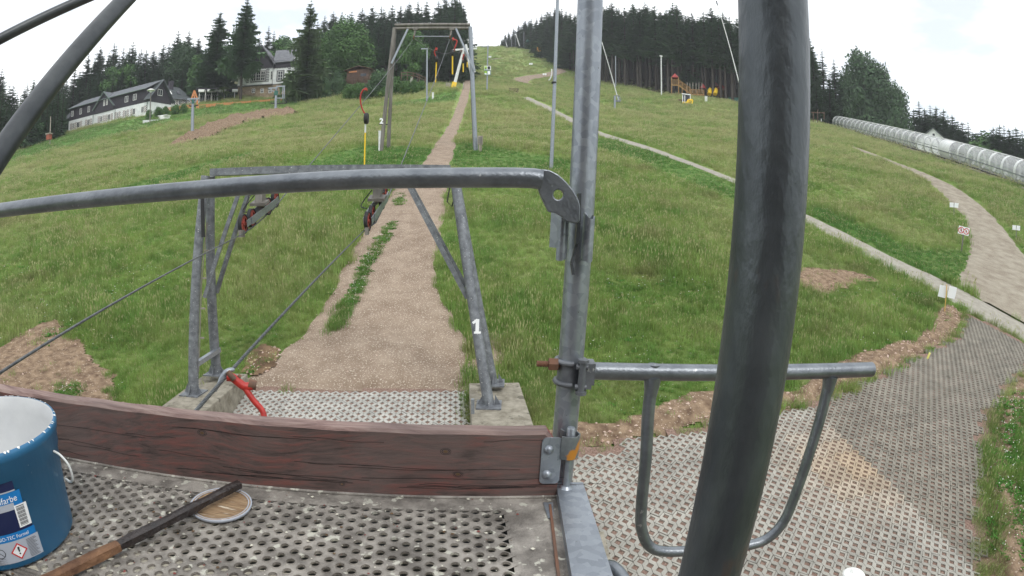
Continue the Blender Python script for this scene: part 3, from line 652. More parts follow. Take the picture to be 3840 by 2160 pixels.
def spruce_meshes(seed, start=.06, R=.16, n_w=34, droop=.35, sparse=0.0, pend=.0):
    """unit-height spruce: crown + trunk meshes (height 1)"""
    rg = random.Random(seed); mb = MB(); lean = rg.uniform(-.01, .01)
    for w in range(n_w):
        t = (w + rg.random() * .8) / n_w; z = start + (1 - start) * t ** 1.0 * .985
        env = (1 - t) ** .74 * (1 if t > .12 or start < .2 else .55 + t * 3.7) * R * rg.uniform(.78, 1.12) + .006
        nb = rg.choice((7, 8, 9)) if t < .85 else 6
        for b in range(nb):
            if rg.random() < sparse: continue
            a = rg.uniform(0, 6.283); L_ = env * rg.uniform(.65, 1.18); dx, dy = math.cos(a), math.sin(a); dr = droop * (1 - t * .9)
            sp = []
            for k in range(6):
                u_ = k / 5; sp.append(Vector((dx * L_ * u_, dy * L_ * u_, z + L_ * (.12 * u_ * (t > .7) - dr * u_ * (1.15 - .55 * u_ * u_)))))
            for k in range(5):
                p, q = sp[k], sp[k + 1]; wd = L_ * (.52 - .07 * k) * rg.uniform(.7, 1.2); 
                for sg in (-1, 1):
                    out = Vector((-dy * sg, dx * sg, 0)) * wd + Vector((dx, dy, 0)) * wd * .55 + Vector((0, 0, -wd * rg.uniform(.15, .5)))
                    mb.add([p, q, p + (q - p) * .5 + out], [(0, 1, 2)], 0)
                if pend or k % 2:
                    hz = wd * (.5 + pend); mb.add([p, q, (p + q) / 2 + Vector((rg.uniform(-.2, .2) * wd, rg.uniform(-.2, .2) * wd, -hz))], [(0, 1, 2)], 0)
            mb.add([sp[4], sp[5] + (sp[5] - sp[4]) * .6, sp[4] + Vector((0, 0, -.015 * L_ / R))], [(0, 1, 2)], 0)
    for v in (0, 1, 2): mb.add([(0.004 * math.cos(v * 2.1), .004 * math.sin(v * 2.1), .97), (.004 * math.cos(v * 2.1 + 2), .004 * math.sin(v * 2.1 + 2), .97), (0, 0, 1.0)], [(0, 1, 2)], 0)
    tr = MB(); tr.tube([(0, 0, -.12), (0, 0, .3), (0, 0, .96)], [.0155, .0115, .002], 7, caps=False)
    if start > .2:       # dead stubs on the bare trunk
        for k in range(16):
            zz = rg.uniform(start * .4, start); a = rg.uniform(0, 6.28); l = rg.uniform(.02, .06); tr.bar((0, 0, zz), (math.cos(a) * l, math.sin(a) * l, zz - .01), .0016)
    return mb, tr
def leafy_meshes(seed, n=5200, lobes=11, w=.42, low=.16, leaf=.020, hang=0.0, top=.98, lobe=1.0):
    rg = random.Random(seed); mb = MB(); LB = []
    for i in range(lobes):
        t = i / (lobes - 1); z = low + (top - low - .1) * t + .02; rr = w * (math.sin(math.pi * (.18 + .72 * t))) * .62; a = i * 2.4
        LB.append((Vector((math.cos(a) * rr * .75, math.sin(a) * rr * .75, z)), w * lobe * rg.uniform(.34, .54) * (.75 + .4 * math.sin(math.pi * t)), .9 if lobe == 1 else 1.25))
    LB.append((Vector((0, 0, (low + top) / 2)), w * .72 * lobe, .9 / lobe)); LB.append((Vector((0, 0, top - .16)), w * .34, .9))
    tot = sum(l[1] ** 2 for l in LB)
    for c, r, sq in LB:
        for k in range(int(n * r * r / tot)):
            d = Vector((rg.gauss(0, 1), rg.gauss(0, 1), rg.gauss(0, 1))).normalized(); d.z *= sq
            p = c + d * r * (rg.uniform(.55, 1.03) + .10 * mnoise.noise(d * 3 + c * 9))
            if p.z < low * .8: continue
            s = leaf * rg.uniform(.6, 1.4); u_ = Vector((rg.gauss(0, 1), rg.gauss(0, 1), rg.gauss(0, 1) * (.6))).normalized(); v_ = u_.cross(d).normalized() if abs(u_.dot(d)) < .98 else u_.orthogonal()
            dn = Vector((0, 0, -hang * s))
            mb.add([p - u_ * s, p - v_ * s * .6, p + u_ * s + dn, p + v_ * s * .6], [(0, 1, 2, 3)], 0)
    tr = MB(); tr.tube([(0, 0, -.1), (0, 0, .3), (.01, 0, .8)], [.022, .016, .004], 8, caps=False)
    for k in range(7):
        a = k * 2.2; z = .22 + .07 * k; tr.tube([(0, 0, z), (math.cos(a) * w * .35, math.sin(a) * w * .35, z + .14), (math.cos(a) * w * .6, math.sin(a) * w * .6, z + .2)], [.008, .005, .002], 5, caps=False)
    return mb, tr
KINDS_T = {}
def reg(k, mesh_pair, mc, mt): KINDS_T[k] = (mesh_pair[0].mesh(k + '_crown', mc), mesh_pair[1].mesh(k + '_trunk', mt))
for i in range(4): reg('full%d' % i, spruce_meshes(10 + i, .05, .17 + .02 * (i % 3), 48, .34 + .05 * (i % 2)), M['spruce'], M['bark'])
for i in range(4): reg('high%d' % i, spruce_meshes(20 + i, .42 + .05 * (i % 2), .145 + .015 * (i % 3), 27, .30, .08), M['spruce'], M['bark'])
reg('slim0', spruce_meshes(31, .05, .12, 40, .45, .05), M['spruce'], M['bark']); reg('slim1', spruce_meshes(32, .05, .14, 34, .5, .1), M['spruce'], M['bark'])
reg('big0', spruce_meshes(41, .27, .235, 50, .40, .0, .5), M['spruce'], M['bark']); reg('big1', spruce_meshes(42, .06, .25, 50, .45, .0, .4), M['spruce'], M['bark'])
reg('larch', spruce_meshes(43, .08, .25, 44, .42, .12, .9), M['larch'], M['bark'])
reg('round0', leafy_meshes(51, 15000, 15, .46, .10, .0145, lobe=.85), M['leaf_green'], M['bark']); reg('round1', leafy_meshes(52, 5200, 9, .36, .12, .022), M['leaf_green'], M['bark'])
reg('round2', leafy_meshes(53, 15000, 17, .40, .06, .0145, top=.99, lobe=.72), M['leaf_dark'], M['bark']); reg('birch', leafy_meshes(54, 5000, 9, .26, .2, .02, 1.6), M['leaf_green'], M['birch_bark'])
reg('bush0', leafy_meshes(55, 3200, 7, .62, .02, .04, top=.9), M['leaf_green'], M['bark']); reg('bush1', leafy_meshes(56, 3200, 6, .7, .02, .045, top=.9), M['leaf_dark'], M['bark'])
def tree(kind, x, y, ztop, label, group=None, name='spruce_tree', cat='tree', wscale=1.0, rz=None, zb=None):
    zb = Ts(x, y) if zb is None else zb; h = max(ztop - zb, 2.0); c, t = KINDS_T[kind]
    e = empty(name, (x, y, zb), label, cat, group)
    for nm, me_ in (('crown', c), ('trunk', t)):
        o = bpy.data.objects.new(nm, me_); COL.objects.link(o); o.parent = e; o.scale = (h * wscale, h * wscale, h); o.rotation_euler = (0, 0, random.uniform(0, 6.28) if rz is None else rz)
    return e
def tree_px(kind, px, py, d, label, group=None, **k):
    p = PH(px, py, d); return tree(kind, p[0], p[1], p[2], label, group, **k)
def sky_interp(lst, px): a = np.array(lst); return float(np.interp(px, a[:, 0], a[:, 1]))
rgt = random.Random(77)
ORD = ['first', 'second', 'third', 'fourth', 'fifth', 'sixth', 'seventh', 'eighth', 'ninth', 'tenth', 'eleventh', 'twelfth', 'thirteenth', 'fourteenth', 'fifteenth', 'sixteenth', 'seventeenth', 'eighteenth', 'nineteenth', 'twentieth']
ORD += ['twenty-' + o_ for o_ in ORD[:9]] + ['thirtieth'] + ['thirty-' + o_ for o_ in ORD[:9]] + ['fortieth'] + ['forty-' + o_ for o_ in ORD[:9]]
WOODS = {}
def wood_stuff(key, kind, p):
    zb = Ts(p[0], p[1]); WOODS.setdefault(key, []).append((p[0], p[1], zb, p[2] - zb, sorted(KINDS_T).index(kind)))
# --- left wood behind the lodge
SKL = [(-60, 150), (6, 170), (34, 209), (70, 207), (86, 197), (110, 194), (130, 190), (160, 182), (190, 166), (224, 133), (253, 116), (289, 105), (336, 102), (370, 120), (388, 123), (413, 104), (450, 74), (477, 74), (501, 90)]
GL = 'spruces of the wood behind the long lodge'
lab = {6: 'tall spruce at the left edge of the picture', 289: 'pointed spruce rising above the left half of the lodge roof', 336: 'broad double-topped spruce above the middle of the lodge roof', 450: 'left of the two tall spruce tops right of the lodge ridge', 477: 'right of the two tall spruce tops right of the lodge ridge'}
for i, (px, py) in enumerate(SKL): tree_px('full%d' % (i % 4), px, py, 150 + 6 * (i % 4) if px > 150 else 128 + 4 * (i % 3), lab.get(px, ORD[i] + ' spruce top from the left on the skyline of the wood behind the lodge'), GL, wscale=1.3)
lbl_fill = 'dark spruce in the dense wood behind the white and black lodge'
for row, (d0, dy, st) in enumerate(((168, 10, 17), (160, 26, 15), (152, 46, 26), (146, 66, 25), (143, 90, 27))):
    px = -70 + row * 5
    while px < 520:
        pyy = sky_interp(SKL, px) + dy + rgt.uniform(-6, 14); d = d0 - (24 if px < 150 else 0) + rgt.uniform(-3, 3)
        p = PH(px, pyy, d)
        if p[2] - Ts(p[0], p[1]) > 4:
            k_ = rgt.choice(('full0', 'full1', 'full2', 'full3', 'slim1'))
            if row < 2: wood_stuff('distant_wood', k_, p)
            else: tree(k_, p[0], p[1], p[2], lbl_fill, GL, wscale=1.4)
        px += st * rgt.uniform(.8, 1.2)
for px in range(-40, 165, 13):            # low edge of the wood left of the lodge
    g_ = PH(px, 395 - max(px, 0) * .33 - 12, 118 + rgt.uniform(-3, 6)); tree(rgt.choice(('full0', 'full2', 'slim0')), g_[0], g_[1], g_[2] + rgt.uniform(7, 13), ORD[(px + 40) // 13] + ' young spruce from the left at the wood edge beside the lodge', GL)
tree_px('slim0', 225, 192, 146, 'slim pale young spruce standing just behind the lodge roof', GL)
tree_px('round1', 318, 163, 147, 'round green deciduous tree behind the middle of the lodge', name='deciduous_tree')
tree_px('round1', 285, 172, 149, 'lower green deciduous tree left of the round one behind the lodge', name='deciduous_tree')
tree_px('round2', 462, 106, 150, 'dark round deciduous tree behind the right end of the lodge', name='deciduous_tree')
tree_px('round1', 500, 140, 138, 'light green deciduous tree beside the two big spruces', name='deciduous_tree', wscale=.8)
# --- big trees by the villa
tree_px('big1', 556, 27, 132, 'big spruce left of the one in front of the villa', 'big old spruces by the villa', wscale=1.3)
tree_px('big0', 624, -6, 122, 'biggest spruce, in front of the villa with its bare lower trunk showing', 'big old spruces by the villa', wscale=.98)
tree_px('larch', 784, -2, 113, 'tall shaggy larch with drooping branches right of the villa', name='larch_tree', wscale=1.0)
tree_px('slim0', 540, 60, 140, 'slim spruce just left of the big spruces', GL)
for px, py, k in ((677, 64, 'full1'), (690, 76, 'full0'), (707, 92, 'round1'), (722, 97, 'round1'), (655, 90, 'full2'), (742, 108, 'round1')): tree_px(k, px, py, 160, 'tree top seen above the villa roof between the big spruces', 'trees behind the villa', name='spruce_tree' if 'full' in k else 'deciduous_tree')
tree_px('round0', 880, 52, 124, 'large round light green deciduous tree right of the larch', name='deciduous_tree')
tree_px('round0', 845, 70, 126, 'green deciduous tree between the larch and the large round tree', name='deciduous_tree', wscale=.8)
tree_px('birch', 1040, 60, 118, 'birch with hanging branches and white stem behind the second lift tower', name='birch_tree')
tree_px('bush1', 850, 178, 112, 'dark tall shrub at the foot of the larch', name='shrub', cat='shrub', wscale=.5)
tree_px('bush1', 822, 196, 111, 'dark shrub left of the tall one under the larch', name='shrub', cat='shrub', wscale=.5)
for px, py, ws, d, l in ((955, 176, .9, 104, 'large dark green bush below the timber hut'), (995, 190, .9, 101, 'bush just left of the lift tower legs below the hut'), (905, 205, .9, 101, 'low bush left of the large bush below the hut'), (880, 208, .9, 103, 'low bush below the left side of the hut'), (1022, 200, .7, 100, 'bush in the hedge right of the tower legs'), (1042, 198, .7, 100, 'middle bush of the hedge right of the tower legs'), (1060, 200, .7, 102, 'last bush of the hedge near the lamp post'), (730, 236, .9, 116, 'low hedge bush at the end of the lattice fence'), (760, 240, .9, 112, 'low bush at the foot of the larch trunk'), (800, 236, .9, 112, 'low bush right of the larch trunk'), (930, 212, 1.1, 99, 'low green bush in front of the large dark one'), (970, 216, 1.1, 98, 'low green bush at the lower edge of the thicket')):
    tree_px('bush0' if 'dark' not in l else 'bush1', px, py, d, l, 'bushes along the thicket below the hut', name='bush', cat='bush', wscale=ws)
for px, py, d, ws, l in ((375, 283, 108, .7, 'green shrub above the left end of the white retaining wall'), (398, 281, 110, .9, 'rounded shrub above the middle of the white retaining wall'), (415, 288, 109, .9, 'shrub by the small white box on the retaining wall'), (442, 276, 110, .9, 'taller leafy shrub right of the retaining wall'), (462, 281, 110, .8, 'shrub at the foot of the steps by the fence')):
    tree_px('bush0', px, py, d, l, 'shrubs in front of the lodge', name='shrub', cat='shrub', wscale=ws)
# --- wood left of the lift line
SKM = [(800, 52), (818, 38), (840, 27), (861, 28), (886, 26), (912, 18), (939, 12), (960, 14), (988, 10), (1009, 12), (1031, 4), (1052, 1), (1074, 1), (1104, 1), (1124, 3), (1151, 6), (1167, 10)]
GM = 'spruces of the wood left of the lift line'
for i, (px, py) in enumerate(SKM): tree_px('full%d' % (i % 4), px, py, 158 + 5 * (i % 3), ORD[i] + ' spruce top from the left on the skyline between larch and lift track', GM, wscale=1.3)
for row, (d0, dy, st) in enumerate(((172, 12, 15), (162, 26, 14), (152, 44, 16), (142, 66, 24), (136, 88, 26))):
    px = 800 + row * 4
    while px < 1176:
        pyy = sky_interp(SKM, px) + dy + rgt.uniform(-5, 12); p = PH(px, pyy, d0 + rgt.uniform(-3, 3))
        if p[2] - Ts(p[0], p[1]) > 4:
            k_ = rgt.choice(('full0', 'full1', 'full3', 'high0')) if row < 3 else rgt.choice(('full0', 'high1', 'slim1'))
            if row < 3: wood_stuff('distant_wood', k_, p)
            else: tree(k_, p[0], p[1], p[2], 'dark spruce in the dense wood left of the lift line', GM, wscale=1.4)
        px += st * rgt.uniform(.8, 1.2)
for i, (d, hh) in enumerate(((150, 24), (162, 24), (175, 25), (190, 24), (205, 25), (222, 25), (240, 25), (262, 25), (285, 25), (310, 25), (335, 25))):
    for k in range(2):
        p = PH(1178 - (5.2 + k * 5.0 + rgt.random()) * 950 / d / .9, 150, d); tree('full%d' % ((i + k) % 4), p[0], p[1], Ts(p[0], p[1]) + hh * rgt.uniform(.85, 1.1), ORD[i] + (' spruce right beside the upper lift track' if k == 0 else ' spruce in the second row beside the upper lift track'), GM)
# --- right wood
SKR = [(1253, 113), (1263, 96), (1271, 85), (1280, 78), (1292, 70), (1305, 61), (1321, 49), (1336, 44), (1350, 44), (1363, 33), (1376, 25), (1395, 18), (1413, 19), (1424, 24), (1434, 27), (1460, 20), (1490, 10), (1515, 12), (1538, 3), (1557, 18), (1570, 16), (1592, 7), (1608, 17), (1622, 3), (1646, 12), (1662, 27), (1676, 22), (1692, 4), (1701, 9), (1724, 37), (1740, 30), (1755, 40), (1769, 28), (1788, 16), (1806, 34), (1817, 28), (1835, 40), (1853, 43), (1880, 60), (1930, 75), (1990, 90)]
def dR(px): return float(np.interp(px, [1250, 1300, 1350, 1400, 1470, 1540, 1700, 1860, 2050], [318, 285, 245, 215, 185, 166, 150, 142, 142]))
GR = 'spruces of the wood on the right slope'
lr = {1692: 'tall spruce top left of the gap on the right skyline', 1538: 'spruce top just right of the galvanised post', 1622: 'pointed spruce top in the middle of the right wood', 1788: 'tall spruce top near the leaning white mast'}
for i, (px, py) in enumerate(SKR): tree_px(('high%d' % (i % 4)) if px > 1440 else 'full%d' % (i % 4), px, py, dR(px) + 6 * (i % 2), lr.get(px, ORD[i] + ' spruce top from the crest on the skyline of the right wood'), GR, wscale=1.25)
for row, (dd, dy, st) in enumerate(((24, 8, 15), (15, 16, 14), (8, 26, 24), (1, 40, 29), (40, 6, 15), (32, 30, 13))):
    px = 1262 + row * 5
    while px < 2040:
        pyy = sky_interp(SKR, px) + dy + rgt.uniform(-5, 12); p = PH(px, pyy, dR(px) + dd + rgt.uniform(-2, 2))
        if p[2] - Ts(p[0], p[1]) > 5:
            k_ = ('high%d' % rgt.randrange(4)) if px > 1420 else 'full%d' % rgt.randrange(4)
            if row == 5: wood_stuff('distant_wood', 'full%d' % rgt.randrange(4), p)
            elif row in (0, 1, 4): wood_stuff('distant_wood', k_, p)
            else: tree(k_, p[0], p[1], p[2], 'dark spruce in the dense wood on the right slope', GR, wscale=1.35)
        px += st * rgt.uniform(.8, 1.2) * (1 if px > 1440 else .85)
tree_px('full2', 1725, 150, 148, 'low leafy spruce branches behind the playground stairs', GR, wscale=1.4); tree_px('slim1', 1752, 140, 147, 'young spruce right of the playground stairs', GR, wscale=1.3)
# --- far right
for px, py, d, k, l in ((2043, 118, 140, 'full0', 'spruce half hidden by the dark pole on the right'), (2020, 110, 140, 'full1', 'spruce right behind the dark pole'), (2067, 120, 143, 'slim0', 'open-branched spruce right of the dark pole'), (2097, 147, 145, 'full3', 'shorter spruce between the open-branched one and the broad tree'), (2085, 190, 139, 'full1', 'low spruce above the start of the tunnel'), (2052, 200, 138, 'full2', 'low spruce beside the lift gate')): tree_px(k, px, py, d, l, 'spruces right of the dark pole', wscale=1.25)
tree_px('round2', 2163, 120, 150, 'big dark broad deciduous tree behind the start of the tunnel', name='deciduous_tree', wscale=.72)
tree_px('round2', 2205, 150, 149, 'right shoulder tree of the broad dark group behind the tunnel', name='deciduous_tree', wscale=.7)
tree_px('round2', 2130, 176, 148, 'left shoulder tree of the broad dark group behind the tunnel', name='deciduous_tree', wscale=.7)
tree_px('round2', 2250, 205, 148, 'lowest tree at the right of the broad dark group', name='deciduous_tree', wscale=.62)
for i, (px, py) in enumerate(((2298, 272), (2311, 251), (2325, 270), (2339, 262), (2354, 265), (2365, 285), (2373, 272), (2384, 287), (2394.6, 287), (2410, 302), (2420, 303), (2435, 304), (2447, 330), (2305, 292), (2319, 288), (2333, 285), (2347, 288), (2360, 300), (2378, 302), (2391, 306), (2403, 318), (2416, 322), (2428, 326), (2440, 345))): tree_px(('big1', 'full1', 'big1', 'full3')[i % 4], px, py, 150 + 5 * (i % 2), ORD[i] + ' spruce of the group behind the white gabled house', 'spruces behind the white gabled house', wscale=1.5)
for i, (px, py) in enumerate(((2475, 352), (2486, 335), (2498, 317), (2507, 322), (2514, 311), (2525, 312), (2538, 320), (2548, 325), (2555, 317), (2571, 325), (2590, 318), (2494, 340), (2510, 338), (2522, 336), (2535, 342), (2545, 344), (2560, 342), (2574, 346))): tree_px(('big1', 'full1', 'big1', 'full3')[i % 4] if i > 1 else 'round1', px, py, 146 + 5 * (i % 2), ORD[i] + ' spruce of the group at the far right behind the tunnel', 'spruces at the far right behind the tunnel', wscale=1.45)

twc = bpy.data.collections.new('wood_trees')
for k_ in sorted(KINDS_T):
    c_, t_ = KINDS_T[k_]; bmj = bmesh.new(); bmj.from_mesh(c_); n0 = len(bmj.faces); bmj.from_mesh(t_); bmj.faces.ensure_lookup_table()
    for f_ in bmj.faces[n0:]: f_.material_index = 1
    me_ = bpy.data.meshes.new('w_' + k_); bmj.to_mesh(me_); bmj.free(); me_.materials.append(c_.materials[0]); me_.materials.append(t_.materials[0]); twc.objects.link(bpy.data.objects.new('w_' + k_, me_))
for key, lst in WOODS.items():
    a_ = np.array(lst); wo_ = scatter(key, a_[:, :3], a_[:, 4].astype(int), a_[:, 3] * 1.0, np.zeros(len(a_)), twc); wo_['kind'] = 'stuff'

# ------------------------------------------------------------------ buildings
M['plaster'] = mat('white_plaster', lin(226, 228, 226), lin(206, 210, 210), 1.2, .9)
M['slate_wall'] = mat('dark_wall_boards', lin(62, 58, 66), lin(46, 44, 52), 3, .8, stretch=(6, 6, .4))
M['roof_tile'] = mat('dark_roof_tile', lin(96, 100, 104), lin(74, 78, 84), 2, .7)
M['roof_slate'] = mat('grey_slate_roof', lin(112, 114, 118), lin(88, 90, 96), 1.6, .75, bump=.3, bscale=12)
M['gutter'] = mat('green_grey_gutter', lin(96, 112, 104))
M['glass'] = mat('window_glass', lin(38, 44, 52), rough=.12)
M['white'] = mat('white_paint', lin(232, 232, 228), rough=.6)
M['stone'] = mat('sandstone', lin(158, 140, 116), lin(122, 106, 88), 1.5, .9, c3=lin(176, 160, 138), t3=.6, s3=3)
M['stone_grey'] = mat('grey_quoin_stone', lin(104, 104, 106), rough=.9)
M['wood_new'] = mat('orange_larch_wood', lin(206, 140, 92), lin(184, 118, 76), 3, .8)
M['wood_brown'] = mat('brown_timber', lin(104, 82, 68), lin(76, 60, 52), 3, .85, stretch=(1, 1, .2))
M['wood_yellow'] = mat('golden_playground_timber', lin(156, 122, 74), lin(128, 98, 58), 3, .8)
M['red_roof'] = mat('red_roof_boards', lin(160, 54, 48), lin(134, 42, 40), 3, .7)
M['yellow'] = mat('yellow_paint', lin(236, 196, 40), rough=.5)
M['orange'] = mat('orange_padding', lin(240, 168, 30), rough=.6)
M['green_paint'] = mat('green_paint', lin(30, 92, 78), rough=.5)
M['black'] = mat('black_rubber', lin(34, 34, 36), rough=.7)
M['red'] = mat('red_paint', lin(186, 52, 44), lin(150, 40, 36), 20, .45)
def stripes():
    m = bpy.data.materials.new('striped_shutter'); m.use_nodes = True; t = m.node_tree; b = t.nodes['Principled BSDF']; tcn = t.nodes.new('ShaderNodeTexCoord')
    mpn = t.nodes.new('ShaderNodeMapping'); mpn.inputs['Rotation'].default_value = (0, math.radians(42), 0); w = t.nodes.new('ShaderNodeTexWave'); w.wave_type = 'BANDS'; w.bands_direction = 'X'; w.inputs['Scale'].default_value = 1.15
    r = t.nodes.new('ShaderNodeValToRGB'); r.color_ramp.interpolation = 'CONSTANT'; r.color_ramp.elements[0].color = lin(78, 38, 40); r.color_ramp.elements[1].position = .5; r.color_ramp.elements[1].color = lin(228, 228, 224)
    K = t.links.new; K(tcn.outputs['Object'], mpn.inputs[0]); K(mpn.outputs[0], w.inputs[0]); K(w.outputs[1], r.inputs[0]); K(r.outputs[0], b.inputs['Base Color']); b.inputs['Roughness'].default_value = .8
    return m
M['shutter'] = stripes()
class Wall:
    """a vertical wall plane through two ground points; s runs along it, z is height, o is out towards the camera"""
    def __init__(w, A, B):
        w.a = np.array(A[:2]); w.t = (np.array(B[:2]) - w.a); w.L = np.hypot(*w.t); w.t /= w.L; w.n = np.array([w.t[1], -w.t[0]])
        if w.n @ (-w.a) < 0: w.n = -w.n
    def m(w, px, py):
        r = ray(px, py); k = (w.a @ w.n) / (r[:2] @ w.n); p = CAM + r * k; return float((p[:2] - w.a) @ w.t), float(p[2])
    def p(w, s, z, o=0.0): q = w.a + w.t * s + w.n * o; return (q[0], q[1], z)
    def box(w, mb, s0, s1, z0, z1, o0, o1, mi=0):
        V = [w.p(s, z, o) for s in (s0, s1) for z in (z0, z1) for o in (o0, o1)]
        return mb.add(V, [(0, 1, 3, 2), (4, 6, 7, 5), (0, 4, 5, 1), (2, 3, 7, 6), (0, 2, 6, 4), (1, 5, 7, 3)], mi)
    def poly(w, mb, pts, o0, o1, mi=0):
        n = len(pts); V = [w.p(s, z, o0) for s, z in pts] + [w.p(s, z, o1) for s, z in pts]
        return mb.add(V, [tuple(range(n)), tuple(range(n, 2 * n))[::-1]] + [(i, (i + 1) % n, n + (i + 1) % n, n + i)[::-1] for i in range(n)], mi)
def add_window(w, par, s, z, ww, hh, bars=1, cross=0, o=0.0, pane_mat=None, arch=False):
    mb = MB(); f = .07
    w.box(mb, s - ww / 2, s + ww / 2, z + hh / 2 - f, z + hh / 2, o - .05, o + .07); w.box(mb, s - ww / 2, s + ww / 2, z - hh / 2, z - hh / 2 + f, o - .05, o + .09)
    for sx in (s - ww / 2, s + ww / 2 - f): w.box(mb, sx, sx + f, z - hh / 2 + f, z + hh / 2 - f, o - .05, o + .07)
    for b in range(bars): c = s - ww / 2 + ww * (b + 1) / (bars + 1); w.box(mb, c - f / 2, c + f / 2, z - hh / 2 + f, z + hh / 2 - f, o - .05, o + .065)
    for b in range(cross): c = z - hh / 2 + hh * (b + 1) / (cross + 1) + (hh * .12 if cross == 1 else 0); w.box(mb, s - ww / 2 + f, s + ww / 2 - f, c - .025, c + .025, o - .05, o + .062)
    wi = mb.build('window', M['white'], par)
    mb = MB(); w.box(mb, s - ww / 2 + f * .5, s + ww / 2 - f * .5, z - hh / 2 + f * .5, z + hh / 2 - f * .5, o - .03, o + .03); mb.build('pane', pane_mat or M['glass'], wi)
    return wi
def roof_quad(par, name, P4, th, m):
    mb = MB(); P4 = [Vector(p) for p in P4]; n = (P4[1] - P4[0]).cross(P4[3] - P4[0]).normalized()
    if n.z < 0: n = -n
    V = P4 + [p - n * th for p in P4]; mb.add(V, [(0, 1, 2, 3), (7, 6, 5, 4), (0, 4, 5, 1), (1, 5, 6, 2), (2, 6, 7, 3), (3, 7, 4, 0)]); return mb.build(name, m, par)
zl = lambda x, y: (134.2 + .14813 * x, 161 + .14813 * y)
# ---- the long lodge
A = PH(172, 335, 138); C_ = PH(374, 289, 115); w = Wall(A, C_); LL = w.L; BZ = 22.85; BD = 25.5; EV = 28.15; D = 6.2
lodge = empty('lodge', w.p(LL / 2, BZ, -D / 2), 'long white and black lodge with striped shutters and a steep front gable', 'house')
mb = MB(); w.box(mb, 0, LL, BZ - 3.5, BD, -D, 0); mb.build('wall', M['plaster'], lodge)
mb = MB(); w.box(mb, .05, LL - .05, BD + .002, 26.2, -D + .05, -.04); w.box(mb, .3, LL - .9, 26.2, EV, -1.6, -.04)
for k in range(int(LL / .3)): w.box(mb, .15 + k * .3, .2 + k * .3, BD, EV - .05 if .3 < .15 + k * .3 < LL - 1 else 26.1, -.06, .01)
mb.build('clad_wall', M['slate_wall'], lodge)
RZ = 30.2; rs = -D / 2
roof_quad(lodge, 'roof', [w.p(-.3, EV + .12, .35), w.p(LL - .8, EV + .12, .35), w.p(LL + .3, RZ, rs), w.p(2.0, RZ, rs)], .16, M['roof_tile'])      # long shed dormer roof
roof_quad(lodge, 'roof', [w.p(LL - 1.0, 25.9, .75), w.p(LL + .75, 25.9, .75), w.p(LL + .75, RZ + .05, rs), w.p(LL - 1.0, RZ + .05, rs)], .14, M['roof_tile'])
roof_quad(lodge, 'roof', [w.p(-1.6, 26.0, .6), w.p(.6, 26.0, .6), w.p(1.0, 28.4, -1.0), w.p(.2, 28.4, -1.0)], .14, M['roof_tile'])
roof_quad(lodge, 'roof', [w.p(-1.2, 25.9, -D - .6), w.p(LL + .75, 25.9, -D - .6), w.p(LL + .75, RZ + .05, rs), w.p(1.2, RZ, rs)], .14, M['roof_tile'])
mb = MB()
for zz in np.linspace(26.2, RZ - .1, 12):
    f = (zz - 25.9) / (RZ - 25.9); o_ = .75 + (rs - .75) * f; mb.bar(w.p(LL - .95, zz + .04, o_ + .02), w.p(LL + .72, zz + .04, o_ + .02), .06, .05)
mb.build('tile_course', M['gutter'], lodge)
# end gable wall (faces right)
wg = Wall(w.p(LL, 0), w.p(LL, 0, -D)); mb = MB(); wg.poly(mb, [(-.0, BD + .002), (D, BD + .002), (D, 26.1), (D / 2, RZ - .1), (0, 26.1)], -.1, .03); mb.build('gable_wall', M['slate_wall'], lodge)
s_, z_ = wg.m(*zl(1805, 495)); add_window(wg, lodge, D / 2 - .3, 27.6, 1.3, 1.25, 1, 0, .04)
# cross gable on the front
s0, s1, sp, pk = 10.3, 17.9, 14.1, 29.85
mb = MB(); w.poly(mb, [(s0 + .3, BD + .01), (s1 - .3, BD + .01), (s1 - .3, 26.7), (sp, pk - .15), (s0 + .3, 26.7)], -2.5, .12); mb.build('front_gable', M['slate_wall'], lodge)
for sa, sb in ((s0 - .1, sp), (s1 + .1, sp)): roof_quad(lodge, 'roof', [w.p(sa, 26.35, .5), w.p(sb, pk, .5), w.p(sb, pk, -3.2), w.p(sa, 26.35, -1.2)], .16, M['roof_tile'])
mb = MB()
for sa in (s0 - .1, s1 + .1): mb.bar(w.p(sa, 26.3, .52), w.p(sp, pk - .02, .52), .08, .22)
mb.build('bargeboard', M['gutter'], lodge)
for x_, y_ in ((872, 660), (920, 645)): add_window(w, lodge, w.m(*zl(x_, y_))[0], 27.45, .5, 1.25, 1, 0, .13)
for x_, y_ in ((325, 800), (468, 765), (605, 730)): add_window(w, lodge, w.m(*zl(x_, y_))[0], 27.0, .85, 1.25, 1, 0, .0)
for x_, y_ in ((1245, 575), (1385, 540)): add_window(w, lodge, w.m(*zl(x_, y_))[0], 27.05, 1.0, 1.25, 1, 0, .0)
mb = MB()
for s_ in (-.05, s0 - .2, s1 + .25, LL - .5): mb.tube([w.p(s_, 25.6, .12), w.p(s_, BZ - 1, .12)], .06, 6)
mb.tube([w.p(-.3, EV + .02, .42), w.p(LL - .8, EV + .02, .42)], .08, 6); mb.build('gutter', M['gutter'], lodge)
for a_, b_ in ((290, 327), (362, 395), (455, 490), (540, 577), (625, 656), (755, 797), (838, 876), (880, 918), (972, 1012), (1038, 1076), (1111, 1142), (1180, 1215), (1251, 1282), (1310, 1346), (1543, 1586)):
    sa = w.m(*zl(a_, 1020 - (a_ - 290) * .21))[0]; sb = w.m(*zl(b_, 1020 - (b_ - 290) * .21))[0]; mb = MB(); w.box(mb, sa + .03, sb - .03, 23.5, 24.85, .0, .07); mb.build('shutter', M['shutter'], lodge)
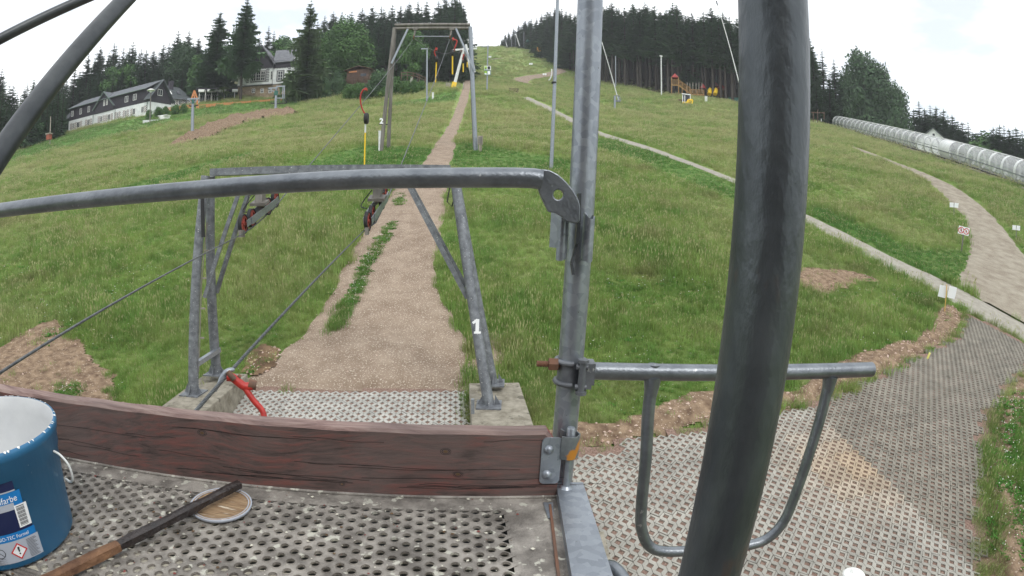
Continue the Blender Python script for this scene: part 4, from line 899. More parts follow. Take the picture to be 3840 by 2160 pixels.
for a_, b_ in ((330, 360), (398, 452), (580, 622), (800, 836), (922, 968), (1079, 1109), (1218, 1249), (1349, 1396), (1495, 1540)):
    sa = w.m(*zl(a_, 1020 - (a_ - 290) * .21))[0]; sb = w.m(*zl(b_, 1020 - (b_ - 290) * .21))[0]; add_window(w, lodge, (sa + sb) / 2, 24.15, max(sb - sa, .5), 1.3, 1, 0, 0)
# ---- annex right of the lodge
za = lambda x, y: zl(x, y)
A2 = PH(*zl(1950, 700), 126); B2 = PH(*zl(2330, 690), 128); w2 = Wall(A2, B2); an = empty('annex_house', w2.p(w2.L / 2, 25, -3), 'smaller tiled annex with chimney and striped shutters right of the lodge gable', 'house')
zt = w2.m(*zl(2130, 600))[1]; zr = w2.m(*zl(2080, 345))[1] + .5
mb = MB(); w2.box(mb, 0, w2.L, 22, zt, -6, 0); mb.build('wall', M['plaster'], an)
roof_quad(an, 'roof', [w2.p(-.4, zt, .5), w2.p(w2.L + .6, zt - .1, .5), w2.p(w2.L - 1.8, zr - .6, -3), w2.p(-1.6, zr, -3)], .15, M['roof_tile'])
roof_quad(an, 'roof', [w2.p(-.4, zt, -6.5), w2.p(w2.L + .6, zt, -6.5), w2.p(w2.L - 1.8, zr - .6, -3), w2.p(-1.6, zr, -3)], .15, M['roof_tile'])
mb = MB()
for k in range(1, 9):
    f = k / 9; mb.bar(w2.p(-.4 - 1.2 * f, zt + (zr - zt) * f + .04, .5 - 3.5 * f), w2.p(w2.L + .6 - 2.4 * f, zt - .1 + (zr - .5 - zt) * f + .04, .5 - 3.5 * f), .07, .05)
mb.build('tile_course', M['gutter'], an)
s_, z_ = w2.m(*zl(2062, 365)); mb = MB(); w2.box(mb, s_ - .5, s_ + .5, zr - 1.6, zr + .7, -2.9, -2.1); mb.build('chimney', M['slate_wall'], an)
for x_ in (2005, 2155): s_, z_ = w2.m(*zl(x_, 475)); f = (z_ - zt) / (zr - zt); mb = MB(); mb.prism([w2.p(s_ - .4, z_ - .4, .55 - 3.5 * f + .35), w2.p(s_ + .4, z_ - .4, .55 - 3.5 * f + .35), w2.p(s_ + .25, z_ + .4, .2 - 3.5 * f - .05), w2.p(s_ - .5, z_ + .4, .2 - 3.5 * f - .05)], (0, 0, 0), (0, 0, .1)); mb.build('roof_window', M['white'] if x_ == 2005 else M['glass'], an)
for x_ in (2045, 2152, 2250):
    s_, z_ = w2.m(*zl(x_, 655)); add_window(w2, an, s_, z_, .8, 1.1, 1, 0, 0)
    for sg in (-1, 1): mb = MB(); w2.box(mb, s_ + sg * .75 - .28, s_ + sg * .75 + .28, z_ - .55, z_ + .55, 0, .07); mb.build('shutter', M['shutter'], an)
# ---- villa
zv = lambda x, y: (469.6 + .16667 * x, 80.5 + .16667 * y)
A = PH(*zv(770, 900), 128); B = PH(*zv(1580, 900), 124); v = Wall(A, B); vil = empty('villa', v.p(7, 28.9, -5), 'white villa with grey quoins, sandstone base and steep slate roof behind the big spruces', 'house')
mb = MB(); v.box(mb, 0, 16, 27, 30.85, -9, 0.06); mb.build('stone_base', M['stone'], vil)
mb = MB(); v.box(mb, 0.1, 16, 30.852, 34.6, -8.9, 0.0); v.box(mb, 0.1, 8.3, 30.853, 34.59, 0, .55); mb.build('wall', M['plaster'], vil)
mb = MB(); v.box(mb, 2.6, 8.45, 34.6, 36.2, -8, .62); v.box(mb, 8.45, 16, 34.6, 36.2, -8.9, .06)
for k in range(34):
    s_ = 2.8 + k * .38
    if s_ < 15.8: o_ = .63 if s_ < 8.3 else .07; v.poly(mb, [(s_ - .17, 34.61), (s_ + .17, 34.61), (s_, 34.36)], o_ - .05, o_)
v.poly(mb, [(2.6, 36.2), (8.45, 36.2), (5.5, 39.6)], -8, .60); mb.build('slate_wall', M['slate_wall'], vil)
roof_quad(vil, 'roof', [v.p(8.3, 35.75, .5), v.p(12.9, 35.85, .5), v.p(15.5, 39.9, -4.5), v.p(7.2, 39.9, -4.5)], .2, M['roof_slate'])
roof_quad(vil, 'roof', [v.p(8.9, 35.3, 1.2), v.p(5.5, 40.0, 1.2), v.p(5.5, 40.0, -6), v.p(8.9, 35.3, -1.2)], .2, M['roof_slate'])
roof_quad(vil, 'roof', [v.p(2.0, 35.3, 1.2), v.p(5.5, 40.0, 1.2), v.p(5.5, 40.0, -6), v.p(2.0, 35.3, -6)], .2, M['roof_slate'])
roof_quad(vil, 'roof', [v.p(7.2, 39.9, -4.5), v.p(15.5, 39.9, -4.5), v.p(16.5, 36, -9.5), v.p(7.2, 36, -9.5)], .2, M['roof_slate'])
mb = MB(); v.poly(mb, [(12.4, 35.2), (16.5, 35.2), (14.6, 38.9)], -3, .35); mb.build('slate_wall', M['slate_wall'], vil)
for x_ in (1235, 935): 
    s_ = v.m(*zv(x_, 640))[0]
    for k in range(8): mb = MB(); v.box(mb, s_ - .33 - .06 * (k % 2), s_ + .33 + .06 * (k % 2), 31.5 + k * .38, 31.7 + k * .38, .5, .62); mb.build('quoin', M['stone_grey'], vil)
s_ = v.m(*zv(1548, 640))[0]
for k in range(8): mb = MB(); v.box(mb, s_ - .33, s_ + .33, 31.5 + k * .38, 31.7 + k * .38, -.05, .06); mb.build('quoin', M['stone_grey'], vil)
mb = MB(); sA = v.m(*zv(990, 680))[0]; sB = v.m(*zv(1200, 680))[0]; v.box(mb, sA - .2, sB + .2, 31.5, 34.1, .5, .6); mb.build('window_surround', M['stone_grey'], vil); mb = MB(); v.box(mb, 9.1, 10.9, 31.4, 34.0, -.05, .05); mb.build('window_surround', M['stone_grey'], vil)
for k in range(3): add_window(v, vil, sA + (sB - sA) * (k + .5) / 3, 32.85, (sB - sA) / 3 - .12, 2.1, 1, 2, .60)
add_window(v, vil, 10.0, 32.7, 1.15, 2.1, 1, 2, .06); add_window(v, vil, 8.1, 32.8, .45, 2.0, 0, 2, .56)
s_, z_ = v.m(*zv(1660, 440)); add_window(v, vil, s_, z_, .8, 1.5, 1, 0, .36)
for x_ in (1010, 1140, 1260): s_, z_ = v.m(*zv(x_, 890)); add_window(v, vil, s_, z_, .75, .95, 1, 1, .07)
mb = MB(); mb.tube([v.p(8.4, 35.6, .7), v.p(8.4, 29, .7)], .05, 6); v.box(mb, 0, 16, 30.78, 30.95, 0, .66 if False else .12); v.box(mb, 0, 8.4, 30.78, 30.95, .1, .68); mb.build('drainpipe', M['stone_grey'], vil)
# ---- terrace pavilion between lodge and villa
A3 = PH(*zv(160, 1060), 127); B3 = PH(*zv(760, 1000), 127); w3 = Wall(A3, B3); pav = empty('terrace_pavilion', w3.p(w3.L / 2, A3[2], -2), 'low dark terrace pavilion with white awnings between lodge and villa', 'pavilion')
zb = A3[2]
mb = MB(); w3.box(mb, 0, w3.L, zb - 2, zb + 1.6, -4, -2.2); mb.build('back_wall', M['stone'], pav)
mb = MB(); w3.box(mb, -.3, w3.L, zb + 2.75, zb + 3.1, -4.2, .2); mb.build('flat_roof', M['slate_wall'], pav)
for s_, ln in ((0.8, 1.4), (3.2, 2.1), (5.6, 1.7), (8.4, 1.3)): mb = MB(); w3.box(mb, s_ - ln / 2, s_ + ln / 2, zb + 2.25, zb + 2.8, -.6, .32); mb.build('awning', M['white'], pav)
for s_ in (.3, 1.7, 3.1, 4.5, 6.0, 8.3): mb = MB(); w3.box(mb, s_, s_ + .12, zb - 1, zb + 2.75, -.1, .05); mb.build('post', M['white'], pav)
for s_ in (1.0, 2.4, 3.8): add_window(w3, pav, s_, zb + 1.2, 1.0, 1.6, 1, 0, -2.1)
# ---- timber gate with A-shaped gable
g = [PH(*zl(x_, y_), 117) for x_, y_ in ((2360, 760), (2440, 755), (2345, 590), (2445, 585), (2395, 450))]
mb = MB(); mb.bar(g[0], g[2], .3, .3); mb.bar(g[1], g[3], .3, .3); mb.bar(g[2], g[4], .22, .3); mb.bar(g[3], g[4], .22, .3); mb.bar((g[2] + g[3]) / 2 - (0, 0, .1) + (g[2] - g[3]) * .45, (g[2] + g[3]) / 2 - (0, 0, .1) - (g[2] - g[3]) * .45, .2, .25)
mb.bar((g[2] + g[3]) / 2, g[4], .15, .15); mb.bar(g[2] * .7 + g[3] * .3, (g[4] + g[3]) / 2, .12); mb.bar(g[3] * .7 + g[2] * .3, (g[4] + g[2]) / 2, .12)
tag(mb.build('timber_gate', M['wood_new']), 'orange timber gateway with A-shaped gable between lodge and terrace', 'gate')
# ---- lattice fence
fence = empty('lattice_fence', PH(620, 262, 121), 'orange wooden lattice fence running along the meadow below the villa', 'fence')
xs = [180, 300, 430, 565, 695, 830, 965, 1110, 1250, 1400, 1545, 1620]; fp = []
for x_ in xs:
    f = (x_ - 180) / 1440; p = PH(*zv(x_, 1150 - 105 * f), 116 + 4 * f); q = PH(*zv(x_, 1100 - 108 * f), 116 + 4 * f); fp.append((p, q)); mb = MB(); mb.bar(p - (0, 0, .6), q + (0, 0, .1), .16, .16); mb.build('post', M['wood_new'], fence)
for i in range(len(fp) - 1):
    (p0, q0), (p1, q1) = fp[i], fp[i + 1]; mb = MB(); V_ = lambda a, b: p0 * (1 - a) * (1 - b) + p1 * a * (1 - b) + q0 * (1 - a) * b + q1 * a * b
    for b in (0, 1): mb.bar(V_(.05, .04 + .92 * b), V_(.95, .04 + .92 * b), .05, .08)
    mb.build('rail', M['wood_new'], fence)
    me_ = None
    for k in range(9):
        mb = MB()
        if i % 2: mb.bar(V_(.05, .1 + .8 * k / 8), V_(.95, .1 + .8 * k / 8), .03, .055)
        else: mb.bar(V_(.08 + .84 * k / 8, .06), V_(.08 + .84 * k / 8, .94), .05, .03)
        mb.build('slat', M['wood_new'], fence)
f2 = empty('picket_fence', PH(450, 275, 116), 'light wooden rail fence between lodge gable and timber gate', 'fence'); pr = []
for x_, y0, y1 in ((1925, 815, 745), (2062, 800, 730), (2210, 785, 712), (2350, 760, 690)):
    p = PH(*zl(x_, y0), 115); q = PH(*zl(x_, y1), 115); pr.append((p, q)); mb = MB(); mb.bar(p - (0, 0, .5), q, .14, .14); mb.build('post', M['wood_new'], f2)
for (p0, q0), (p1, q1) in zip(pr, pr[1:]):
    for f in (.35, .65, .93): mb = MB(); mb.bar(p0 * (1 - f) + q0 * f, p1 * (1 - f) + q1 * f, .05, .14); mb.build('rail', M['wood_new'], f2)
# ---- retaining wall, steps, box, lamp
wr = Wall(PH(*zl(1525, 1080), 104), PH(*zl(1960, 1020), 106)); z0, z1 = wr.m(*zl(1525, 1085))[1], wr.m(*zl(1700, 960))[1]
mb = MB(); wr.poly(mb, [(0, z0 - 1.5), (wr.L, z0 - 1.5), (wr.L, z1 + .35), (0, z1)], -.35, 0); tag(mb.build('retaining_wall', M['plaster']), 'short white retaining wall in the grass in front of the lodge', 'wall')
mb = MB(); wr.box(mb, wr.L - 1.6, wr.L + .1, z1 - .4, z1 + .95, -1.2, .1); mb.box(wr.p(wr.L - .75, z1 + 1.02, -.55), (2.0, 1.5, .12)); tag(mb.build('meter_cabinet', M['white']), 'small white cabinet on the right end of the retaining wall', 'cabinet')
# ---- hut
A4 = PH(872, 204, 116); B4 = PH(928, 200, 114); wh = Wall(A4, B4); hut = empty('timber_hut', wh.p(wh.L / 2, A4[2], -2), 'brown timber hut with shallow gable roof above the thicket', 'hut'); zb = A4[2]
mb = MB(); wh.box(mb, 0, wh.L, zb - 1.5, zb + 2.3, -3.5, 0)
for k in range(int(wh.L / .25)): wh.box(mb, k * .25, k * .25 + .04, zb - .5, zb + 2.2, 0, .03)
mb.build('wall', M['wood_brown'], hut)
roof_quad(hut, 'roof', [wh.p(-.5, zb + 2.25, .5), wh.p(wh.L * .55, zb + 3.0, .5), wh.p(wh.L * .55, zb + 3.0, -4), wh.p(-.5, zb + 2.25, -4)], .12, M['wood_brown']); roof_quad(hut, 'roof', [wh.p(wh.L * .55, zb + 3.0, .5), wh.p(wh.L + .6, zb + 2.2, .5), wh.p(wh.L + .6, zb + 2.2, -4), wh.p(wh.L * .55, zb + 3.0, -4)], .12, M['wood_brown'])
mb = MB(); wh.box(mb, wh.L * .62, wh.L * .88, zb + .7, zb + 1.3, 0, .05); mb.build('window', M['glass'], hut)
mb = MB(); wh.box(mb, wh.L * .1, wh.L * .45, zb + 1.7, zb + 2.0, .03, .09); mb.build('board', M['wood_new'], hut)
mb = MB()
for f in np.linspace(0, 1, 6): wh.box(mb, wh.L * f - .04, wh.L * f + .04, zb - .8, zb + .5, .6, .68)
wh.box(mb, 0, wh.L, zb + .42, zb + .52, .58, .7); wh.box(mb, 0, wh.L, zb, zb + .1, .58, .7); mb.build('railing', M['wood_brown'], hut)
# curved wooden railing right of the thicket
cr_ = empty('curved_railing', PH(1040, 192, 112), 'curved weathered wooden railing beside the lamp post on the left slope', 'railing')
pts = [PH(x_, y_, 112) for x_, y_ in ((1010, 183), (1025, 182), (1040, 184), (1055, 189), (1070, 196))]
for dz in (0, -.55): mb = MB(); mb.tube([p + (0, 0, dz) for p in pts], .09, 6); mb.build('rail', M['wood_brown'], cr_)
for p in pts: mb = MB(); mb.bar(p - (0, 0, 1.6), p + (0, 0, .15), .14, .14); mb.build('post', M['wood_brown'], cr_)
# ---- white gabled house far right
A5 = PH(2330, 352, 112); B5 = PH(2377, 360, 112); w5 = Wall(A5, B5); zt = w5.m(2345, 322)[1]; ho = empty('gabled_house', w5.p(w5.L / 2, zt - 6, -4), 'white gabled house with dark roof half hidden behind the tunnel', 'house')
sp = w5.m(2347, 322)[0]; mb = MB(); w5.poly(mb, [(sp - 3.4, zt - 7), (sp + 3.4, zt - 7), (sp + 3.4, zt - 2.7), (sp, zt), (sp - 3.4, zt - 2.7)], -7, 0); mb.build('wall', M['plaster'], ho)
for sg in (-1, 1): roof_quad(ho, 'roof', [w5.p(sp, zt + .12, .3), w5.p(sp + sg * 3.8, zt - 2.9, .3), w5.p(sp + sg * 3.8, zt - 2.9, -7.3), w5.p(sp, zt + .12, -7.3)], .16, M['roof_tile'])
add_window(w5, ho, sp + .1, zt - 1.3, .6, .7, 0, 0, .02)

# ------------------------------------------------------------------ ski lift
M['rope'] = mat('steel_rope', lin(96, 100, 102), lin(60, 62, 66), 30, .5, .3)
M['white_metal'] = mat('white_metal', lin(222, 224, 222), lin(196, 198, 196), 4, .5)
M['sheave_red'] = mat('red_sheave', lin(160, 66, 56), lin(118, 62, 50), 8, .6)
M['rust'] = mat('rusty_steel', lin(120, 82, 62), lin(86, 70, 60), 9, .8)
M['sheet_white'] = mat('sign_white', lin(236, 238, 238), rough=.5)
M['wood_pale'] = mat('weathered_wood', lin(170, 164, 152), lin(120, 112, 100), 4, .85, stretch=(1, 1, .15))
M['acryl'] = None
uL = np.array([-math.sin(math.radians(5.5)), math.cos(math.radians(5.5)), 0.0]); rL = np.array([uL[1], -uL[0], 0.0])
def V3(p): return Vector((float(p[0]), float(p[1]), float(p[2])))
def digit(par, p, n, h, ch, material, name='number'):
    """a flat numeral, p centre, n outward normal"""
    cu = bpy.data.curves.new(name, 'FONT'); cu.body = ch; cu.size = h; cu.align_x = 'CENTER'; cu.align_y = 'CENTER'; cu.extrude = .002; cu.offset = h * .035; o = bpy.data.objects.new('t', cu); COL.objects.link(o)
    dg = bpy.context.evaluated_depsgraph_get(); me_ = bpy.data.meshes.new_from_object(o.evaluated_get(dg)); bpy.data.objects.remove(o)
    me_.materials.clear(); me_.materials.append(material); me_.name = name
    q = bpy.data.objects.new(name, me_); COL.objects.link(q); n = Vector(n).normalized(); up = Vector((0, 0, 1)); x = up.cross(n).normalized(); y = n.cross(x)
    R = Matrix((x, y, n)).transposed().to_4x4(); R.translation = Vector(p) - (Vector(world_loc(par)) if par is not None else Vector((0, 0, 0)))
    if par is not None: q.parent = par
    q.matrix_local = R; return q
# ---- tower 1 concrete feet
fl, frr, rl, rr = PG(487, 990, .45), PG(1230, 1020, .45), PG(545, 940, .45), PG(1240, 965, .45)
def foot(cx, cy, wx, wy, ztop, depth, label):
    mb = MB(); R = Euler((0, 0, math.radians(5.5))).to_matrix(); mb.box((cx, cy, ztop - depth / 2), (wx, wy, depth), R); o = mb.build('concrete_foot', M['concrete'])
    bv = o.modifiers.new('b', 'BEVEL'); bv.width = .02; bv.segments = 2
    tag(o, label, 'concrete block', 'concrete feet of the first lift tower')
zf = float((fl[2] + rl[2]) / 2)
foot((fl[0] + rl[0]) / 2 + .12, (fl[1] + rl[1]) / 2 - .25, .95, 2.3, fl[2], 1.6, 'mossy concrete block under the left legs of the nearest lift tower')
foot((frr[0] + rr[0]) / 2 + .15, (frr[1] + rr[1]) / 2 - .45, .95, 2.5, frr[2], 1.6, 'concrete block under the right legs of the nearest lift tower')
t1 = empty('lift_tower', (fl + frr) / 2, 'nearest drag lift tower with grey legs and the number 1 on its right leg', 'lift tower', 'towers of the drag lift')
py0 = (fl[:2] @ uL[:2] + rl[:2] @ uL[:2]) / 2; pc = uL * py0; pc[2] = H
bl_, br_ = Ppl(524, 443, pc, uL), Ppl(1142, 432, pc, uL)
def leg(par, a, b, r0, r1, m='galv_dull', name='leg'): mb = MB(); mb.tube([a, b], [r0, r1], 14); return mb.build(name, M[m], par)
for base, top in ((fl, bl_ - uL * .12), (rl, bl_ + uL * .12)): leg(t1, base + (0, 0, -.0), top, .105, .085)
for base, top in ((frr, br_ - uL * .12), (rr, br_ + uL * .12)): leg(t1, base, top, .095, .085)
for base in (fl, rl, frr, rr):
    mb = MB(); mb.box(base + (0, 0, .012), (.42, .42, .024))
    for k in range(4): a = k * math.pi / 2; mb.prism([base + (.1 * math.cos(a), .1 * math.sin(a), .02), base + (.2 * math.cos(a), .2 * math.sin(a), .02), base + (.1 * math.cos(a), .1 * math.sin(a), .2)], (0, 0, 0), (-.01 * math.sin(a), .01 * math.cos(a), 0))
    mb.build('base_plate', M['galv_dull'], t1)
mb = MB(); mb.bar(Ppl(536, 434, pc, uL), Ppl(1133, 426, pc, uL), .30, .13, m=0); mb.build('crossbeam', M['galv_dull'], t1)
for a, b in (((603, 480), (515, 748)), ((628, 480), (545, 736)), ((1030, 470), (1176, 750)), ((1036, 470), (1172, 720))):
    f = -1 if a[0] in (603, 1030) else 1; pcc = pc + uL * f * .22; mb = MB(); mb.bar(Ppl(a[0], a[1], pcc, uL), Ppl(b[0], b[1], pcc + uL * f * .15, uL), .07, .07); mb.build('brace', M['galv_dull'], t1)
mb = MB(); mb.bar(fl + (.1, 0, .55), rl + (.12, 0, .5), .09, .09); mb.build('tie_bar', M['galv'], t1)
mb = MB(); lp = [Ppl(x_, y_, pc, uL) for x_, y_ in ((521, 560), (508, 700), (503, 850), (500, 935))]; mb.tube(lp, .012, 5)
for p in (lp[1] * .5 + lp[0] * .5, lp[1], lp[2] * .5 + lp[1] * .5, lp[2], lp[3] * .6 + lp[2] * .4): mb.bar(p, p + rL * .09, .03)
mb.build('step_rail', M['wood_pale'], t1)
pn = (frr * .45 + br_ * .55) * 0 + Ppl(1200, 815, frr - uL * .0, uL) - uL * .14
pn = Vector(tuple(pn)); mb = MB(); U_ = Vector((0.04, 0, 1)); X_ = Vector(tuple(rL)); N_ = Vector(tuple(uL)); mb.bar(pn - U_ * .11, pn + U_ * .11, .055, .006, up=tuple(uL)); mb.bar(pn + U_ * .10 - X_ * .0, pn + U_ * .045 - X_ * .075, .04, .006, up=tuple(uL)); mb.bar(pn - U_ * .11 - X_ * .05, pn - U_ * .11 + X_ * .06, .035, .006, up=tuple(uL)); mb.build('number_one', M['sheet_white'], t1)
p_ = Ppl(517, 545, fl, uL) - uL * .115; mb = MB(); mb.bar(p_ + (0, 0, .35), p_ - (0, 0, .35), .07, .012, up=tuple(uL)); mb.build('black_strip', M['black'], t1)
p_ = Ppl(1146, 490, pc, uL); mb = MB(); mb.tube([p_ - uL * .14 - rL * .1 + (0, 0, .12), p_ - uL * .2 - rL * .14 - (0, 0, .12), p_ - uL * .16 - rL * .06 - (0, 0, .2), p_ - uL * .12], .012, 5); mb.build('cable_loop', M['black'], t1)
mb = MB(); a_ = frr - uL * .35 - rL * .28; mb.bar(a_ - (0, 0, .9), a_ + (0, 0, .25), .05, .05); tag(mb.build('slotted_rail', M['galv']), 'slotted steel channel standing against the right concrete foot', 'steel rail')
# sheave trains under the crossbeam
def wheel_mb(c, ax, r, wd):
    mb = MB(); ax = Vector(ax).normalized(); R = ax.to_track_quat('Z', 'Y').to_matrix(); tyre = MB()
    tyre.lathe([(r * .86, -wd / 2), (r, -wd / 2), (r * .95, 0), (r, wd / 2), (r * .86, wd / 2), (r * .86, -wd / 2)], tuple(c), 28, 0, R)
    mb.lathe([(r * .86, -wd * .3), (r * .86, wd * .3)], tuple(c), 28, 0, R); mb.lathe([(r * .66, -wd * .32), (r * .86, -wd * .32)], tuple(c), 28, 0, R, False); mb.lathe([(r * .86, wd * .32), (r * .66, wd * .32)], tuple(c), 28, 0, R, False); mb.lathe([(0, -wd * .55), (r * .22, -wd * .55), (r * .22, wd * .55), (0, wd * .55)], tuple(c), 14, 0, R, False)
    for k in range(5):
        a = k * 1.2566; d = R @ Vector((math.cos(a), math.sin(a), 0)); mb.bar(Vector(c) + d * r * .15, Vector(c) + d * r * .8, .05, wd * .4, up=tuple(ax))
    return tyre, mb
def sheave_train(pxs, ds, post, label, ropebelow=True):
    cs = [P(x_, y_, d_) for (x_, y_), d_ in zip(pxs, ds)]; tr = empty('sheave_train', cs[1], label, 'pulley train', 'pulley trains of the first tower')
    dirv = (cs[-1] - cs[0]); dirv /= np.linalg.norm(dirv); ax = np.cross(dirv, (0, 0, 1)); ax /= np.linalg.norm(ax)
    for c in cs:
        ty, hb = wheel_mb(c, ax, .165, .06); h_ = hb.build('wheel', M['sheave_red'], tr); ty.build('tyre', M['black'], h_)
    for sg in (-1, 1): mb = MB(); mb.bar(cs[0] + ax * .07 * sg, cs[1] + ax * .07 * sg + dirv * .1, .012, .11); mb.bar(cs[2] + ax * .07 * sg - dirv * .1, cs[3] + ax * .07 * sg, .012, .11); mb.bar((cs[0] + cs[1]) / 2 + ax * .085 * sg, (cs[2] + cs[3]) / 2 + ax * .085 * sg, .014, .13); mb.build('side_plate', M['galv'], tr)
    m0 = (cs[1] + cs[2]) / 2; mb = MB(); mb.bar(m0 - dirv * .12 + (0, 0, .16), m0 + dirv * .12 + (0, 0, .16), .3, .05); mb.bar(m0 + (0, 0, .1), m0 + (0, 0, .52) + dirv * .1, .14, .16); mb.build('hanger_block', M['weathered'], tr)
    mb = MB(); mb.bar(cs[0] - dirv * .2 + ax * .02 - (0, 0, .1), cs[0] + (0, 0, -.16), .05, .12); mb.build('rope_catcher', M['weathered'], tr)
    mb = MB(); mb.tube(smooth_path([m0 + (0, 0, .3) - ax * .1, m0 - ax * .25 - dirv * .2 + (0, 0, .1), cs[1] - ax * .1 + (0, 0, .1)], 5), .01, 5); mb.build('cable', M['black'], tr); return cs
wl = sheave_train([(612, 563), (633, 548), (673, 519), (692, 501)], [9.6, 9.95, 10.6, 11.0], None, 'left pulley train with red and rusty wheels under the crossbeam of the nearest tower')
wr_ = sheave_train([(925, 556), (936, 539), (961, 504), (968, 488)], [9.3, 9.65, 10.35, 10.7], None, 'right pulley train with black and red wheels under the crossbeam of the nearest tower')
# ---- tower 2
b1, b2, b3 = PG(958.5, 379), PG(970.5, 379), PG(1197.6, 379); c2 = (b1 + b3) / 2; pc2 = uL * (b1[:2] @ uL[:2] + b3[:2] @ uL[:2]) / 2; pc2[2] = H
t2 = empty('lift_tower', c2, 'second drag lift tower with tall weathered legs and the number 2 on its left leg', 'lift tower', 'towers of the drag lift')
q = lambda x, y, o=0.0: Ppl(x, y, pc2 + uL * o, uL)
tl, tr_ = q(993, 72), q(1183, 70)
leg(t2, b1 - (0, 0, .3), tl - uL * .2, .13, .11, 'weathered'); leg(t2, b2 - (0, 0, .3) + uL * 1.2, tl + uL * .2, .13, .10, 'weathered'); leg(t2, b3 - (0, 0, .3), tr_ - uL * .2, .15, .13, 'galv'); leg(t2, b3 + uL * 1.2 - (0, 0, .3), tr_ + uL * .2, .15, .13, 'weathered')
for dy in (0, 8): mb = MB(); mb.tube([q(993, 63.5 + dy * 1.1), q(1183, 62.5 + dy * 1.1)], .11, 10); mb.build('crossbeam', M['weathered'], t2)
for a, b in (((1026, 73), (985, 160)), ((1147, 72), (1194, 178))): mb = MB(); mb.bar(q(*a, -.3), q(*b, -.3), .12, .12); mb.bar(q(*a, .3), q(*b, .3), .12, .12); mb.build('brace', M['galv'], t2)
mb = MB(); mb.tube([q(1041.5, 92), q(1131.8, 92)], .04, 6); mb.build('spreader_bar', M['galv'], t2)
for x_ in (1041, 1132):
    mb = MB(); mb.bar(q(x_ + 4, 72), q(x_ + 1, 90), .1, .1); mb.bar(q(x_ + 4, 68), q(x_ + 4, 76), .2, .3); mb.build('hanger_arm', M['weathered'], t2)
    for o in (-.35, -.12, .12, .35):
        ty, hb = wheel_mb(q(x_, 94, o), rL, .15, .07); hb.add(ty.v, ty.f); hb.build('sheave', M['rust'], t2)
mb = MB(); mb.bar(q(953, 312), q(975, 313), .06, .06); mb.build('clamp', M['black'], t2)
digit(t2, q(959.5, 305, -.25), -uL, .48, '2', M['sheet_white'])
# ---- tower 3 (leaning leg with yellow padding), and 4 behind
b = PG(1139, 226); pc3 = b.copy(); q3 = lambda x, y, o=0.0: Ppl(x, y, pc3 + uL * o, uL)
t3 = empty('lift_tower', b, 'third drag lift tower with a leaning pale leg padded yellow at its foot', 'lift tower', 'towers of the drag lift')
leg(t3, b - (0, 0, .3), q3(1168, 118), .32, .22, 'white_metal'); leg(t3, q3(1200, 226) - (0, 0, 3), q3(1172, 112), .25, .2, 'white_metal')
mb = MB(); mb.bar(b + (q3(1168, 118) - b) * .0, b + (q3(1168, 118) - b) * .17, .8, .8); mb.build('padding', M['yellow'], t3)
mb = MB(); mb.bar(q3(1140, 126), q3(1200, 122), .35, .3); mb.build('crossbeam', M['white_metal'], t3); mb = MB(); mb.bar(q3(1163, 120), q3(1187, 175), .22); mb.build('brace', M['weathered'], t3)
for x_ in (1143, 1160): mb = MB(); mb.bar(q3(x_, 128, -.8), q3(x_, 128, .8), .3, .35); mb.build('sheave_block', M['rust'], t3)
pc4 = uL * 150; pc4[2] = H; q4 = lambda x, y, o=0.0: Ppl(x, y, pc4 + uL * o, uL)
t4 = empty('lift_tower', q4(1180, 150), 'fourth drag lift tower seen small behind the third one', 'lift tower', 'towers of the drag lift')
for a, b_ in (((1166, 182), (1177, 101)), ((1195, 182), (1179, 101))): mb = MB(); mb.bar(q4(*a), q4(*b_), .4); mb.build('leg', M['white_metal'], t4)
mb = MB(); mb.bar(q4(1167, 101), q4(1186, 100), .4); mb.build('crossbeam', M['white_metal'], t4)
# ---- haul ropes
def rope(pts, r, label, seg=6): mb = MB(); mb.tube(pts, r, seg); tag(mb.build('haul_rope', M['rope']), label, 'rope', 'haul ropes of the drag lift')
d2 = float(np.linalg.norm(q(1041, 96) - CAM)); d3 = float(np.linalg.norm(q3(1143, 126) - CAM))
bow = lambda a, b, sag: [a * (1 - t) + b * t - np.array([0, 0, sag * 4 * t * (1 - t)]) for t in np.linspace(0, 1, 14)]
rL0 = P(0, 938, 3.0); rL1 = P(612, 588, 9.5); rope([rL0 + (rL0 - rL1) * .3, rL0, rL1], .0085, 'left haul rope running down from the left pulley train past the platform')
rR0 = P(482, 1046, 2.45); rR1 = P(915, 581, 9.2)
def twisted(a, b, r, name, label):
    a, b = Vector(a), Vector(b); ax = (b - a).normalized(); u_ = ax.orthogonal().normalized(); v_ = ax.cross(u_); Lg = (b - a).length; n = 260; root = None; mb = MB()
    for s in range(6):
        pts = []
        for i in range(n + 1):
            t = (i / n) ** 1.6; ph = s * math.pi / 3 + t * Lg / .055 * 1.0; pts.append(a.lerp(b, t) + (u_ * math.cos(ph) + v_ * math.sin(ph)) * r * .62)
        mb.tube(pts, r * .42, 5)
    o = mb.build(name, M['rope']); return tag(o, label, 'rope', 'haul ropes of the drag lift')
twisted(rR0 + (rR0 - rR1) * .12, rR1, .0095, 'haul_rope', 'right haul rope of twisted steel strands carrying the red grip')
rope([rL1, P(640, 568, 9.95), P(690, 524, 10.9), P(715, 492, 11.3)] + bow(P(730, 474, 11.8), q(1041, 96), .25), .013, 'left haul rope rising from the nearest tower to the second tower')
rope([rR1, P(945, 560, 9.6), P(969, 512, 10.6)] + bow(P(979, 490, 11.0), q(1132, 96), .25), .013, 'right haul rope rising from the nearest tower to the second tower')
rope(bow(q(1041, 96), q3(1143, 125), .9), .022, 'left haul rope between the second and third tower'); rope(bow(q(1132, 96), q3(1160, 123), .9), .022, 'right haul rope between the second and third tower')
rope(bow(q3(1143, 125), q4(1168, 102), 1), .03, 'left haul rope beyond the third tower')
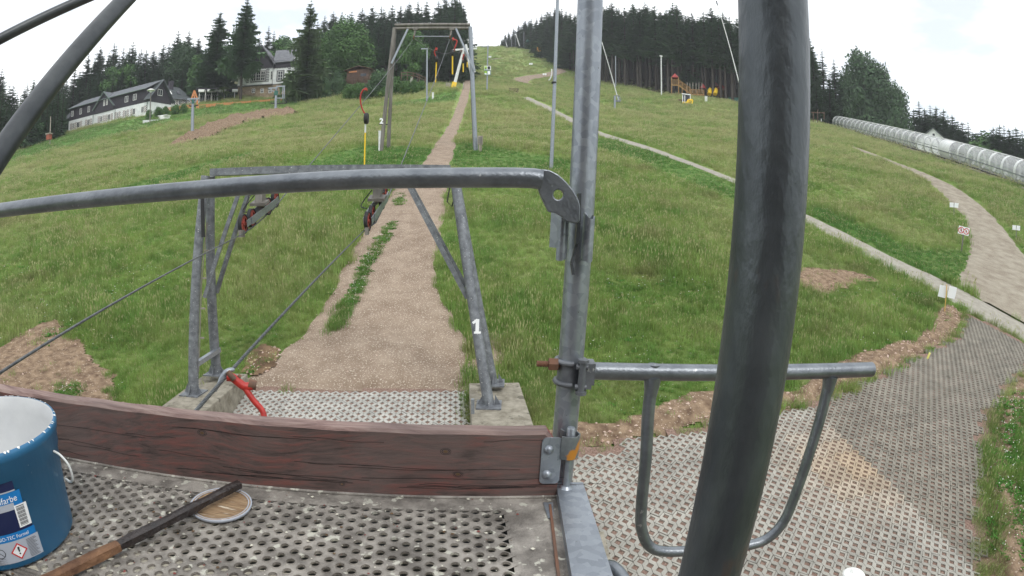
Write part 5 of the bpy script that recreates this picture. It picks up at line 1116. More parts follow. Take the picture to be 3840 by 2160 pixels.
# ---- drag hangers
def hanger(pxs, reel, rod, d, ww, rod_r, label, top_white=True):
    A_ = [P(x_, y_, d) for x_, y_ in pxs]; h = empty('drag_hanger', A_[0], label, 'lift hanger', 'spring hangers on the haul ropes')
    mb = MB(); mb.tube(smooth_path(A_, 5), ww, 8); mb.build('arm', M['red'], h)
    mb = MB(); mb.bar(A_[0] - uL * ww * 4, A_[0] + uL * ww * 4, ww * 2.6, ww * 3); mb.build('rope_grip', M['red'], h)
    c = P(reel[0], reel[1], d); R = Vector(rL).to_track_quat('Z', 'Y').to_matrix(); mb = MB(); r_ = reel[2]; mb.lathe([(0, -r_ * .35), (r_ * .9, -r_ * .35), (r_, -r_ * .2), (r_, r_ * .2), (r_ * .9, r_ * .35), (0, r_ * .35)], tuple(c), 20, 0, R, False); rl_ = mb.build('reel', M['black'], h)
    mb = MB(); mb.lathe([(0, -.05 * r_), (r_ * .3, -.05 * r_), (r_ * .3, r_ * .05), (0, r_ * .05)], tuple(c - rL * r_ * .37), 12, 0, R, False); mb.build('hub', M['weathered'], rl_)
    p0, p1 = P(rod[0][0], rod[0][1], d), P(rod[1][0], rod[1][1], d); pm = p0 * .8 + p1 * .2
    if top_white: mb = MB(); mb.tube([p0, pm], rod_r * 1.25, 8); mb.build('sleeve', M['white_metal'], h)
    else: pm = p0
    mb = MB(); mb.tube([pm, p1], rod_r, 8); mb.build('rod', M['yellow'], h); return h
hanger([(921, 225), (914, 226), (907, 241), (908, 262), (914, 280), (920, 287)], (921.5, 298, .19), ((919.5, 309), (916.5, 432)), 19, .026, .024, 'nearest red hanger with black reel and yellow rod between the first two towers')
dH = 60
hanger([(1098, 124), (1094, 127), (1093, 133), (1097, 143)], (1099, 148, .33), ((1098, 153), (1095.6, 207)), 55, .07, .06, 'red hanger with yellow rod seen inside the frame of the second tower', False)
hanger([(1140, 99), (1149, 102), (1148, 110), (1142, 126)], (1138.5, 133, .35), ((1138.3, 139), (1138.3, 187)), 62, .08, .08, 'red hanger with thick yellow rod just left of the third tower beam', False)
hanger([(1166, 140), (1164, 147), (1165.5, 152)], (1165.5, 155, .3), ((1165.3, 158), (1165.3, 181)), 90, .1, .1, 'small distant hanger left of the lift track', False)
hanger([(1176, 140), (1174, 146), (1175.5, 150)], (1175.4, 152, .3), ((1175.4, 154), (1175.4, 169)), 110, .1, .1, 'smallest distant hanger at the top of the lift track', False)
# ---- red grip on the rope close to the platform
gr = P(592, 945, 2.85); g_ = empty('rope_grip', gr, 'red cast hanger arm clamped on the twisted rope close to the platform', 'lift hanger')
G_ = lambda x, y, d=2.85: P(x, y, d)
mb = MB(); mb.tube(smooth_path([G_(570, 948), G_(585, 950), G_(600, 962), G_(616, 972), G_(638, 970)], 5), [.022] * 20 + [.019], 10)
mb.tube(smooth_path([G_(610, 966), G_(622, 985), G_(640, 1010), G_(656, 1028), G_(664, 1046), G_(665, 1080)], 6), .0155, 10); mb.build('arm', M['red'], g_)
mb = MB(); mb.tube([G_(625, 966), G_(645, 970)], [.026, .024], 12); mb.build('bolt_head', M['rust'], g_)
mb = MB(); mb.tube([G_(572, 935, 2.83), G_(590, 955, 2.83)], .014, 8); mb.tube([G_(598, 945), G_(606, 950)], .012, 8); mb.build('nut', M['rust'], g_)
mb = MB(); mb.tube(smooth_path([G_(590, 930), G_(572, 934), G_(558, 950), G_(550, 968), G_(541, 985)], 4), [.007, .01, .013, .014, .014, .014, .013, .013, .012, .012, .011, .011, .01, .009, .008, .008, .007], 8); mb.build('rope_clip', M['galv'], g_)
# ---- second lift on the left: two masts
def mast(base, top, d, label, armz, low, extra):
    B_ = PG(*base); d = math.hypot(B_[0], B_[1]); Tp = PH(top[0], top[1], d); m_ = empty('lift_mast', B_, label, 'lift mast', 'grey masts of the small lift'); pc_ = B_.copy(); dr = np.array([B_[0], B_[1], 0]) / d; Q = lambda x, y, o=0: Ppl(x, y, pc_ + dr * o, dr)
    mb = MB(); mb.tube([B_ - (0, 0, .3), Tp], [.27, .2], 10); mb.build('pole', M['galv'], m_)
    mb = MB(); mb.bar(Q(*armz[0]), Q(*armz[1]), .2, .2); mb.bar(Q(armz[0][0] + 3, armz[0][1]), Tp - (0, 0, .9), .14); mb.bar(Q(armz[1][0] - 3, armz[1][1]), Tp - (0, 0, .9), .14); mb.build('crossarm', M['galv'], m_)
    for e_ in armz: mb = MB(); mb.bar(Q(*e_, -.6) - (0, 0, .2), Q(*e_, .6) - (0, 0, .2), .2, .22); mb.build('sheave_block', M['galv_dull'], m_)
    mb = MB(); mb.tube([Q(*low[0]), Q((low[0][0] + low[1][0]) / 2, low[0][1] + 1.5), Q(*low[1])], .09, 6); mb.build('guide_arm', M['black'], m_); extra(m_, Q)
def ex1(m_, Q): mb = MB(); mb.bar(Q(482, 257), Q(488, 255), .5, .6); mb.build('switch_box', M['green_paint'], m_)
def ex2(m_, Q):
    mb = MB(); mb.bar(Q(694.6, 217.5), Q(717, 217), .22); mb.bar(Q(694.8, 246), Q(695.6, 218), .14); mb.bar(Q(711, 247), Q(712, 218), .14); mb.bar(Q(714.5, 248), Q(716, 218), .14); mb.bar(Q(694, 246.5), Q(711, 247), .14); mb.build('frame', M['galv'], m_)
    mb = MB(); mb.bar(Q(690, 233), Q(699, 235), .5, .8); mb.build('motor_box', M['green_paint'], m_)
    mb = MB(); mb.tube(smooth_path([Q(715, 248), Q(717, 253), Q(721, 256), Q(720, 259), Q(712, 260)], 4), .09, 6); mb.build('hose', M['black'], m_)
mast((484, 342), (485.5, 248), 80, 'left grey mast of the small lift in front of the timber gate', ((471, 249.5), (500, 248)), ((475, 266), (499, 264)), ex1)
mast((693, 284), (695, 222), 98, 'right grey mast of the small lift in front of the villa', ((675, 222), (698, 221)), ((681, 259), (712, 259.5)), ex2)
# crow on the soil mound
cb = PG(592, 301, .05); cw = MB(); cw.lathe([(0, -.2), (.06, -.14), (.11, 0), (.09, .12), (.03, .2), (0, .22)], tuple(cb + (0, 0, .2)), 10, 0, Euler((0, math.radians(60), .4)).to_matrix()); hd_ = cb + (-.16, 0, .42); cw.lathe([(0, -.08), (.06, -.03), (.06, .03), (0, .08)], tuple(hd_), 8); cw.tube([hd_ + (-.04, 0, 0), hd_ + (-.16, 0, -.01)], [.03, .004], 5); cw.bar(cb + (.1, 0, .18), cb + (.38, .05, .04), .12, .03)
cw.tube([cb + (-.0, .04, .12), cb + (-.0, .04, -.04)], .012, 4); cw.tube([cb + (.0, -.04, .12), cb + (.0, -.04, -.04)], .012, 4); tag(cw.build('crow', M['black']), 'black crow standing on the edge of the brown soil mound', 'bird')

# ------------------------------------------------------------------ lamps, poles, signs, posts
def pole(base, top, r, label, name='pole', cat='pole', m='galv', group=None, d=None, seg=10, head=None):
    B_ = PG(*base) if d is None else PH(base[0], base[1], d); dd = math.hypot(B_[0], B_[1]); Tp = PH(top[0], top[1], dd); e = empty(name, B_, label, cat, group)
    mb = MB(); mb.tube([B_ - (0, 0, .4), Tp], [r, r * .8], seg); mb.build('shaft', M[m], e)
    if head == 'flat': mb = MB(); mb.bar(Tp - rL * .9 + (0, 0, .05), Tp + rL * .15 + (0, 0, .05), .35, .16); mb.build('lamp_head', M['galv'], e)
    if head == 'round':
        mb = MB(); mb.lathe([(0, .55), (.35, .5), (.75, .3), (.75, .22), (0, .22)], tuple(Tp), 18); mb.build('lamp_shade', M['white'], e); mb = MB(); mb.lathe([(.3, .22), (.25, 0), (.1, -.15), (0, -.15)], tuple(Tp), 12); mb.build('lamp_glass', M['sheet_white'], e)
    if head == 'small': mb = MB(); mb.bar(Tp - rL * .35, Tp + rL * .35, .3, .25); mb.build('lamp_head', M['white_metal'], e)
    return e, B_, Tp
e, B_, Tp = pole((1386, 424), (1403, -14), .115, 'tall galvanised lamp pole just left of the thick galvanised post', 'lamp_post', 'lamp post')
dd = math.hypot(B_[0], B_[1])
for y_ in (208,): mb = MB(); p_ = PH(1393.5, y_, dd); mb.tube([p_ - (0, 0, .05), p_ + (0, 0, .05)], .14, 10); mb.build('band', M['black'], e)
mb = MB(); p_ = PH(1393, 190, dd); mb.tube(smooth_path([p_ - np.array([.12, .1, -.35]), p_ - np.array([.13, .12, 0]), p_ - np.array([.22, .12, .25]), p_ - np.array([.3, .12, .3])], 4), .035, 6); mb.build('cable_conduit', M['white_metal'], e)
pole((377, 322), (379.5, 231), .11, 'park lamp with round white head in front of the retaining wall', 'park_lamp', 'lamp post', 'weathered', head='round', d=103)
pole((1074, 247), (1074.5, 124), .14, 'lamp pole with flat head left of the lift track', 'lamp_post', 'lamp post', 'galv', head='flat', d=82)
pole((1664, 241), (1663, 141), .17, 'pale lamp pole before the dark wood left of the playground', 'lamp_post', 'lamp post', 'white_metal', head='small')
pole((1549, 214), (1548.6, 141), .16, 'slim pole just right of the leaning lance by the galvanised post', 'lamp_post', 'pole', 'galv', d=150)
pole((1425, 150), (1425, 100), .2, 'pale lamp pole left of the galvanised post on the upper slope', 'lamp_post', 'lamp post', 'white_metal', d=225)
sp_, B_, Tp = pole((1225, 229), (1227.5, 114), .14, 'slim pole carrying two green and white info boards beside the track', 'sign_pole', 'sign pole', 'galv')
d_ = math.hypot(B_[0], B_[1]); 
mb = MB(); c_ = PH(1226.5, 118, d_); mb.bar(c_ - rL * 1.2, c_ + rL * .3, .12, .12); mb.build('bracket', M['galv'], sp_)
for y0, y1, mt in ((166.5, 177.5, 0), (178.3, 189.6, 1)):
    a_, b__ = PH(1218.3, y0, d_) - uL * .2, PH(1234.6, y1, d_) - uL * .2; mb = MB(); cc = (a_ + b__) / 2; mb.box(cc, (abs(b__[0] - a_[0]), .05, abs(a_[2] - b__[2])), None)
    wv_ = abs(b__[0] - a_[0]); hv_ = abs(a_[2] - b__[2])
    for (fx, fz, fw_, fh, k) in ((-.28, .1, .36, .6, 1), (.2, .05, .42, .7, 2), (0, -.42, .9, .08, 3), (-.3, -.2, .3, .2, 3)): mb.box(cc + (fx * wv_, -.03 - .003 * k, fz * hv_), (fw_ * wv_, .006, fh * hv_), None, k)
    mb.build('info_board', [M['green_paint'] if mt else M['sheet_white'], mat('board_green%d' % mt, lin(150, 190, 70)), M['black'] if not mt else M['sheet_white'], M['green_paint'] if not mt else M['sheet_white']], sp_)
# distant poles and snow lances high on the slope
def lance(b_, t_, d, label, r=.09, m='white_metal'):
    B_, T_ = PH(b_[0], b_[1], d), PH(t_[0], t_[1], d); e = empty('snow_lance', B_, label, 'snow lance', 'snow lances along the piste'); mb = MB(); mb.tube(smooth_path([B_, B_ * .5 + T_ * .5 + (0, 0, .08 * np.linalg.norm(T_ - B_) * .1), T_], 4), [r] * 4 + [r * .8] * 5, 8); mb.build('tube', M[m], e)
    dv = (T_ - B_) / np.linalg.norm(T_ - B_); mb = MB(); mb.tube([T_ - dv * r * 6, T_ + dv * r * 2], r * 1.5, 8); mb.build('nozzle', M['galv_dull'], e); return e, B_
lance((1307, 116), (1295.7, 79), 265, 'white lance leaning left above the left part of the upper right wood edge', .22); lance((1357, 117), (1343.7, 70), 255, 'long white lance leaning left above the orange box', .22); lance((1276, 118), (1271, 101), 290, 'smallest white lance near the crest', .22)
e, B_ = lance((1555.4, 252), (1508, 86), 105, 'white lance leaning out from behind the galvanised post to its hydrant', .09)
mb = MB(); mb.bar(B_ - (0, 0, .3) + rL * .1, B_ + (0, 0, .6), .16, .3); mb.tube(smooth_path([B_ + (0, 0, .9) - rL * .3, B_ + (0, 0, .4) + rL * .5, B_ - (0, 0, .2) + rL * .4], 4), .05, 6); mb.build('swivel', M['galv'], e)
hy = PG(1546.5, 277); d_ = math.hypot(hy[0], hy[1]); ht = PH(1546.5, 241, d_); hyo = empty('snow_hydrant', hy, 'grey hydrant post at the foot of the lance right of the galvanised post', 'hydrant'); mb = MB(); mb.tube([hy - (0, 0, .3), ht], .2, 10); mb.build('body', M['galv'], hyo); mb = MB(); mb.bar(ht - (0, 0, .9), ht - (0, 0, .9) + rL * 1.0, .25, .3); mb.build('valve', M['galv_dull'], hyo); mb = MB(); mb.bar(ht, ht + rL * .9, .15, .15); mb.build('valve', M['galv_dull'], hyo)
e, B_ = lance((1872, 262), (1802.7, 5), 62, 'long white lance leaning left in front of the big dark pole', .062)
for x_, y0, y1, d in ((1287, 97, 116, 275), (1296.5, 94, 116, 272), (1326, 84, 114, 268), (1318, 80, 115.5, 262), (1346, 71, 117, 258), (1358, 84, 119, 250), (1371, 81, 141, 235)):
    pole((x_, y1), (x_, y0), .2, 'thin grey pole at the edge of the upper right wood, ' + ORD[int(sum(1 for q__ in (1287, 1296.5, 1318, 1326, 1346, 1358, 1371) if q__ < x_))] + ' from the left', 'piste_pole', 'pole', 'galv_dull', 'thin poles at the edge of the upper right wood', d=d, seg=6)
p_ = PH(1356.5, 131, 235); bx_ = MB(); bx_.box(p_ + (0, 0, 1.0), (2.0, 1.6, 2.6)); bx_.box(p_ + (0, 0, 2.4), (2.2, 1.8, .25)); tag(bx_.build('padded_box', M['orange']), 'orange padded box standing on the crest of the slope', 'padding')
for x_, y_, d, l in ((1409, 150, 215, 'dark green snow cannon near the end of the winding track'), (1329, 113, 262, 'green snow cannon high up before the wood')):
    c_ = PH(x_, y_, d); e = empty('snow_cannon', c_, l, 'snow cannon', 'snow cannons'); R = Euler((math.radians(80), 0, .5)).to_matrix(); mb = MB(); mb.lathe([(.75, -1.0), (.95, -.8), (.95, .8), (.8, 1.2), (.65, 1.2), (.65, -1.0)], tuple(c_ + (0, 0, 1.9)), 16, 0, R); mb.build('drum', M['green_paint'], e)
    mb = MB(); mb.bar(c_ + (-.7, 0, -.5), c_ + (0, 0, 1.4), .15); mb.bar(c_ + (.7, 0, -.5), c_ + (0, 0, 1.4), .15); mb.bar(c_ + (0, .8, -.5), c_ + (0, 0, 1.4), .15); mb.build('stand', M['black'], e)
def boards(pxl, label, post_base=None, group='double white boards'):
    """two white boards on a post, given by pixel corners"""
    (x0, y0), (x1, y1), base = pxl; B_ = PG(*base); d = math.hypot(B_[0], B_[1]); e = empty('sign_board', B_, label, 'sign', group); dr = np.array([B_[0], B_[1], 0]) / d; rt_ = np.array([dr[1], -dr[0], 0]); a_ = PH(x0, y0, d); b_ = PH(x1, y1, d); wd = abs((b_ - a_) @ rt_); hh = abs(a_[2] - b_[2]); c = (a_ + b_) / 2; R = Matrix((rt_, dr, (0, 0, 1))).transposed(); 
    for sg in (-1, 1): mb = MB(); mb.box(c + rt_ * sg * wd * .26 - dr * .03, (wd * .46, .015, hh), R @ Euler((0, .04 * sg, 0)).to_matrix()); mb.build('board', M['sheet_white'], e)
    mb = MB(); mb.bar(B_ - (0, 0, .3), c + (0, 0, hh * .3), .05, .05); mb.build('post', M['weathered'], e); return e
boards(((2389, 509), (2411, 523), (2400, 548)), 'pair of white boards left of the gravel road, upper one'); boards(((2547, 566), (2566, 580), (2557, 604)), 'pair of white boards right of the gravel road at the picture edge')
boards(((1331, 158.5), (1340, 163), (1335.6, 167)), 'tiny white board pair on the upper slope above the winding track'); boards(((1365, 184.5), (1375, 189), (1370, 192)), 'tiny white board pair on the winding track'); boards(((1229, 141), (1236, 145), (1232.5, 148)), 'tiny white board pair near the crest beside the lift track')
# prohibition sign
B_ = PG(2417.6, 633); d = math.hypot(B_[0], B_[1]); dr = np.array([B_[0], B_[1], 0]) / d; rt_ = np.array([dr[1], -dr[0], 0]); sg_ = empty('prohibition_sign', B_, 'white sign with two red prohibition circles on a thin post in the meadow', 'sign'); a_, b_ = PH(2409, 569, d), PH(2441, 594, d)
c = PH(2424.5, 580.5, d); R = Matrix((rt_, dr, (0, 0, 1))).transposed() @ Euler((0, .14, 0)).to_matrix(); wv_ = .022 * d * .9; hv_ = .0135 * d * .95; mb = MB(); mb.box(c, (wv_, .02, hv_), R); mb.build('board', M['sheet_white'], sg_)
RED = mat('sign_red', lin(200, 40, 40)); Rn = R @ Euler((math.pi / 2, 0, 0)).to_matrix()
for sg in (-1, 1):
    cc = V3(c) + (R @ Vector((sg * wv_ * .235, -.014, 0))); r_ = hv_ * .40; mb = MB(); mb.lathe([(r_ * .78, .003), (r_, .003)], tuple(cc), 28, 0, Rn, False); mb.bar(cc + R @ Vector((-r_ * .62, -.004, r_ * .62)), cc + R @ Vector((r_ * .62, -.004, -r_ * .62)), r_ * .18, .004, up=tuple(R @ Vector((0, 1, 0)))); mb.build('prohibition_ring', RED, sg_)
    mb = MB()
    if sg < 0:   # walking figure
        for a0, a1 in (((0, .3), (0, .0)), ((0, .0), (-.22, -.42)), ((0, .0), (.2, -.42)), ((0, .22), (-.25, .0)), ((0, .22), (.25, .02))): mb.bar(cc + R @ Vector((a0[0] * r_, -.002, a0[1] * r_)), cc + R @ Vector((a1[0] * r_, -.002, a1[1] * r_)), r_ * .16, .003, up=tuple(R @ Vector((0, 1, 0))))
        mb.lathe([(0, .002), (r_ * .14, .002)], tuple(cc + R @ Vector((0, -.002, .48 * r_))), 10, 0, Rn, False)
    else: mb.bar(cc + R @ Vector((-.3 * r_, -.002, -.25 * r_)), cc + R @ Vector((.3 * r_, -.002, .0)), r_ * .18, .003, up=tuple(R @ Vector((0, 1, 0)))); mb.bar(cc + R @ Vector((.0, -.002, -.1 * r_)), cc + R @ Vector((.1 * r_, -.002, .4 * r_)), r_ * .16, .003, up=tuple(R @ Vector((0, 1, 0))))
    mb.build('pictogram', M['black'], sg_)
mb = MB(); mb.bar(B_ - (0, 0, .3), c + dr * .03, .06, .06); mb.build('post', M['weathered'], sg_)
# white board on yellow wooden stake by the plaza corner
B_ = PG(2376.8, 785); d = math.hypot(B_[0], B_[1]); dr = np.array([B_[0], B_[1], 0]) / d; rt_ = np.array([dr[1], -dr[0], 0]); e = empty('staked_board', B_, 'two blank white panels on a yellow wooden stake at the corner of the paving', 'sign'); R = Matrix((rt_, dr, (0, 0, 1))).transposed() @ Euler((0, .12, 0)).to_matrix(); tp = PH(2382, 716, d)
mb = MB(); mb.bar(B_ - (0, 0, .2), tp, .055, .03); mb.build('stake', mat('yellow_stake_wood', lin(214, 172, 92)), e)
for x_, y_ in ((2371.5, 733.5), (2395, 736)): mb = MB(); mb.box(PH(x_, y_, d) + dr * .03, (.29, .012, .40), R); mb.build('panel', M['sheet_white'], e)
y_ = PG(2331, 907); mb = MB(); mb.bar(y_, y_ + (.03, -.05, .22), .05, .05); tag(mb.build('survey_peg', mat('pale_yellow_paint', lin(235, 228, 130))), 'small pale yellow peg at the edge of the paving below the bank', 'peg')
# posts and cabinet by the lift
for (x_, y0, y1, r_, l) in ((955.5, 379, 331, .17, 'white square post left of the second tower legs'), (1089, 250, 233, .3, 'short white post beside the lamp pole left of the track'), (1548, 0, 0, 0, '')):
    if r_: B_ = PG(x_, y0); d = math.hypot(B_[0], B_[1]); T_ = PH(x_, y1, d); mb = MB(); mb.bar(B_ - (0, 0, .2), T_, r_, r_); mb.bar(T_, T_ + (0, 0, .05), r_ * 1.1, r_ * 1.1); tag(mb.build('marker_post', M['white_metal']), l, 'post', 'white posts by the lift')
B_ = PG(1208, 382); d = math.hypot(B_[0], B_[1]); e = empty('control_cabinet', B_, 'weathered control cabinet on a post beside the right leg of the second tower', 'cabinet'); c0, c1 = PH(1202, 342, d), PH(1214.5, 364, d); mb = MB(); mb.box((c0 + c1) / 2, (abs(c1[0] - c0[0]), .3, abs(c0[2] - c1[2]))); mb.build('box', M['wood_pale'], e); mb = MB(); mb.bar(B_ - (0, 0, .2), PH(1208, 363, d), .26, .2); mb.build('post', M['wood_pale'], e)
mb = MB(); mb.box((c0 + c1) / 2 - (0, .155, 0), (abs(c1[0] - c0[0]) * .7, .02, abs(c0[2] - c1[2]) * .75)); mb.build('door', M['weathered'], e)
for x_, y_ in ((1123, 222), (1127, 222), (1131, 223), (1166, 223)):
    B_ = PG(x_, y_ + 3); mb = MB(); mb.bar(B_ - (0, 0, .2), B_ + (0, 0, 1.3), .22, .22); tag(mb.build('low_post', M['wood_pale']), 'low pale post in the grass at the foot of the third tower', 'post', 'low posts at the foot of the third tower')
B_ = PH(126, 350, 105); T_ = PH(127.5, 293, 105); e = empty('nest_box_pole', B_, 'thin wooden pole on a small red box at the wood edge left of the lodge', 'pole'); mb = MB(); mb.tube([B_ - (0, 0, 1), T_], .09, 6); mb.build('shaft', M['wood_pale'], e); mb = MB(); mb.box(B_ + (-.3, 0, .4), (.8, .7, .9)); mb.build('box', mat('red_brown_box', lin(150, 78, 58)), e); mb = MB(); mb.box(B_ + (-.3, 0, .95), (1.1, .9, .2)); mb.build('lid', M['wood_pale'], e)
# bench
B_ = PG(1293, 236); d = math.hypot(B_[0], B_[1]); bn = empty('bench', B_, 'dark wooden bench on a pale base in the meadow right of the track', 'bench'); wdt = .0178 * d
for k, (o, z_) in enumerate(((-.15, .45), (0, .45), (.15, .45), (.25, .65), (.29, .85), (.33, 1.05))): mb = MB(); mb.bar(B_ + rL * -wdt / 2 + uL * o + (0, 0, z_), B_ + rL * wdt / 2 + uL * o + (0, 0, z_), .1, .06); mb.build('slat', M['wood_brown'], bn)
for s in (-.8, .8): mb = MB(); mb.bar(B_ + rL * s * wdt / 2 - uL * .15 + (0, 0, -.2), B_ + rL * s * wdt / 2 - uL * .15 + (0, 0, .45), .1, .1); mb.bar(B_ + rL * s * wdt / 2 + uL * .2 + (0, 0, -.2), B_ + rL * s * wdt / 2 + uL * .33 + (0, 0, 1.1), .1, .1); mb.build('leg', M['black'], bn)
mb = MB(); mb.box(B_ - uL * .6 + (0, 0, .05), (wdt * .8, .8, .25)); mb.build('base_slab', M['concrete'], bn)

# ------------------------------------------------------------------ magic-carpet tunnel
TA, TB = PH(2095, 321, 135), PH(2586, 478, 64.5); td = (TB - TA); tl_ = np.linalg.norm(td); tdh = td / tl_; tn = np.array([tdh[1], -tdh[0], 0]); tn /= np.linalg.norm(tn)
if tn[0] < 0: tn = -tn                                   # away from the camera (up and right)
m = bpy.data.materials.new('clear_plastic'); m.use_nodes = True; t = m.node_tree; b = t.nodes['Principled BSDF']; b.inputs['Base Color'].default_value = lin(246, 248, 250); b.inputs['Roughness'].default_value = .1; b.inputs['IOR'].default_value = 1.8; b.inputs['Alpha'].default_value = .3; M['acryl'] = m
tun = empty('conveyor_tunnel', TA, 'long transparent tube tunnel with white ribs over the conveyor lift on the right', 'tunnel')
RT = 1.42
def tring(p, r, n=20): return [p + tn * (RT - r * math.cos(a)) + np.array([0, 0, 1]) * (r * math.sin(a)) + (0, 0, 1.32) for a in np.linspace(-.8, math.pi + .8, n)]
NR = 28
for i in range(NR + 1):
    p = TA + td * i / NR; mb = MB(); 
    for a_, b_ in ((-.24, .24),):
        r0 = tring(p + tdh * a_, RT + .03); r1 = tring(p + tdh * b_, RT + .03); n = len(r0); mb.add(r0 + r1, [(k, k + 1, n + k + 1, n + k) for k in range(n - 1)], 0, True)
        r0 = tring(p + tdh * a_, RT - .05); r1 = tring(p + tdh * b_, RT - .05); mb.add(r0 + r1, [(k, n + k, n + k + 1, k + 1) for k in range(n - 1)], 0, True)
    mb.build('rib', M['white_metal'], tun)
    if i < NR:
        q_ = TA + td * (i + 1) / NR; r0 = tring(p, RT); r1 = tring(q_, RT); n = len(r0); mb = MB(); mb.add(r0 + r1, [(k, k + 1, n + k + 1, n + k) for k in range(n - 1)], 0, True); mb.build('panel', M['white_metal'] if i == 20 else M['acryl'], tun)
for a, z_ in ((math.pi / 2, 0), (-.1, 0), (math.pi + .1, 0)):
    off = tn * (RT - RT * math.cos(a)) + np.array([0, 0, RT * 1.03 * math.sin(a) + 1.32]); mb = MB(); mb.bar(TA + off, TB + off, .1 if a != math.pi / 2 else .3, .1); mb.build('purlin', M['white_metal'] if a == math.pi / 2 else M['galv_dull'], tun)
mb = MB(); mb.bar(TA + tn * RT + (0, 0, -.15), TB + tn * RT + (0, 0, -.15), RT * 2 + .3, .35); mb.build('base', M['concrete'], tun)
mb = MB(); mb.bar(TA + tn * RT + (0, 0, .1), TB + tn * RT + (0, 0, .1), .8, .12); mb.build('conveyor_belt', M['black'], tun)
# gate and small things at the head of the tunnel
gt0_ = PH(2050, 318, 128); gg = empty('lift_gate', gt0_, 'timber frame gate with white panels beside the dark pole at the head of the tunnel', 'gate')
mb = MB()
for x_, y0, y1 in ((2046, 318, 281), (2057, 320, 276), (2073, 300, 282)): mb.bar(PH(x_, y0, 128), PH(x_, y1, 128), .2)
mb.bar(PH(2040, 283, 128), PH(2075, 284, 128), .2); mb.build('frame', M['wood_brown'], gg)
for x_ in (2050, 2054, 2066): mb = MB(); mb.bar(PH(x_, 317 if x_ < 2060 else 306, 127.5), PH(x_, 306 if x_ < 2060 else 299, 127.5), .45, .1); mb.build('panel', M['sheet_white'], gg)

# ------------------------------------------------------------------ playground and small excavator
zp = lambda x, y: (1408.8 + .2962 * x, .2962 * y)
pg = empty('play_tower', PH(*zp(975, 800), 140), 'wooden play structure with red roofed tower and long sloping stairway at the wood edge', 'playground')
Q = lambda x, y, o=0.0: PH(*zp(x, y), 140 + o)
def red_roof(par, x0, x1, yt, yb, o=0.0):
    a_, b_ = Q(x0, yb, o), Q(x1, yb, o); wd = np.linalg.norm(b_ - a_); top = Q((x0 + x1) / 2, yt, o); c = (a_ + b_) / 2; dr = np.array([c[0], c[1], 0]); dr /= np.linalg.norm(dr); rt_ = np.array([dr[1], -dr[0], 0]); cs = [c + rt_ * wd / 2 * i + dr * wd / 2 * (1 + j) for i, j in ((-1, -1), (1, -1), (1, 1), (-1, 1))]; top = c + dr * wd / 2; top[2] = Q((x0 + x1) / 2, yt, o)[2]; mb = MB(); mb.add(cs + [top], [(0, 1, 4), (1, 2, 4), (2, 3, 4), (3, 0, 4), (3, 2, 1, 0)]); mb.build('roof', M['red_roof'], par); return cs
def balus(par, p, q, hgt, n, depth=0.0):
    p, q = np.array(p), np.array(q); mb = MB(); mb.bar(p, q, .14, .3); mb.bar(p + (0, 0, hgt), q + (0, 0, hgt), .1, .12); 
    for k in range(n + 1): a_ = p + (q - p) * k / n; mb.bar(a_, a_ + (0, 0, hgt), .1 if k % 4 else .16, .05)
    mb.build('railing', M['wood_yellow'], par)
cs = red_roof(pg, 946, 1006, 616, 655)
for c_ in cs: mb = MB(); mb.bar((c_[0], c_[1], Q(975, 810)[2] - 1), c_, .18, .18); mb.build('post', M['wood_yellow'], pg)
balus(pg, Q(952, 722), Q(1003, 724), 1.4, 8); balus(pg, Q(952, 722, 2.0), Q(1003, 724, 2.0), 1.4, 8)
balus(pg, Q(1005, 724), Q(1112, 800), 1.5, 18); balus(pg, Q(1112, 802), Q(1222, 808), 1.3, 18); balus(pg, Q(1112, 802, 2), Q(1222, 808, 2), 1.3, 18); balus(pg, Q(1005, 724, 2), Q(1112, 800, 2), 1.5, 18)
for x_, y_ in ((1037, 745), (1075, 775), (1112, 800), (1165, 808), (1222, 808)): mb = MB(); mb.bar(Q(x_, 840), Q(x_, y_ - 40), .2, .2); mb.build('post', M['wood_yellow'], pg)
pg2 = empty('play_castle', PH(*zp(1300, 820), 146), 'group of red pyramid roofed play towers with yellow tube parts behind the tree trunks', 'playground')
for x0, x1, yt, yb, o in ((1186, 1242, 702, 748, 5), (1332, 1416, 710, 750, 6), (1292, 1352, 690, 728, 12), (1010, 1045, 668, 700, 8)):
    cs = red_roof(pg2, x0, x1, yt, yb, o)
    for c_ in cs: mb = MB(); mb.bar((c_[0], c_[1], c_[2] - 5), c_, .16, .16); mb.build('post', M['wood_brown'], pg2)
balus(pg2, Q(1340, 812, 6), Q(1388, 815, 6), 1.8, 9)
for x_ in (1262, 1312): mb = MB(); mb.tube(smooth_path([Q(x_, 755, 5), Q(x_ + 12, 768, 5), Q(x_ + 4, 800, 4)], 5), .55, 10); mb.build('tube_slide', M['yellow'], pg2)
mb = MB(); mb.bar(Q(1250, 775, 5.5), Q(1335, 772, 5.5), .1, 1.6); mb.build('panel', M['green_paint'], pg2)
for i, x_ in enumerate((1080, 1103, 1128, 1155, 1180, 1205)): mb = MB(); mb.bar(Q(x_, 790, 4), Q(x_, 700 + 4 * (i % 2), 4), .18, .18); tag(mb.build('palisade_post', M['wood_pale']), 'pale upright log in the row behind the play stairway', 'post', 'row of logs behind the play stairway')
mb = MB(); w6 = Wall(Q(1430, 830, 4), Q(1560, 860, 4)); w6.box(mb, 0, w6.L, Q(1430, 865)[2] - .5, Q(1430, 800)[2], -.1, 0); tag(mb.build('green_screen', M['green_paint']), 'dark green screen fence between the trunks right of the playground', 'fence')
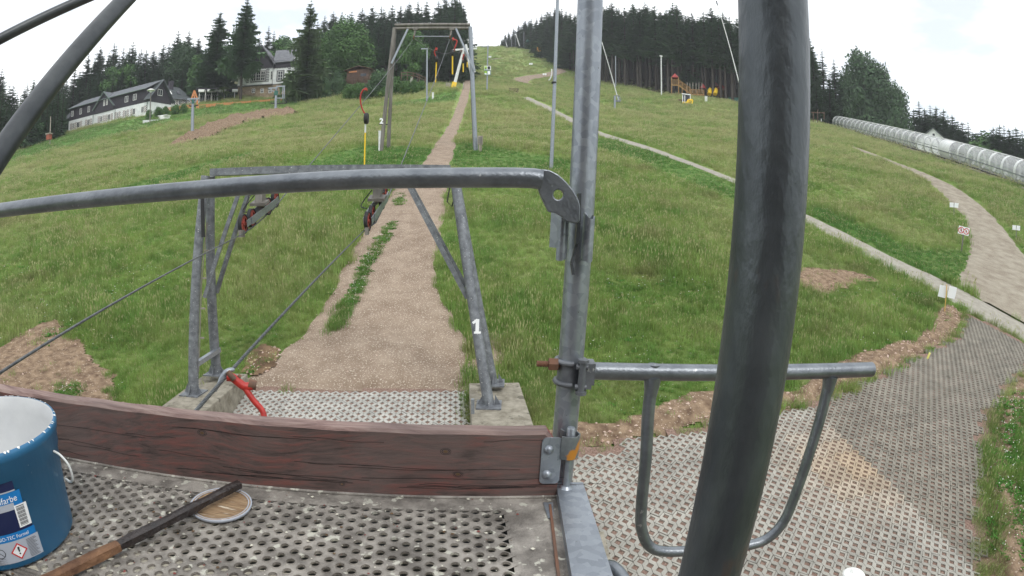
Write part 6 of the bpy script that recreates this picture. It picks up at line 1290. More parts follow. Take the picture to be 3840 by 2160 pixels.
for x_ in (1234, 1246): B_ = PG(*zp(x_, 868)); mb = MB(); mb.bar(B_ - (0, 0, .2), B_ + (0, 0, 1.35), .5, .1); tag(mb.build('white_marker', M['sheet_white']), 'white upright marker board in the grass below the playground', 'marker', 'pair of white marker boards')
ex = empty('excavator', PG(*zp(1075, 885)), 'small excavator with white cab and yellow arm standing in the tall grass', 'excavator'); dE = math.hypot(*ex.location[:2]); E_ = lambda x, y, o=0.0: PH(*zp(x, y), dE + o)
mb = MB(); 
for a_, b_ in (((1042, 805), (1042, 870)), ((1060, 808), (1060, 880)), ((1106, 810), (1108, 862))):
    for o_ in (0, 1.4): mb = MB(); mb.bar(E_(*a_, o_), E_(*b_, o_), .14); mb.build('cab_pillar', M['sheet_white'], ex)
mb = MB(); mb.bar(E_(1036, 802, .7), E_(1110, 812, .7), 1.8, .18); mb.build('cab_roof', M['sheet_white'], ex)
mb = MB(); mb.bar(E_(1044, 842, .7), E_(1104, 848, .7), 1.3, 2.3); mb.build('cab_glass', M['glass'], ex)
mb = MB(); mb.bar(E_(1070, 885, -.3), E_(1092, 846, -.3), .3, .35); mb.bar(E_(1092, 846, -.3), E_(1126, 850, -.3), .3, .35); mb.bar(E_(1126, 850, -.3), E_(1120, 882, -.3), .28, .3); mb.bar(E_(1082, 872, -.3), E_(1108, 858, -.3), .2, .2); mb.build('arm', M['yellow'], ex)
mb = MB(); mb.bar(E_(1038, 878, .8), E_(1110, 884, .8), 1.6, .6); mb.build('body', M['yellow'], ex)
for o in (-.1, 1.5): mb = MB(); mb.bar(E_(1030, 892, o), E_(1115, 897, o), .4, .6); mb.build('track', M['black'], ex)
mb = MB(); mb.bar(E_(1000, 848, .6), E_(1040, 852, .6), .25, .3); mb.build('dozer_blade', M['rust'], ex)

# ------------------------------------------------------------------ the platform the camera stands on (its own slightly tilted frame)
xs = np.array([.9989, .0271, -.0385]); ys = np.array([-.0271, .9996, .0011]); us = np.array([.0385, -.0001, .9993])
SM_ = Matrix((xs, ys, us)).transposed(); 
def F(x, y, z): return CAM + xs * x + ys * y + us * z
PD = 1.04        # the post, rail and gate hang a little farther out than the toe board
def FP(x, y, z): return F(x * PD, y * PD, z * PD)
def Rf(): return Matrix(((xs[0], ys[0], us[0]), (xs[1], ys[1], us[1]), (xs[2], ys[2], us[2])))
M['galv_near'] = mat('galvanised_tube', lin(150, 156, 163), lin(130, 136, 144), 70, .36, .6, voro=True, lo=0, hi=1, c3=lin(92, 94, 96), t3=.70, s3=130, bump=.05, bscale=150)
M['rail_near'] = mat('worn_galvanised_tube', lin(128, 133, 138), lin(106, 111, 117), 22, .36, .65, c3=lin(168, 170, 172), t3=.70, s3=60, bump=.10, bscale=160)
M['pole_near'] = mat('dark_painted_pole', lin(94, 100, 104), lin(66, 71, 76), 13, .38, .5, lo=.34, hi=.68, c3=lin(100, 78, 72), t3=.62, s3=14, bump=.12, bscale=90, stretch=(1, 1, .45))
def plank_mat(name, a, b, c, scale=3):
    m = bpy.data.materials.new(name); m.use_nodes = True; t = m.node_tree; N = t.nodes; K = t.links.new; bs = N['Principled BSDF']; tcn = N.new('ShaderNodeTexCoord'); mp1 = N.new('ShaderNodeMapping'); mp1.inputs['Scale'].default_value = (1.2, 22, 22)
    wp = N.new('ShaderNodeTexNoise'); wp.inputs['Scale'].default_value = 2.2; K(tcn.outputs['Object'], wp.inputs['Vector']); mxv = N.new('ShaderNodeMix'); mxv.data_type = 'RGBA'; mxv.blend_type = 'LINEAR_LIGHT'; mxv.inputs[0].default_value = .06; K(tcn.outputs['Object'], mxv.inputs[6]); K(wp.outputs['Color'], mxv.inputs[7]); K(mxv.outputs[2], mp1.inputs[0])
    n1 = N.new('ShaderNodeTexNoise'); n1.inputs['Scale'].default_value = 3.2; n1.inputs['Detail'].default_value = 9; n1.inputs['Roughness'].default_value = .7; K(mp1.outputs[0], n1.inputs['Vector'])
    r = N.new('ShaderNodeValToRGB'); r.color_ramp.elements[0].position = .36; r.color_ramp.elements[0].color = b; r.color_ramp.elements[1].position = .62; r.color_ramp.elements[1].color = a; e_ = r.color_ramp.elements.new(.47); e_.color = c; K(n1.outputs[0], r.inputs[0])
    n2 = N.new('ShaderNodeTexNoise'); n2.inputs['Scale'].default_value = 6; n2.inputs['Detail'].default_value = 5; K(tcn.outputs['Object'], n2.inputs['Vector']); mr = N.new('ShaderNodeMapRange'); mr.inputs[1].default_value = .42; mr.inputs[2].default_value = .62; K(n2.outputs[0], mr.inputs[0])
    mx2 = N.new('ShaderNodeMix'); mx2.data_type = 'RGBA'; mx2.inputs[7].default_value = lin(104, 90, 86); K(mr.outputs[0], mx2.inputs[0]); K(r.outputs[0], mx2.inputs[6]); mm = N.new('ShaderNodeMath'); mm.operation = 'MULTIPLY'; mm.inputs[1].default_value = .55; K(mr.outputs[0], mm.inputs[0]); K(mm.outputs[0], mx2.inputs[0])
    K(mx2.outputs[2], bs.inputs['Base Color']); bs.inputs['Roughness'].default_value = .75; bp = N.new('ShaderNodeBump'); bp.inputs['Strength'].default_value = .6; bp.inputs['Distance'].default_value = .004; K(n1.outputs[0], bp.inputs['Height']); K(bp.outputs[0], bs.inputs['Normal']); return m
M['plank'] = plank_mat('red_brown_weathered_plank', lin(112, 72, 66), lin(58, 47, 45), lin(86, 70, 66))
M['plank_end'] = mat('red_painted_end_grain', lin(150, 62, 66), lin(118, 50, 54), 60, .8)
M['plank_top'] = plank_mat('worn_plank_top', lin(150, 130, 122), lin(94, 72, 68), lin(128, 104, 98))
def deck_mat():
    m = mat('dirty_perforated_steel', lin(160, 154, 146), lin(108, 103, 97), 16, .7, .15, c3=lin(186, 184, 172), t3=.60, s3=46, bump=.35, bscale=180, detail=9, lo=.38, hi=.62); return m
M['deck'] = deck_mat()
M['paint_blue'] = mat('blue_bucket_plastic', lin(48, 112, 152), lin(40, 98, 138), 4, .38, c3=lin(190, 205, 215), t3=.735, s3=75)
M['navy'] = mat('navy_print', lin(22, 34, 74), rough=.4); M['cyan'] = mat('light_blue_print', lin(20, 118, 186), rough=.4); M['silver'] = mat('silver_print', lin(172, 178, 188), rough=.4)
M['bucket_in'] = mat('bucket_inside_white', lin(206, 208, 208), lin(188, 190, 192), 6, .55, c3=lin(44, 60, 120), t3=.735, s3=22)
# deck: rotated 5 degrees against the frame, holes as real openings
th = math.atan(.087); e1 = np.array([math.cos(th), math.sin(th)]); e2 = np.array([-math.sin(th), math.cos(th)])
DZ = -.59
def DK(u, v, z=DZ): q = e1 * u + e2 * v; return F(q[0], q[1], z)
hx = .0425; hy = .0285; hr = .0078; o0 = np.array([.025, .947]); u0, v0 = o0 @ e1, o0 @ e2
platform = empty('work_platform', F(-.6, .4, DZ), 'perforated steel work platform deck, dirty and paint splashed, the camera looks down on', 'platform')
def plate(v_hi, v_lo, ulo, uhi, name):
    """perforated plate: staggered round holes with raised collars, plain margins"""
    mb = MB(); NS = 12; rows = int(round((v_hi - v_lo) / (hy / 2))); nuc = int((uhi - ulo) / hx)
    # cell (hx/2 x hy/2) checkerboard: each hole owns an hx x hy diamond-free rectangle of two half rows
    for r in range(rows):
        for c in range(nuc * 2):
            cu = uhi - (c + .5) * hx / 2; cv = v_hi - (r + .5) * hy / 2
    return mb
# each hole sits in a rectangle hx/2 wide? no: brick-like strips of height hy/2 would cut the holes, so tile with hexagon-like cells
def hole_cells(mb, ulo, uhi, vlo, vhi):
    k = 0; v = v0
    while v > vlo + hy * .3:
        for ph in (0, 1):
            vv = v - ph * hy / 2; uu = u0 - ph * hx / 2
            while uu > ulo:
                hexa = [(hx / 2 * .5, 0 + hy / 2 * .5), (hx / 2, 0), (hx / 4, -hy / 4)]
                # diamond cell with half diagonals hx/2 and hy/2 tiles the staggered lattice
                dm = [(hx / 2, 0), (0, hy / 2), (-hx / 2, 0), (0, -hy / 2)]; ring = []; outer = []
                for i in range(12):
                    a = i * math.pi / 6; ring.append((uu + hr * math.cos(a), vv + hr * math.sin(a)))
                    ca_, sa_ = math.cos(a), math.sin(a); t = 1 / (abs(ca_) / (hx / 2) + abs(sa_) / (hy / 2)); outer.append((uu + t * ca_, vv + t * sa_))
                jz = .0006; V = [DK(*p) for p in outer] + [DK(a_[0] + (a_[0] - uu) * .18, a_[1] + (a_[1] - vv) * .18) for a_ in ring] + [DK(*p, DZ + .0022) for p in ring] + [DK(*p, DZ - .004) for p in ring]
                Fq_ = []
                for i in range(12):
                    j = (i + 1) % 12; Fq_ += [(i, j, 12 + j, 12 + i), (12 + i, 12 + j, 24 + j, 24 + i), (24 + i, 24 + j, 36 + j, 36 + i)]
                mb.add(V, Fq_, 0, False); uu -= hx
        v -= hy
    return v
mb = MB(); vend = hole_cells(mb, -1.75, 0, .60, 1)
# saw-tooth margins are closed by plain strips slightly below the plate
mb.build('perforated_plate', M['deck'], platform)
def plain(u_a, u_b, v_a, v_b, z=DZ - .0012, name='plain_plate'):
    mb = MB(); n = 8; V = [DK(u_a + (u_b - u_a) * i / n, v, z) for i in range(n + 1) for v in (v_a, v_b)] + [DK(u_a + (u_b - u_a) * i / n, v, z - .003) for i in range(n + 1) for v in (v_a, v_b)]
    F_ = [(2 * i, 2 * i + 2, 2 * i + 3, 2 * i + 1) for i in range(n)] + [(2 * (n + 1) + 2 * i, 2 * (n + 1) + 2 * i + 1, 2 * (n + 1) + 2 * i + 3, 2 * (n + 1) + 2 * i + 2) for i in range(n)]
    mb.add(V, F_); return mb.build(name, M['deck'], platform)
plain(-1.8, u0 + .145, v0 + .010, 1.04); plain(u0 + .0125, u0 + .145, -.2, v0 + .0105, DZ - .0016)
# second perforated plate closer to the camera, after a folded seam
mb = MB()
for v_ in (vend - .002, vend - .012, vend - .022): mb.tube([DK(-1.8, v_, DZ - .003), DK(u0 + .13, v_, DZ - .003)], .0055, 6)
mb.build('seam_rib', M['deck'], platform)
v0b = v0; mb = MB(); v0 = vend - .045; hole_cells(mb, -1.75, 0, .18, 1); mb.build('perforated_plate', M['deck'], platform); v0 = v0b
mb = MB(); mb.tube([DK(-1.8, 1.0, DZ + .001), DK(u0 + .14, 1.0, DZ + .001)], .004, 6); mb.build('edge_fold', M['deck'], platform)
# beams below the deck
for va, vb, zt in ((.86, 1.06, DZ - .03), (vend + .0, vend - .06, DZ - .02)):
    mb = MB(); mb.add([DK(u, v, z) for u in (-1.8, .16) for v in (va, vb) for z in (zt - .08, zt)], [(0, 1, 3, 2), (4, 6, 7, 5), (0, 4, 5, 1), (2, 3, 7, 6), (0, 2, 6, 4), (1, 5, 7, 3)]); mb.build('under_beam', M['steel_dark'], platform)
# side channel at the right of the deck
chn = empty('steel_channel', F(.18, .7, DZ), 'galvanised steel channel along the right edge of the platform', 'beam')
mb = MB(); mb.add([F(x, y, z) for x, y in ((.148, 1.045), (.205, 1.045), (.133, .2), (.215, .2)) for z in (-.57, -.62)], [(0, 1, 3, 2), (4, 6, 7, 5), (0, 4, 5, 1), (2, 3, 7, 6), (0, 2, 6, 4), (1, 5, 7, 3)]); mb.build('channel', M['galv_near'], chn)
for k, (xa, xb) in enumerate(((.128, .108), (.136, .120))): mb = MB(); mb.add([F(x, y, z) for x, y in ((xa, .98), (xa + .005, .98), (xb, .2), (xb + .006, .2)) for z in (DZ + .004 - .01 * k, DZ - .05)], [(0, 1, 3, 2), (4, 6, 7, 5), (0, 4, 5, 1), (2, 3, 7, 6), (0, 2, 6, 4), (1, 5, 7, 3)]); mb.build('edge_profile', M['rust'], chn)
mb = MB(); mb.prism([F(.118, .99, DZ + .002), F(.138, .99, DZ + .002), F(.133, .93, DZ + .002), F(.123, .93, DZ + .002)], (0, 0, 0), tuple(-us * .004)); mb.build('clip', M['galv_near'], chn)
mb = MB(); mb.tube(smooth_path([F(.20, .80, -.62), F(.225, .79, -.605), F(.245, .755, -.62), F(.25, .73, -.66)], 6), .0125, 10); mb.tube([F(.252, .735, -.66), F(.262, .68, -.74)], .018, 12); mb.build('bent_pipe', M['rail_near'], chn)
# toe board
def BD_(t, z, o=0.0): return F(t - o * .087, 1.004 + .087 * t + o, z)
brd = empty('toe_board', BD_(-.5, DZ), 'weathered red-brown wooden plank standing on edge along the front of the platform', 'plank')
NB_ = 60; mb = MB(); V = []; t0_, t1_ = -1.9, .147
for i in range(NB_ + 1):
    t = t0_ + (t1_ - t0_) * i / NB_; cut = .03 if i == NB_ else 0; w_ = .0015 * math.sin(i * .9) + .001 * math.sin(i * 2.3); top = -.441 + .0008 * math.sin(i * 1.3)
    V += [BD_(t, DZ + .003 , 0), BD_(t, top - .006 - cut, 0 - .0004), BD_(t - cut * .9, top, .006), BD_(t - cut * .9, top - .001, .036), BD_(t, DZ + .003, .036)]
n5 = 5; Fb = []; Ft = []
for i in range(NB_):
    a = i * n5; b_ = a + n5
    for k in (0, 3, 4): Fb.append((a + k, b_ + k, b_ + (k + 1) % n5, a + (k + 1) % n5))
    for k in (1, 2): Ft.append((a + k, b_ + k, b_ + k + 1, a + k + 1))
mb.add(V, Fb, 0); nb_ = len(V); mb.f += [f for f in Ft]; mb.m += [1] * len(Ft); mb.sm += [False] * len(Ft); mb.f.append(tuple(NB_ * n5 + k for k in range(5))); mb.m.append(2); mb.sm.append(False); mb.f.append((4, 3, 2, 1, 0)); mb.m.append(2); mb.sm.append(False)
mb.build('plank', [M['plank'], M['plank_top'], M['plank_end']], brd)
# long drying cracks as thin recessed-looking splinters along the grain
rgc = random.Random(9); mb = MB()
for k in range(26):
    t = rgc.uniform(-1.3, 0); z = rgc.uniform(DZ + .02, -.46); l = rgc.uniform(.1, .45); pts = [BD_(t + l * i / 8, z + .0016 * math.sin(i * 1.1 + k) + .004 * i / 8 * (1 if k % 2 else -1), -.0006) for i in range(9)]; wv_ = .0005
    for i in range(8): mb.add([pts[i] + us * wv_, pts[i] - us * wv_, pts[i + 1] - us * wv_, pts[i + 1] + us * wv_], [(0, 1, 2, 3)])
mb.build('crack', mat('crack_dark', lin(30, 24, 24)), brd)['kind'] = 'stuff'
bn_ = np.cross(BD_(1, 0) - BD_(0, 0), us); bn_ /= np.linalg.norm(bn_)
for kx, ky, kr in ((1121, 1136, .0085), (1152, 1193, .0080), (508, 1089, .0085), (860, 1218, .005)):
    kc = Ppl(kx, ky, BD_(0, 0, -.0008), bn_); tx_ = BD_(1, 0) - BD_(0, 0); tx_ /= np.linalg.norm(tx_)
    for r0_, r1_, mm_ in ((0, .42, M['soil_dark']), (.62, .74, M['black']), (.95, 1.03, M['black'])):
        mb = MB(); V = [kc + tx_ * 1.25 * kr * q_ * math.cos(a) + us * kr * q_ * .85 * math.sin(a) for a in np.linspace(0, 2 * math.pi, 19)[:-1] for q_ in (r0_, r1_)]; mb.add(V, [(2 * i, 2 * i + 1, (2 * i + 3) % 36, (2 * i + 2) % 36) for i in range(18)]); mb.build('knot', mm_, brd)
# bracket on the board end and the pin
bk = empty('board_bracket', BD_(.1, -.5), 'galvanised bracket strap with two bolts holding the plank to the pin', 'bracket')
def rrect(t0, t1, z0, z1, r, o, n=5):
    pts = []
    for cx, cz, a0 in ((t1 - r, z1 - r, 0), (t0 + r, z1 - r, 90), (t0 + r, z0 + r, 180), (t1 - r, z0 + r, 270)):
        for k in range(n + 1): a = math.radians(a0 + 90 * k / n); pts.append(BD_(cx + r * math.cos(a), cz + r * math.sin(a), o))
    return pts
pl_ = rrect(.108, .149, -.556, -.452, .010, -.004); mb = MB(); mb.prism(pl_, (0, 0, 0), tuple(ys * .0035)); mb.build('plate', M['galv_near'], bk)
for z in (-.478, -.534): mb = MB(); mb.lathe([(0, .0075), (.005, .007), (.009, .003), (.0105, 0)], tuple(BD_(.122, z, -.004)), 16, 0, Rf() @ Euler((math.pi / 2, 0, 0)).to_matrix()); mb.build('bolt', M['galv_near'], bk)
mb = MB(); lp_ = [(.146, -.004), (.152, -.007), (.164, -.011), (.176, -.008), (.184, .004), (.181, .016), (.168, .021), (.156, .019), (.150, .03)]
V = [BD_(t, z, o) for t, o in lp_ for z in (-.448, -.498)]; V2 = [BD_(t + (.0025 if i > 3 else 0), z, o + (-.003 if i < 4 else .002)) for i, (t, o) in enumerate(lp_) for z in (-.448, -.498)]
n = len(lp_); mb.add(V, [(2 * i, 2 * i + 2, 2 * i + 3, 2 * i + 1) for i in range(n - 1)], 0, True); mb.add(V2, [(2 * i, 2 * i + 1, 2 * i + 3, 2 * i + 2) for i in range(n - 1)], 0, True); mb.add(V + V2, [(2 * i, 2 * i + 2, 2 * n + 2 * i + 2, 2 * n + 2 * i) for i in range(n - 1)] + [(2 * i + 1, 2 * n + 2 * i + 1, 2 * n + 2 * i + 3, 2 * i + 3) for i in range(n - 1)]); mb.build('strap', mat('rust_streaked_zinc', lin(126, 132, 134), lin(98, 104, 108), 30, .5, .4, c3=lin(198, 134, 54), t3=.60, s3=22), bk)
pin = MB(); pin.tube([BD_(.166, -.572, .004), BD_(.166, -.436, .004), BD_(.166, -.433, .004)], [.0088, .0088, .007], 16); pin.tube([BD_(.166, -.570, .004), BD_(.166, -.564, .004)], [.015, .010], 16); tag(pin.build('locking_pin', M['galv_near']), 'upright steel pin welded on the channel inside the bracket strap', 'pin')
# posts and rails
gp = empty('scaffold_post', FP(.150, 1.03, -.6), 'galvanised upright tube with spangled zinc in the middle of the picture', 'post')
mb = MB(); mb.tube([FP(.1545, 1.03, z) for z in np.linspace(-.9, 1.2, 30)], .0253, 32); mb.build('tube', M['galv_near'], gp)
# wedge pocket (two rolled ears) on the post
wk = empty('wedge_pocket', FP(.14, .99, -.05), 'folded steel wedge pocket welded to the galvanised post with a hanging wedge', 'bracket')
for x0, sgn in ((.117, 1), (.163, -1)):
    mb = MB(); arc = [(x0 + .0105 * math.cos(a), .985 + .0105 * math.sin(a)) for a in np.linspace(-math.pi * .9, math.pi * .8, 12)] if sgn > 0 else [(x0 - .0105 * math.cos(a), .985 + .0105 * math.sin(a)) for a in np.linspace(-math.pi * .9, math.pi * .8, 12)]
    ztop = [.0 - .006 * math.sin(i * .9) for i in range(12)]; V = [FP(x, y, z) for i, (x, y) in enumerate(arc) for z in (-.018 + ztop[i], -.098 + ztop[i] * .4)]; c_ = (x0, .985); V2 = [FP(x + (c_[0] - x) * .22, y + (c_[1] - y) * .22, z) for i, (x, y) in enumerate(arc) for z in (-.018 + ztop[i], -.098 + ztop[i] * .4)]
    n = 12; mb.add(V, [(2 * i, 2 * i + 1, 2 * i + 3, 2 * i + 2) for i in range(n - 1)], 0, True); mb.add(V2, [(2 * i, 2 * i + 2, 2 * i + 3, 2 * i + 1) for i in range(n - 1)], 0, True); mb.add(V + V2, [(2 * i, 2 * i + 2, 2 * n + 2 * i + 2, 2 * n + 2 * i) for i in range(n - 1)]); mb.build('ear', M['galv_near'], wk)
mb = MB(); mb.add([FP(x, y, z) for x, y in ((.096, .995), (.110, .982)) for z in (-.015, -.078)] + [FP(x, y, z) for x, y in ((.096, 1.0), (.110, .987)) for z in (-.015, -.078)], [(0, 1, 3, 2), (4, 6, 7, 5), (0, 2, 6, 4), (1, 5, 7, 3), (0, 4, 5, 1), (2, 3, 7, 6)]); mb.build('side_flange', M['galv_near'], wk)
mb = MB(); pts = [FP(.1405, .972, .02), FP(.1415, .970, -.03), FP(.141, .970, -.068), FP(.137, .970, -.09), FP(.134, .968, -.103), FP(.138, .966, -.122)]
for a_, b_ in zip(pts[:3], pts[1:3]): mb.bar(a_, b_, .006, .02, up=tuple(ys))
for a_, b_ in zip(pts[2:], pts[3:]): mb.bar(a_, b_, .005, .009, up=tuple(ys))
mb.build('wedge', M['steel_dark'], wk)
# top rail with flattened and bent end
rail = empty('guard_rail', FP(-.5, .95, 0), 'grey guard rail crossing the picture with flattened bent end and hole at the post', 'railing')
mb = MB(); pts = [FP(-2.2, .95, -.078), FP(-1.007, .95, -.0135), FP(-.56, .95, .0095), FP(-.243, .95, .028), FP(.03, .95, .0405), FP(.058, .95, .0410), FP(.072, .951, .0395)]
mb.tube(pts, .0180, 28); mb.build('tube', M['rail_near'], rail)
oc = [(.066, .0575), (.084, .0565), (.099, .050), (.113, .039), (.125, .026), (.136, .010), (.1405, -.004), (.1405, -.032), (.118, -.030), (.109, -.021), (.096, -.0155), (.086, -.015), (.081, -.006), (.072, .010), (.066, .024)]
hc, hrd = (.1015, .0155), .0085; N_ = 30; 
def ray_out(a):
    best = 9; dx, dy = math.cos(a), math.sin(a)
    for i in range(len(oc)):
        (x1, y1), (x2, y2) = oc[i], oc[(i + 1) % len(oc)]; ex_, ey = x2 - x1, y2 - y1; det = dx * (-ey) + dy * ex_
        if abs(det) < 1e-12: continue
        t = ((x1 - hc[0]) * (-ey) + (y1 - hc[1]) * ex_) / det; u_ = (dx * (y1 - hc[1]) - dy * (x1 - hc[0])) / det
        if t > 0 and -1e-6 <= u_ <= 1 + 1e-6: best = min(best, t)
    return (hc[0] + dx * best, hc[1] + dy * best)
mb = MB(); O = [ray_out(2 * math.pi * k / 60) for k in range(60)]; I = [(hc[0] + hrd * math.cos(2 * math.pi * k / 60), hc[1] + hrd * math.sin(2 * math.pi * k / 60)) for k in range(60)]
V = [FP(x, .944, z) for x, z in O] + [FP(x, .944, z) for x, z in I] + [FP(x, .957, z) for x, z in O] + [FP(x, .957, z) for x, z in I]
Fc = []
for k in range(60):
    j = (k + 1) % 60; Fc += [(k, j, 60 + j, 60 + k), (120 + k, 180 + k, 180 + j, 120 + j), (k, 120 + k, 120 + j, j), (60 + k, 60 + j, 180 + j, 180 + k)]
mb.add(V, Fc); fe = mb.build('flattened_end', M['rail_near'], rail); bv = fe.modifiers.new('b', 'BEVEL'); bv.width = .002; bv.segments = 2; bv.limit_method = 'ANGLE'
# diagonal braces top left, their backlit shade put into a darker steel colour
for pts_, r_, l in ((((400, -85, 1.75), (321, 0, 1.6), (163.6, 172, 1.35), (43, 328.6, 1.2), (-60, 480, 1.12)), .0245, 'thick dark diagonal tube crossing the top left corner'), (((330, -50, 2.0), (172, 18.6, 1.95), (0, 94, 1.9), (-120, 165, 1.9)), .0172, 'thinner dark tube behind the thick one in the top left corner')):
    a_ = P(*pts_[0]); b_ = P(*pts_[-1]); mb = MB(); mb.tube([a_ + (b_ - a_) * t for t in np.linspace(0, 1, 24)], r_, 24); tag(mb.build('diagonal_brace', M['steel_dark']), l, 'tube')
# the big dark pole near the lens
mb = MB(); mb.tube([F(.1755, .334, z) for z in np.linspace(-.8, .9, 60)], .0243, 48); tag(mb.build('dark_pole', M['pole_near']), 'very thick dark upright tube close to the lens right of centre', 'pole')
# gate arm with U-shaped bar
ga = empty('swing_gate', FP(.3, 1.03, -.3), 'tubular swing gate arm with U-shaped lower bar clamped to the galvanised post', 'gate')
mb = MB(); mb.tube([FP(.178, 1.03, -.316), FP(.5, 1.03, -.3155), FP(.868, 1.03, -.311)], .0180, 24); mb.build('arm', M['rail_near'], ga)
mb = MB(); mb.tube([FP(.868, 1.03, -.311), FP(.8695, 1.03, -.311)], .0155, 24); mb.build('end_rim', M['galv_near'], ga)
k_ = 1.03 / .95; up_ = [(.322, -.30), (.322, -.40), (.330, -.5), (.337, -.62), (.347, -.685), (.375, -.735), (.425, -.752), (.53, -.752), (.63, -.752), (.68, -.735), (.71, -.69), (.722, -.62), (.735, -.5), (.744, -.40), (.748, -.30)]
mb = MB(); mb.tube(smooth_path([FP(x, 1.03, z) for x, z in up_], 6), .0135, 20); mb.build('u_bar', M['rail_near'], ga)
for x_ in (.322, .748): mb = MB(); mb.tube([FP(x_, 1.03, -.325), FP(x_, 1.03, -.365)], [.019, .0135], 16); mb.build('weld_collar', M['rail_near'], ga)
cl = empty('pipe_clamp', FP(.154, 1.03, -.32), 'weathered pipe clamp with rusty threaded bolt around the galvanised post', 'clamp')
for z in (-.296, -.338):
    mb = MB(); pts = [FP(.1545 + .0275 * math.cos(a), 1.03 + .0275 * math.sin(a), z) for a in np.linspace(-1.0, -1.0 + 2 * math.pi * .92, 26)]; mb.tube(pts, [.0055] * 26, 8); mb.build('band', M['galv_dull'], cl)
mb = MB(); mb.tube([FP(.1545, 1.03, -.337), FP(.1545, 1.03, -.297)], .0262, 24); mb.build('sleeve', M['galv_dull'], cl)
mb = MB(); mb.lathe([(.0262, 0), (.0262, .001)], (0, 0, 0), 4); mb = MB(); mb.box(FP(.182, 1.005, -.316), (.02, .03, .052), Rf()); mb.box(FP(.1935, 1.022, -.316), (.012, .036, .045), Rf()); b0 = mb.build('lug', M['galv_dull'], cl)
for z in (-.297, -.337): mb = MB(); mb.tube([FP(.160, .992, z), FP(.182, .990, z)], .006, 10); mb.build('ear', M['galv_dull'], cl)
mb = MB(); mb.tube([FP(.172, .990, -.288), FP(.172, .990, -.346)], .0075, 12); mb.tube([FP(.172, .990, -.288), FP(.172, .990, -.282)], .0115, 6, smooth=False); mb.tube([FP(.172, .990, -.351), FP(.172, .990, -.344)], .0115, 6, smooth=False); mb.build('bolt', M['galv_dull'], cl)
mb = MB(); n_ = 14; mb.tube([FP(.088 + .045 * i / (n_ * 4), 1.02, -.302) for i in range(n_ * 4 + 1)], [.0066 if i % 4 < 2 else .0055 for i in range(n_ * 4 + 1)], 12, smooth=False); mb.build('threaded_rod', M['rust'], cl)
mb = MB(); mb.tube([FP(.111, 1.02, -.302), FP(.1285, 1.02, -.302)], .0135, 6, smooth=False); mb.build('nut', M['rust'], cl)
# bucket
bc = (-.88, .608); bz = DZ + .003; BH = .212
bkt = empty('paint_bucket', F(bc[0], bc[1], bz), 'open blue plastic paint bucket at the left edge of the platform, white inside', 'bucket')
def lf(prof, mats_, name, par, seg=64, m=0): mb = MB(); mb.lathe([(r, z) for r, z in prof], (0, 0, 0), seg); mb.v = [tuple(F(bc[0] + x, bc[1] + y, bz + z)) for x, y, z in mb.v]; return mb.build(name, mats_, par)
lf([(0, .002), (.138, .002), (.1405, .006), (.1475, BH - .05), (.1500, BH - .049), (.1515, BH - .018), (.1545, BH - .016), (.1555, BH - .004), (.1535, BH), (.1500, BH + .0005)], M['paint_blue'], 'shell', bkt)
lf([(.1500, BH + .0005), (.1480, BH - .003), (.1455, BH - .03), (.1385, .02), (0, .018)], M['bucket_in'], 'inner_wall', bkt)
mb = MB(); rgp = random.Random(4)
for k in range(34):      # dried white paint on the rim
    a = rgp.uniform(-1.6, 2.3); s = rgp.uniform(.002, .009); r = .1525; p = lambda a_, r_, z_: F(bc[0] + r_ * math.cos(a_), bc[1] + r_ * math.sin(a_), bz + z_)
    mb.add([p(a - s * 3, r + .0005, BH + .0012), p(a, r + .0032, BH - .001), p(a + s * 3, r + .0005, BH + .0012), p(a, r - .003, BH + .0015)], [(0, 1, 2, 3)])
mb.build('paint_splash', M['white'], bkt)['kind'] = 'stuff'
def cyl(ph, z, o=.0008): r = .1405 + (.1475 - .1405) * (z / (BH - .05)) + o; return F(bc[0] + r * math.cos(ph), bc[1] + r * math.sin(ph), bz + z)
def lblq(ph0, ph1, z0, z1, m, name, o=.0008, slant=0.0):
    mb = MB(); n = max(2, int(abs(ph1 - ph0) / .06)); V = [cyl(ph0 + (ph1 - ph0) * i / n, z, o) for i in range(n + 1) for z in (z0, z1)]; mb.add(V, [(2 * i, 2 * i + 2, 2 * i + 3, 2 * i + 1) for i in range(n)], 0, True); return mb.build(name, m, bkt)
pr_ = math.radians(-15); pl2 = math.radians(-130)
zz_ = lambda z: z - DZ - .003
lblq(pl2, pr_ - .12, zz_(-.44), zz_(-.398), M['navy'], 'label'); lblq(pl2, pr_ - .12, zz_(-.4425), zz_(-.4402), M['silver'], 'label', .0010); lblq(pl2, pr_ - .06, zz_(-.474), zz_(-.443), M['cyan'], 'label'); lblq(pl2, pr_ - .18, zz_(-.4745), zz_(-.462), M['silver'], 'label', .0011)
lblq(pl2, pr_ - .02, zz_(-.515), zz_(-.4745), M['navy'], 'label'); lblq(pl2, pr_, zz_(-.530), zz_(-.5152), M['cyan'], 'label'); lblq(pl2, pr_ + .02, zz_(-.572), zz_(-.5302), M['silver'], 'label'); lblq(pr_ - .19, pr_ - .02, zz_(-.510), zz_(-.468), M['sheet_white'], 'label', .0013)
for k in range(17): lblq(pr_ - .17, pr_ - .06, zz_(-.507) + k * .0022, zz_(-.507) + k * .0022 + (.0013 if k % 3 else .0007), M['black'], 'barcode_bar', .0016)
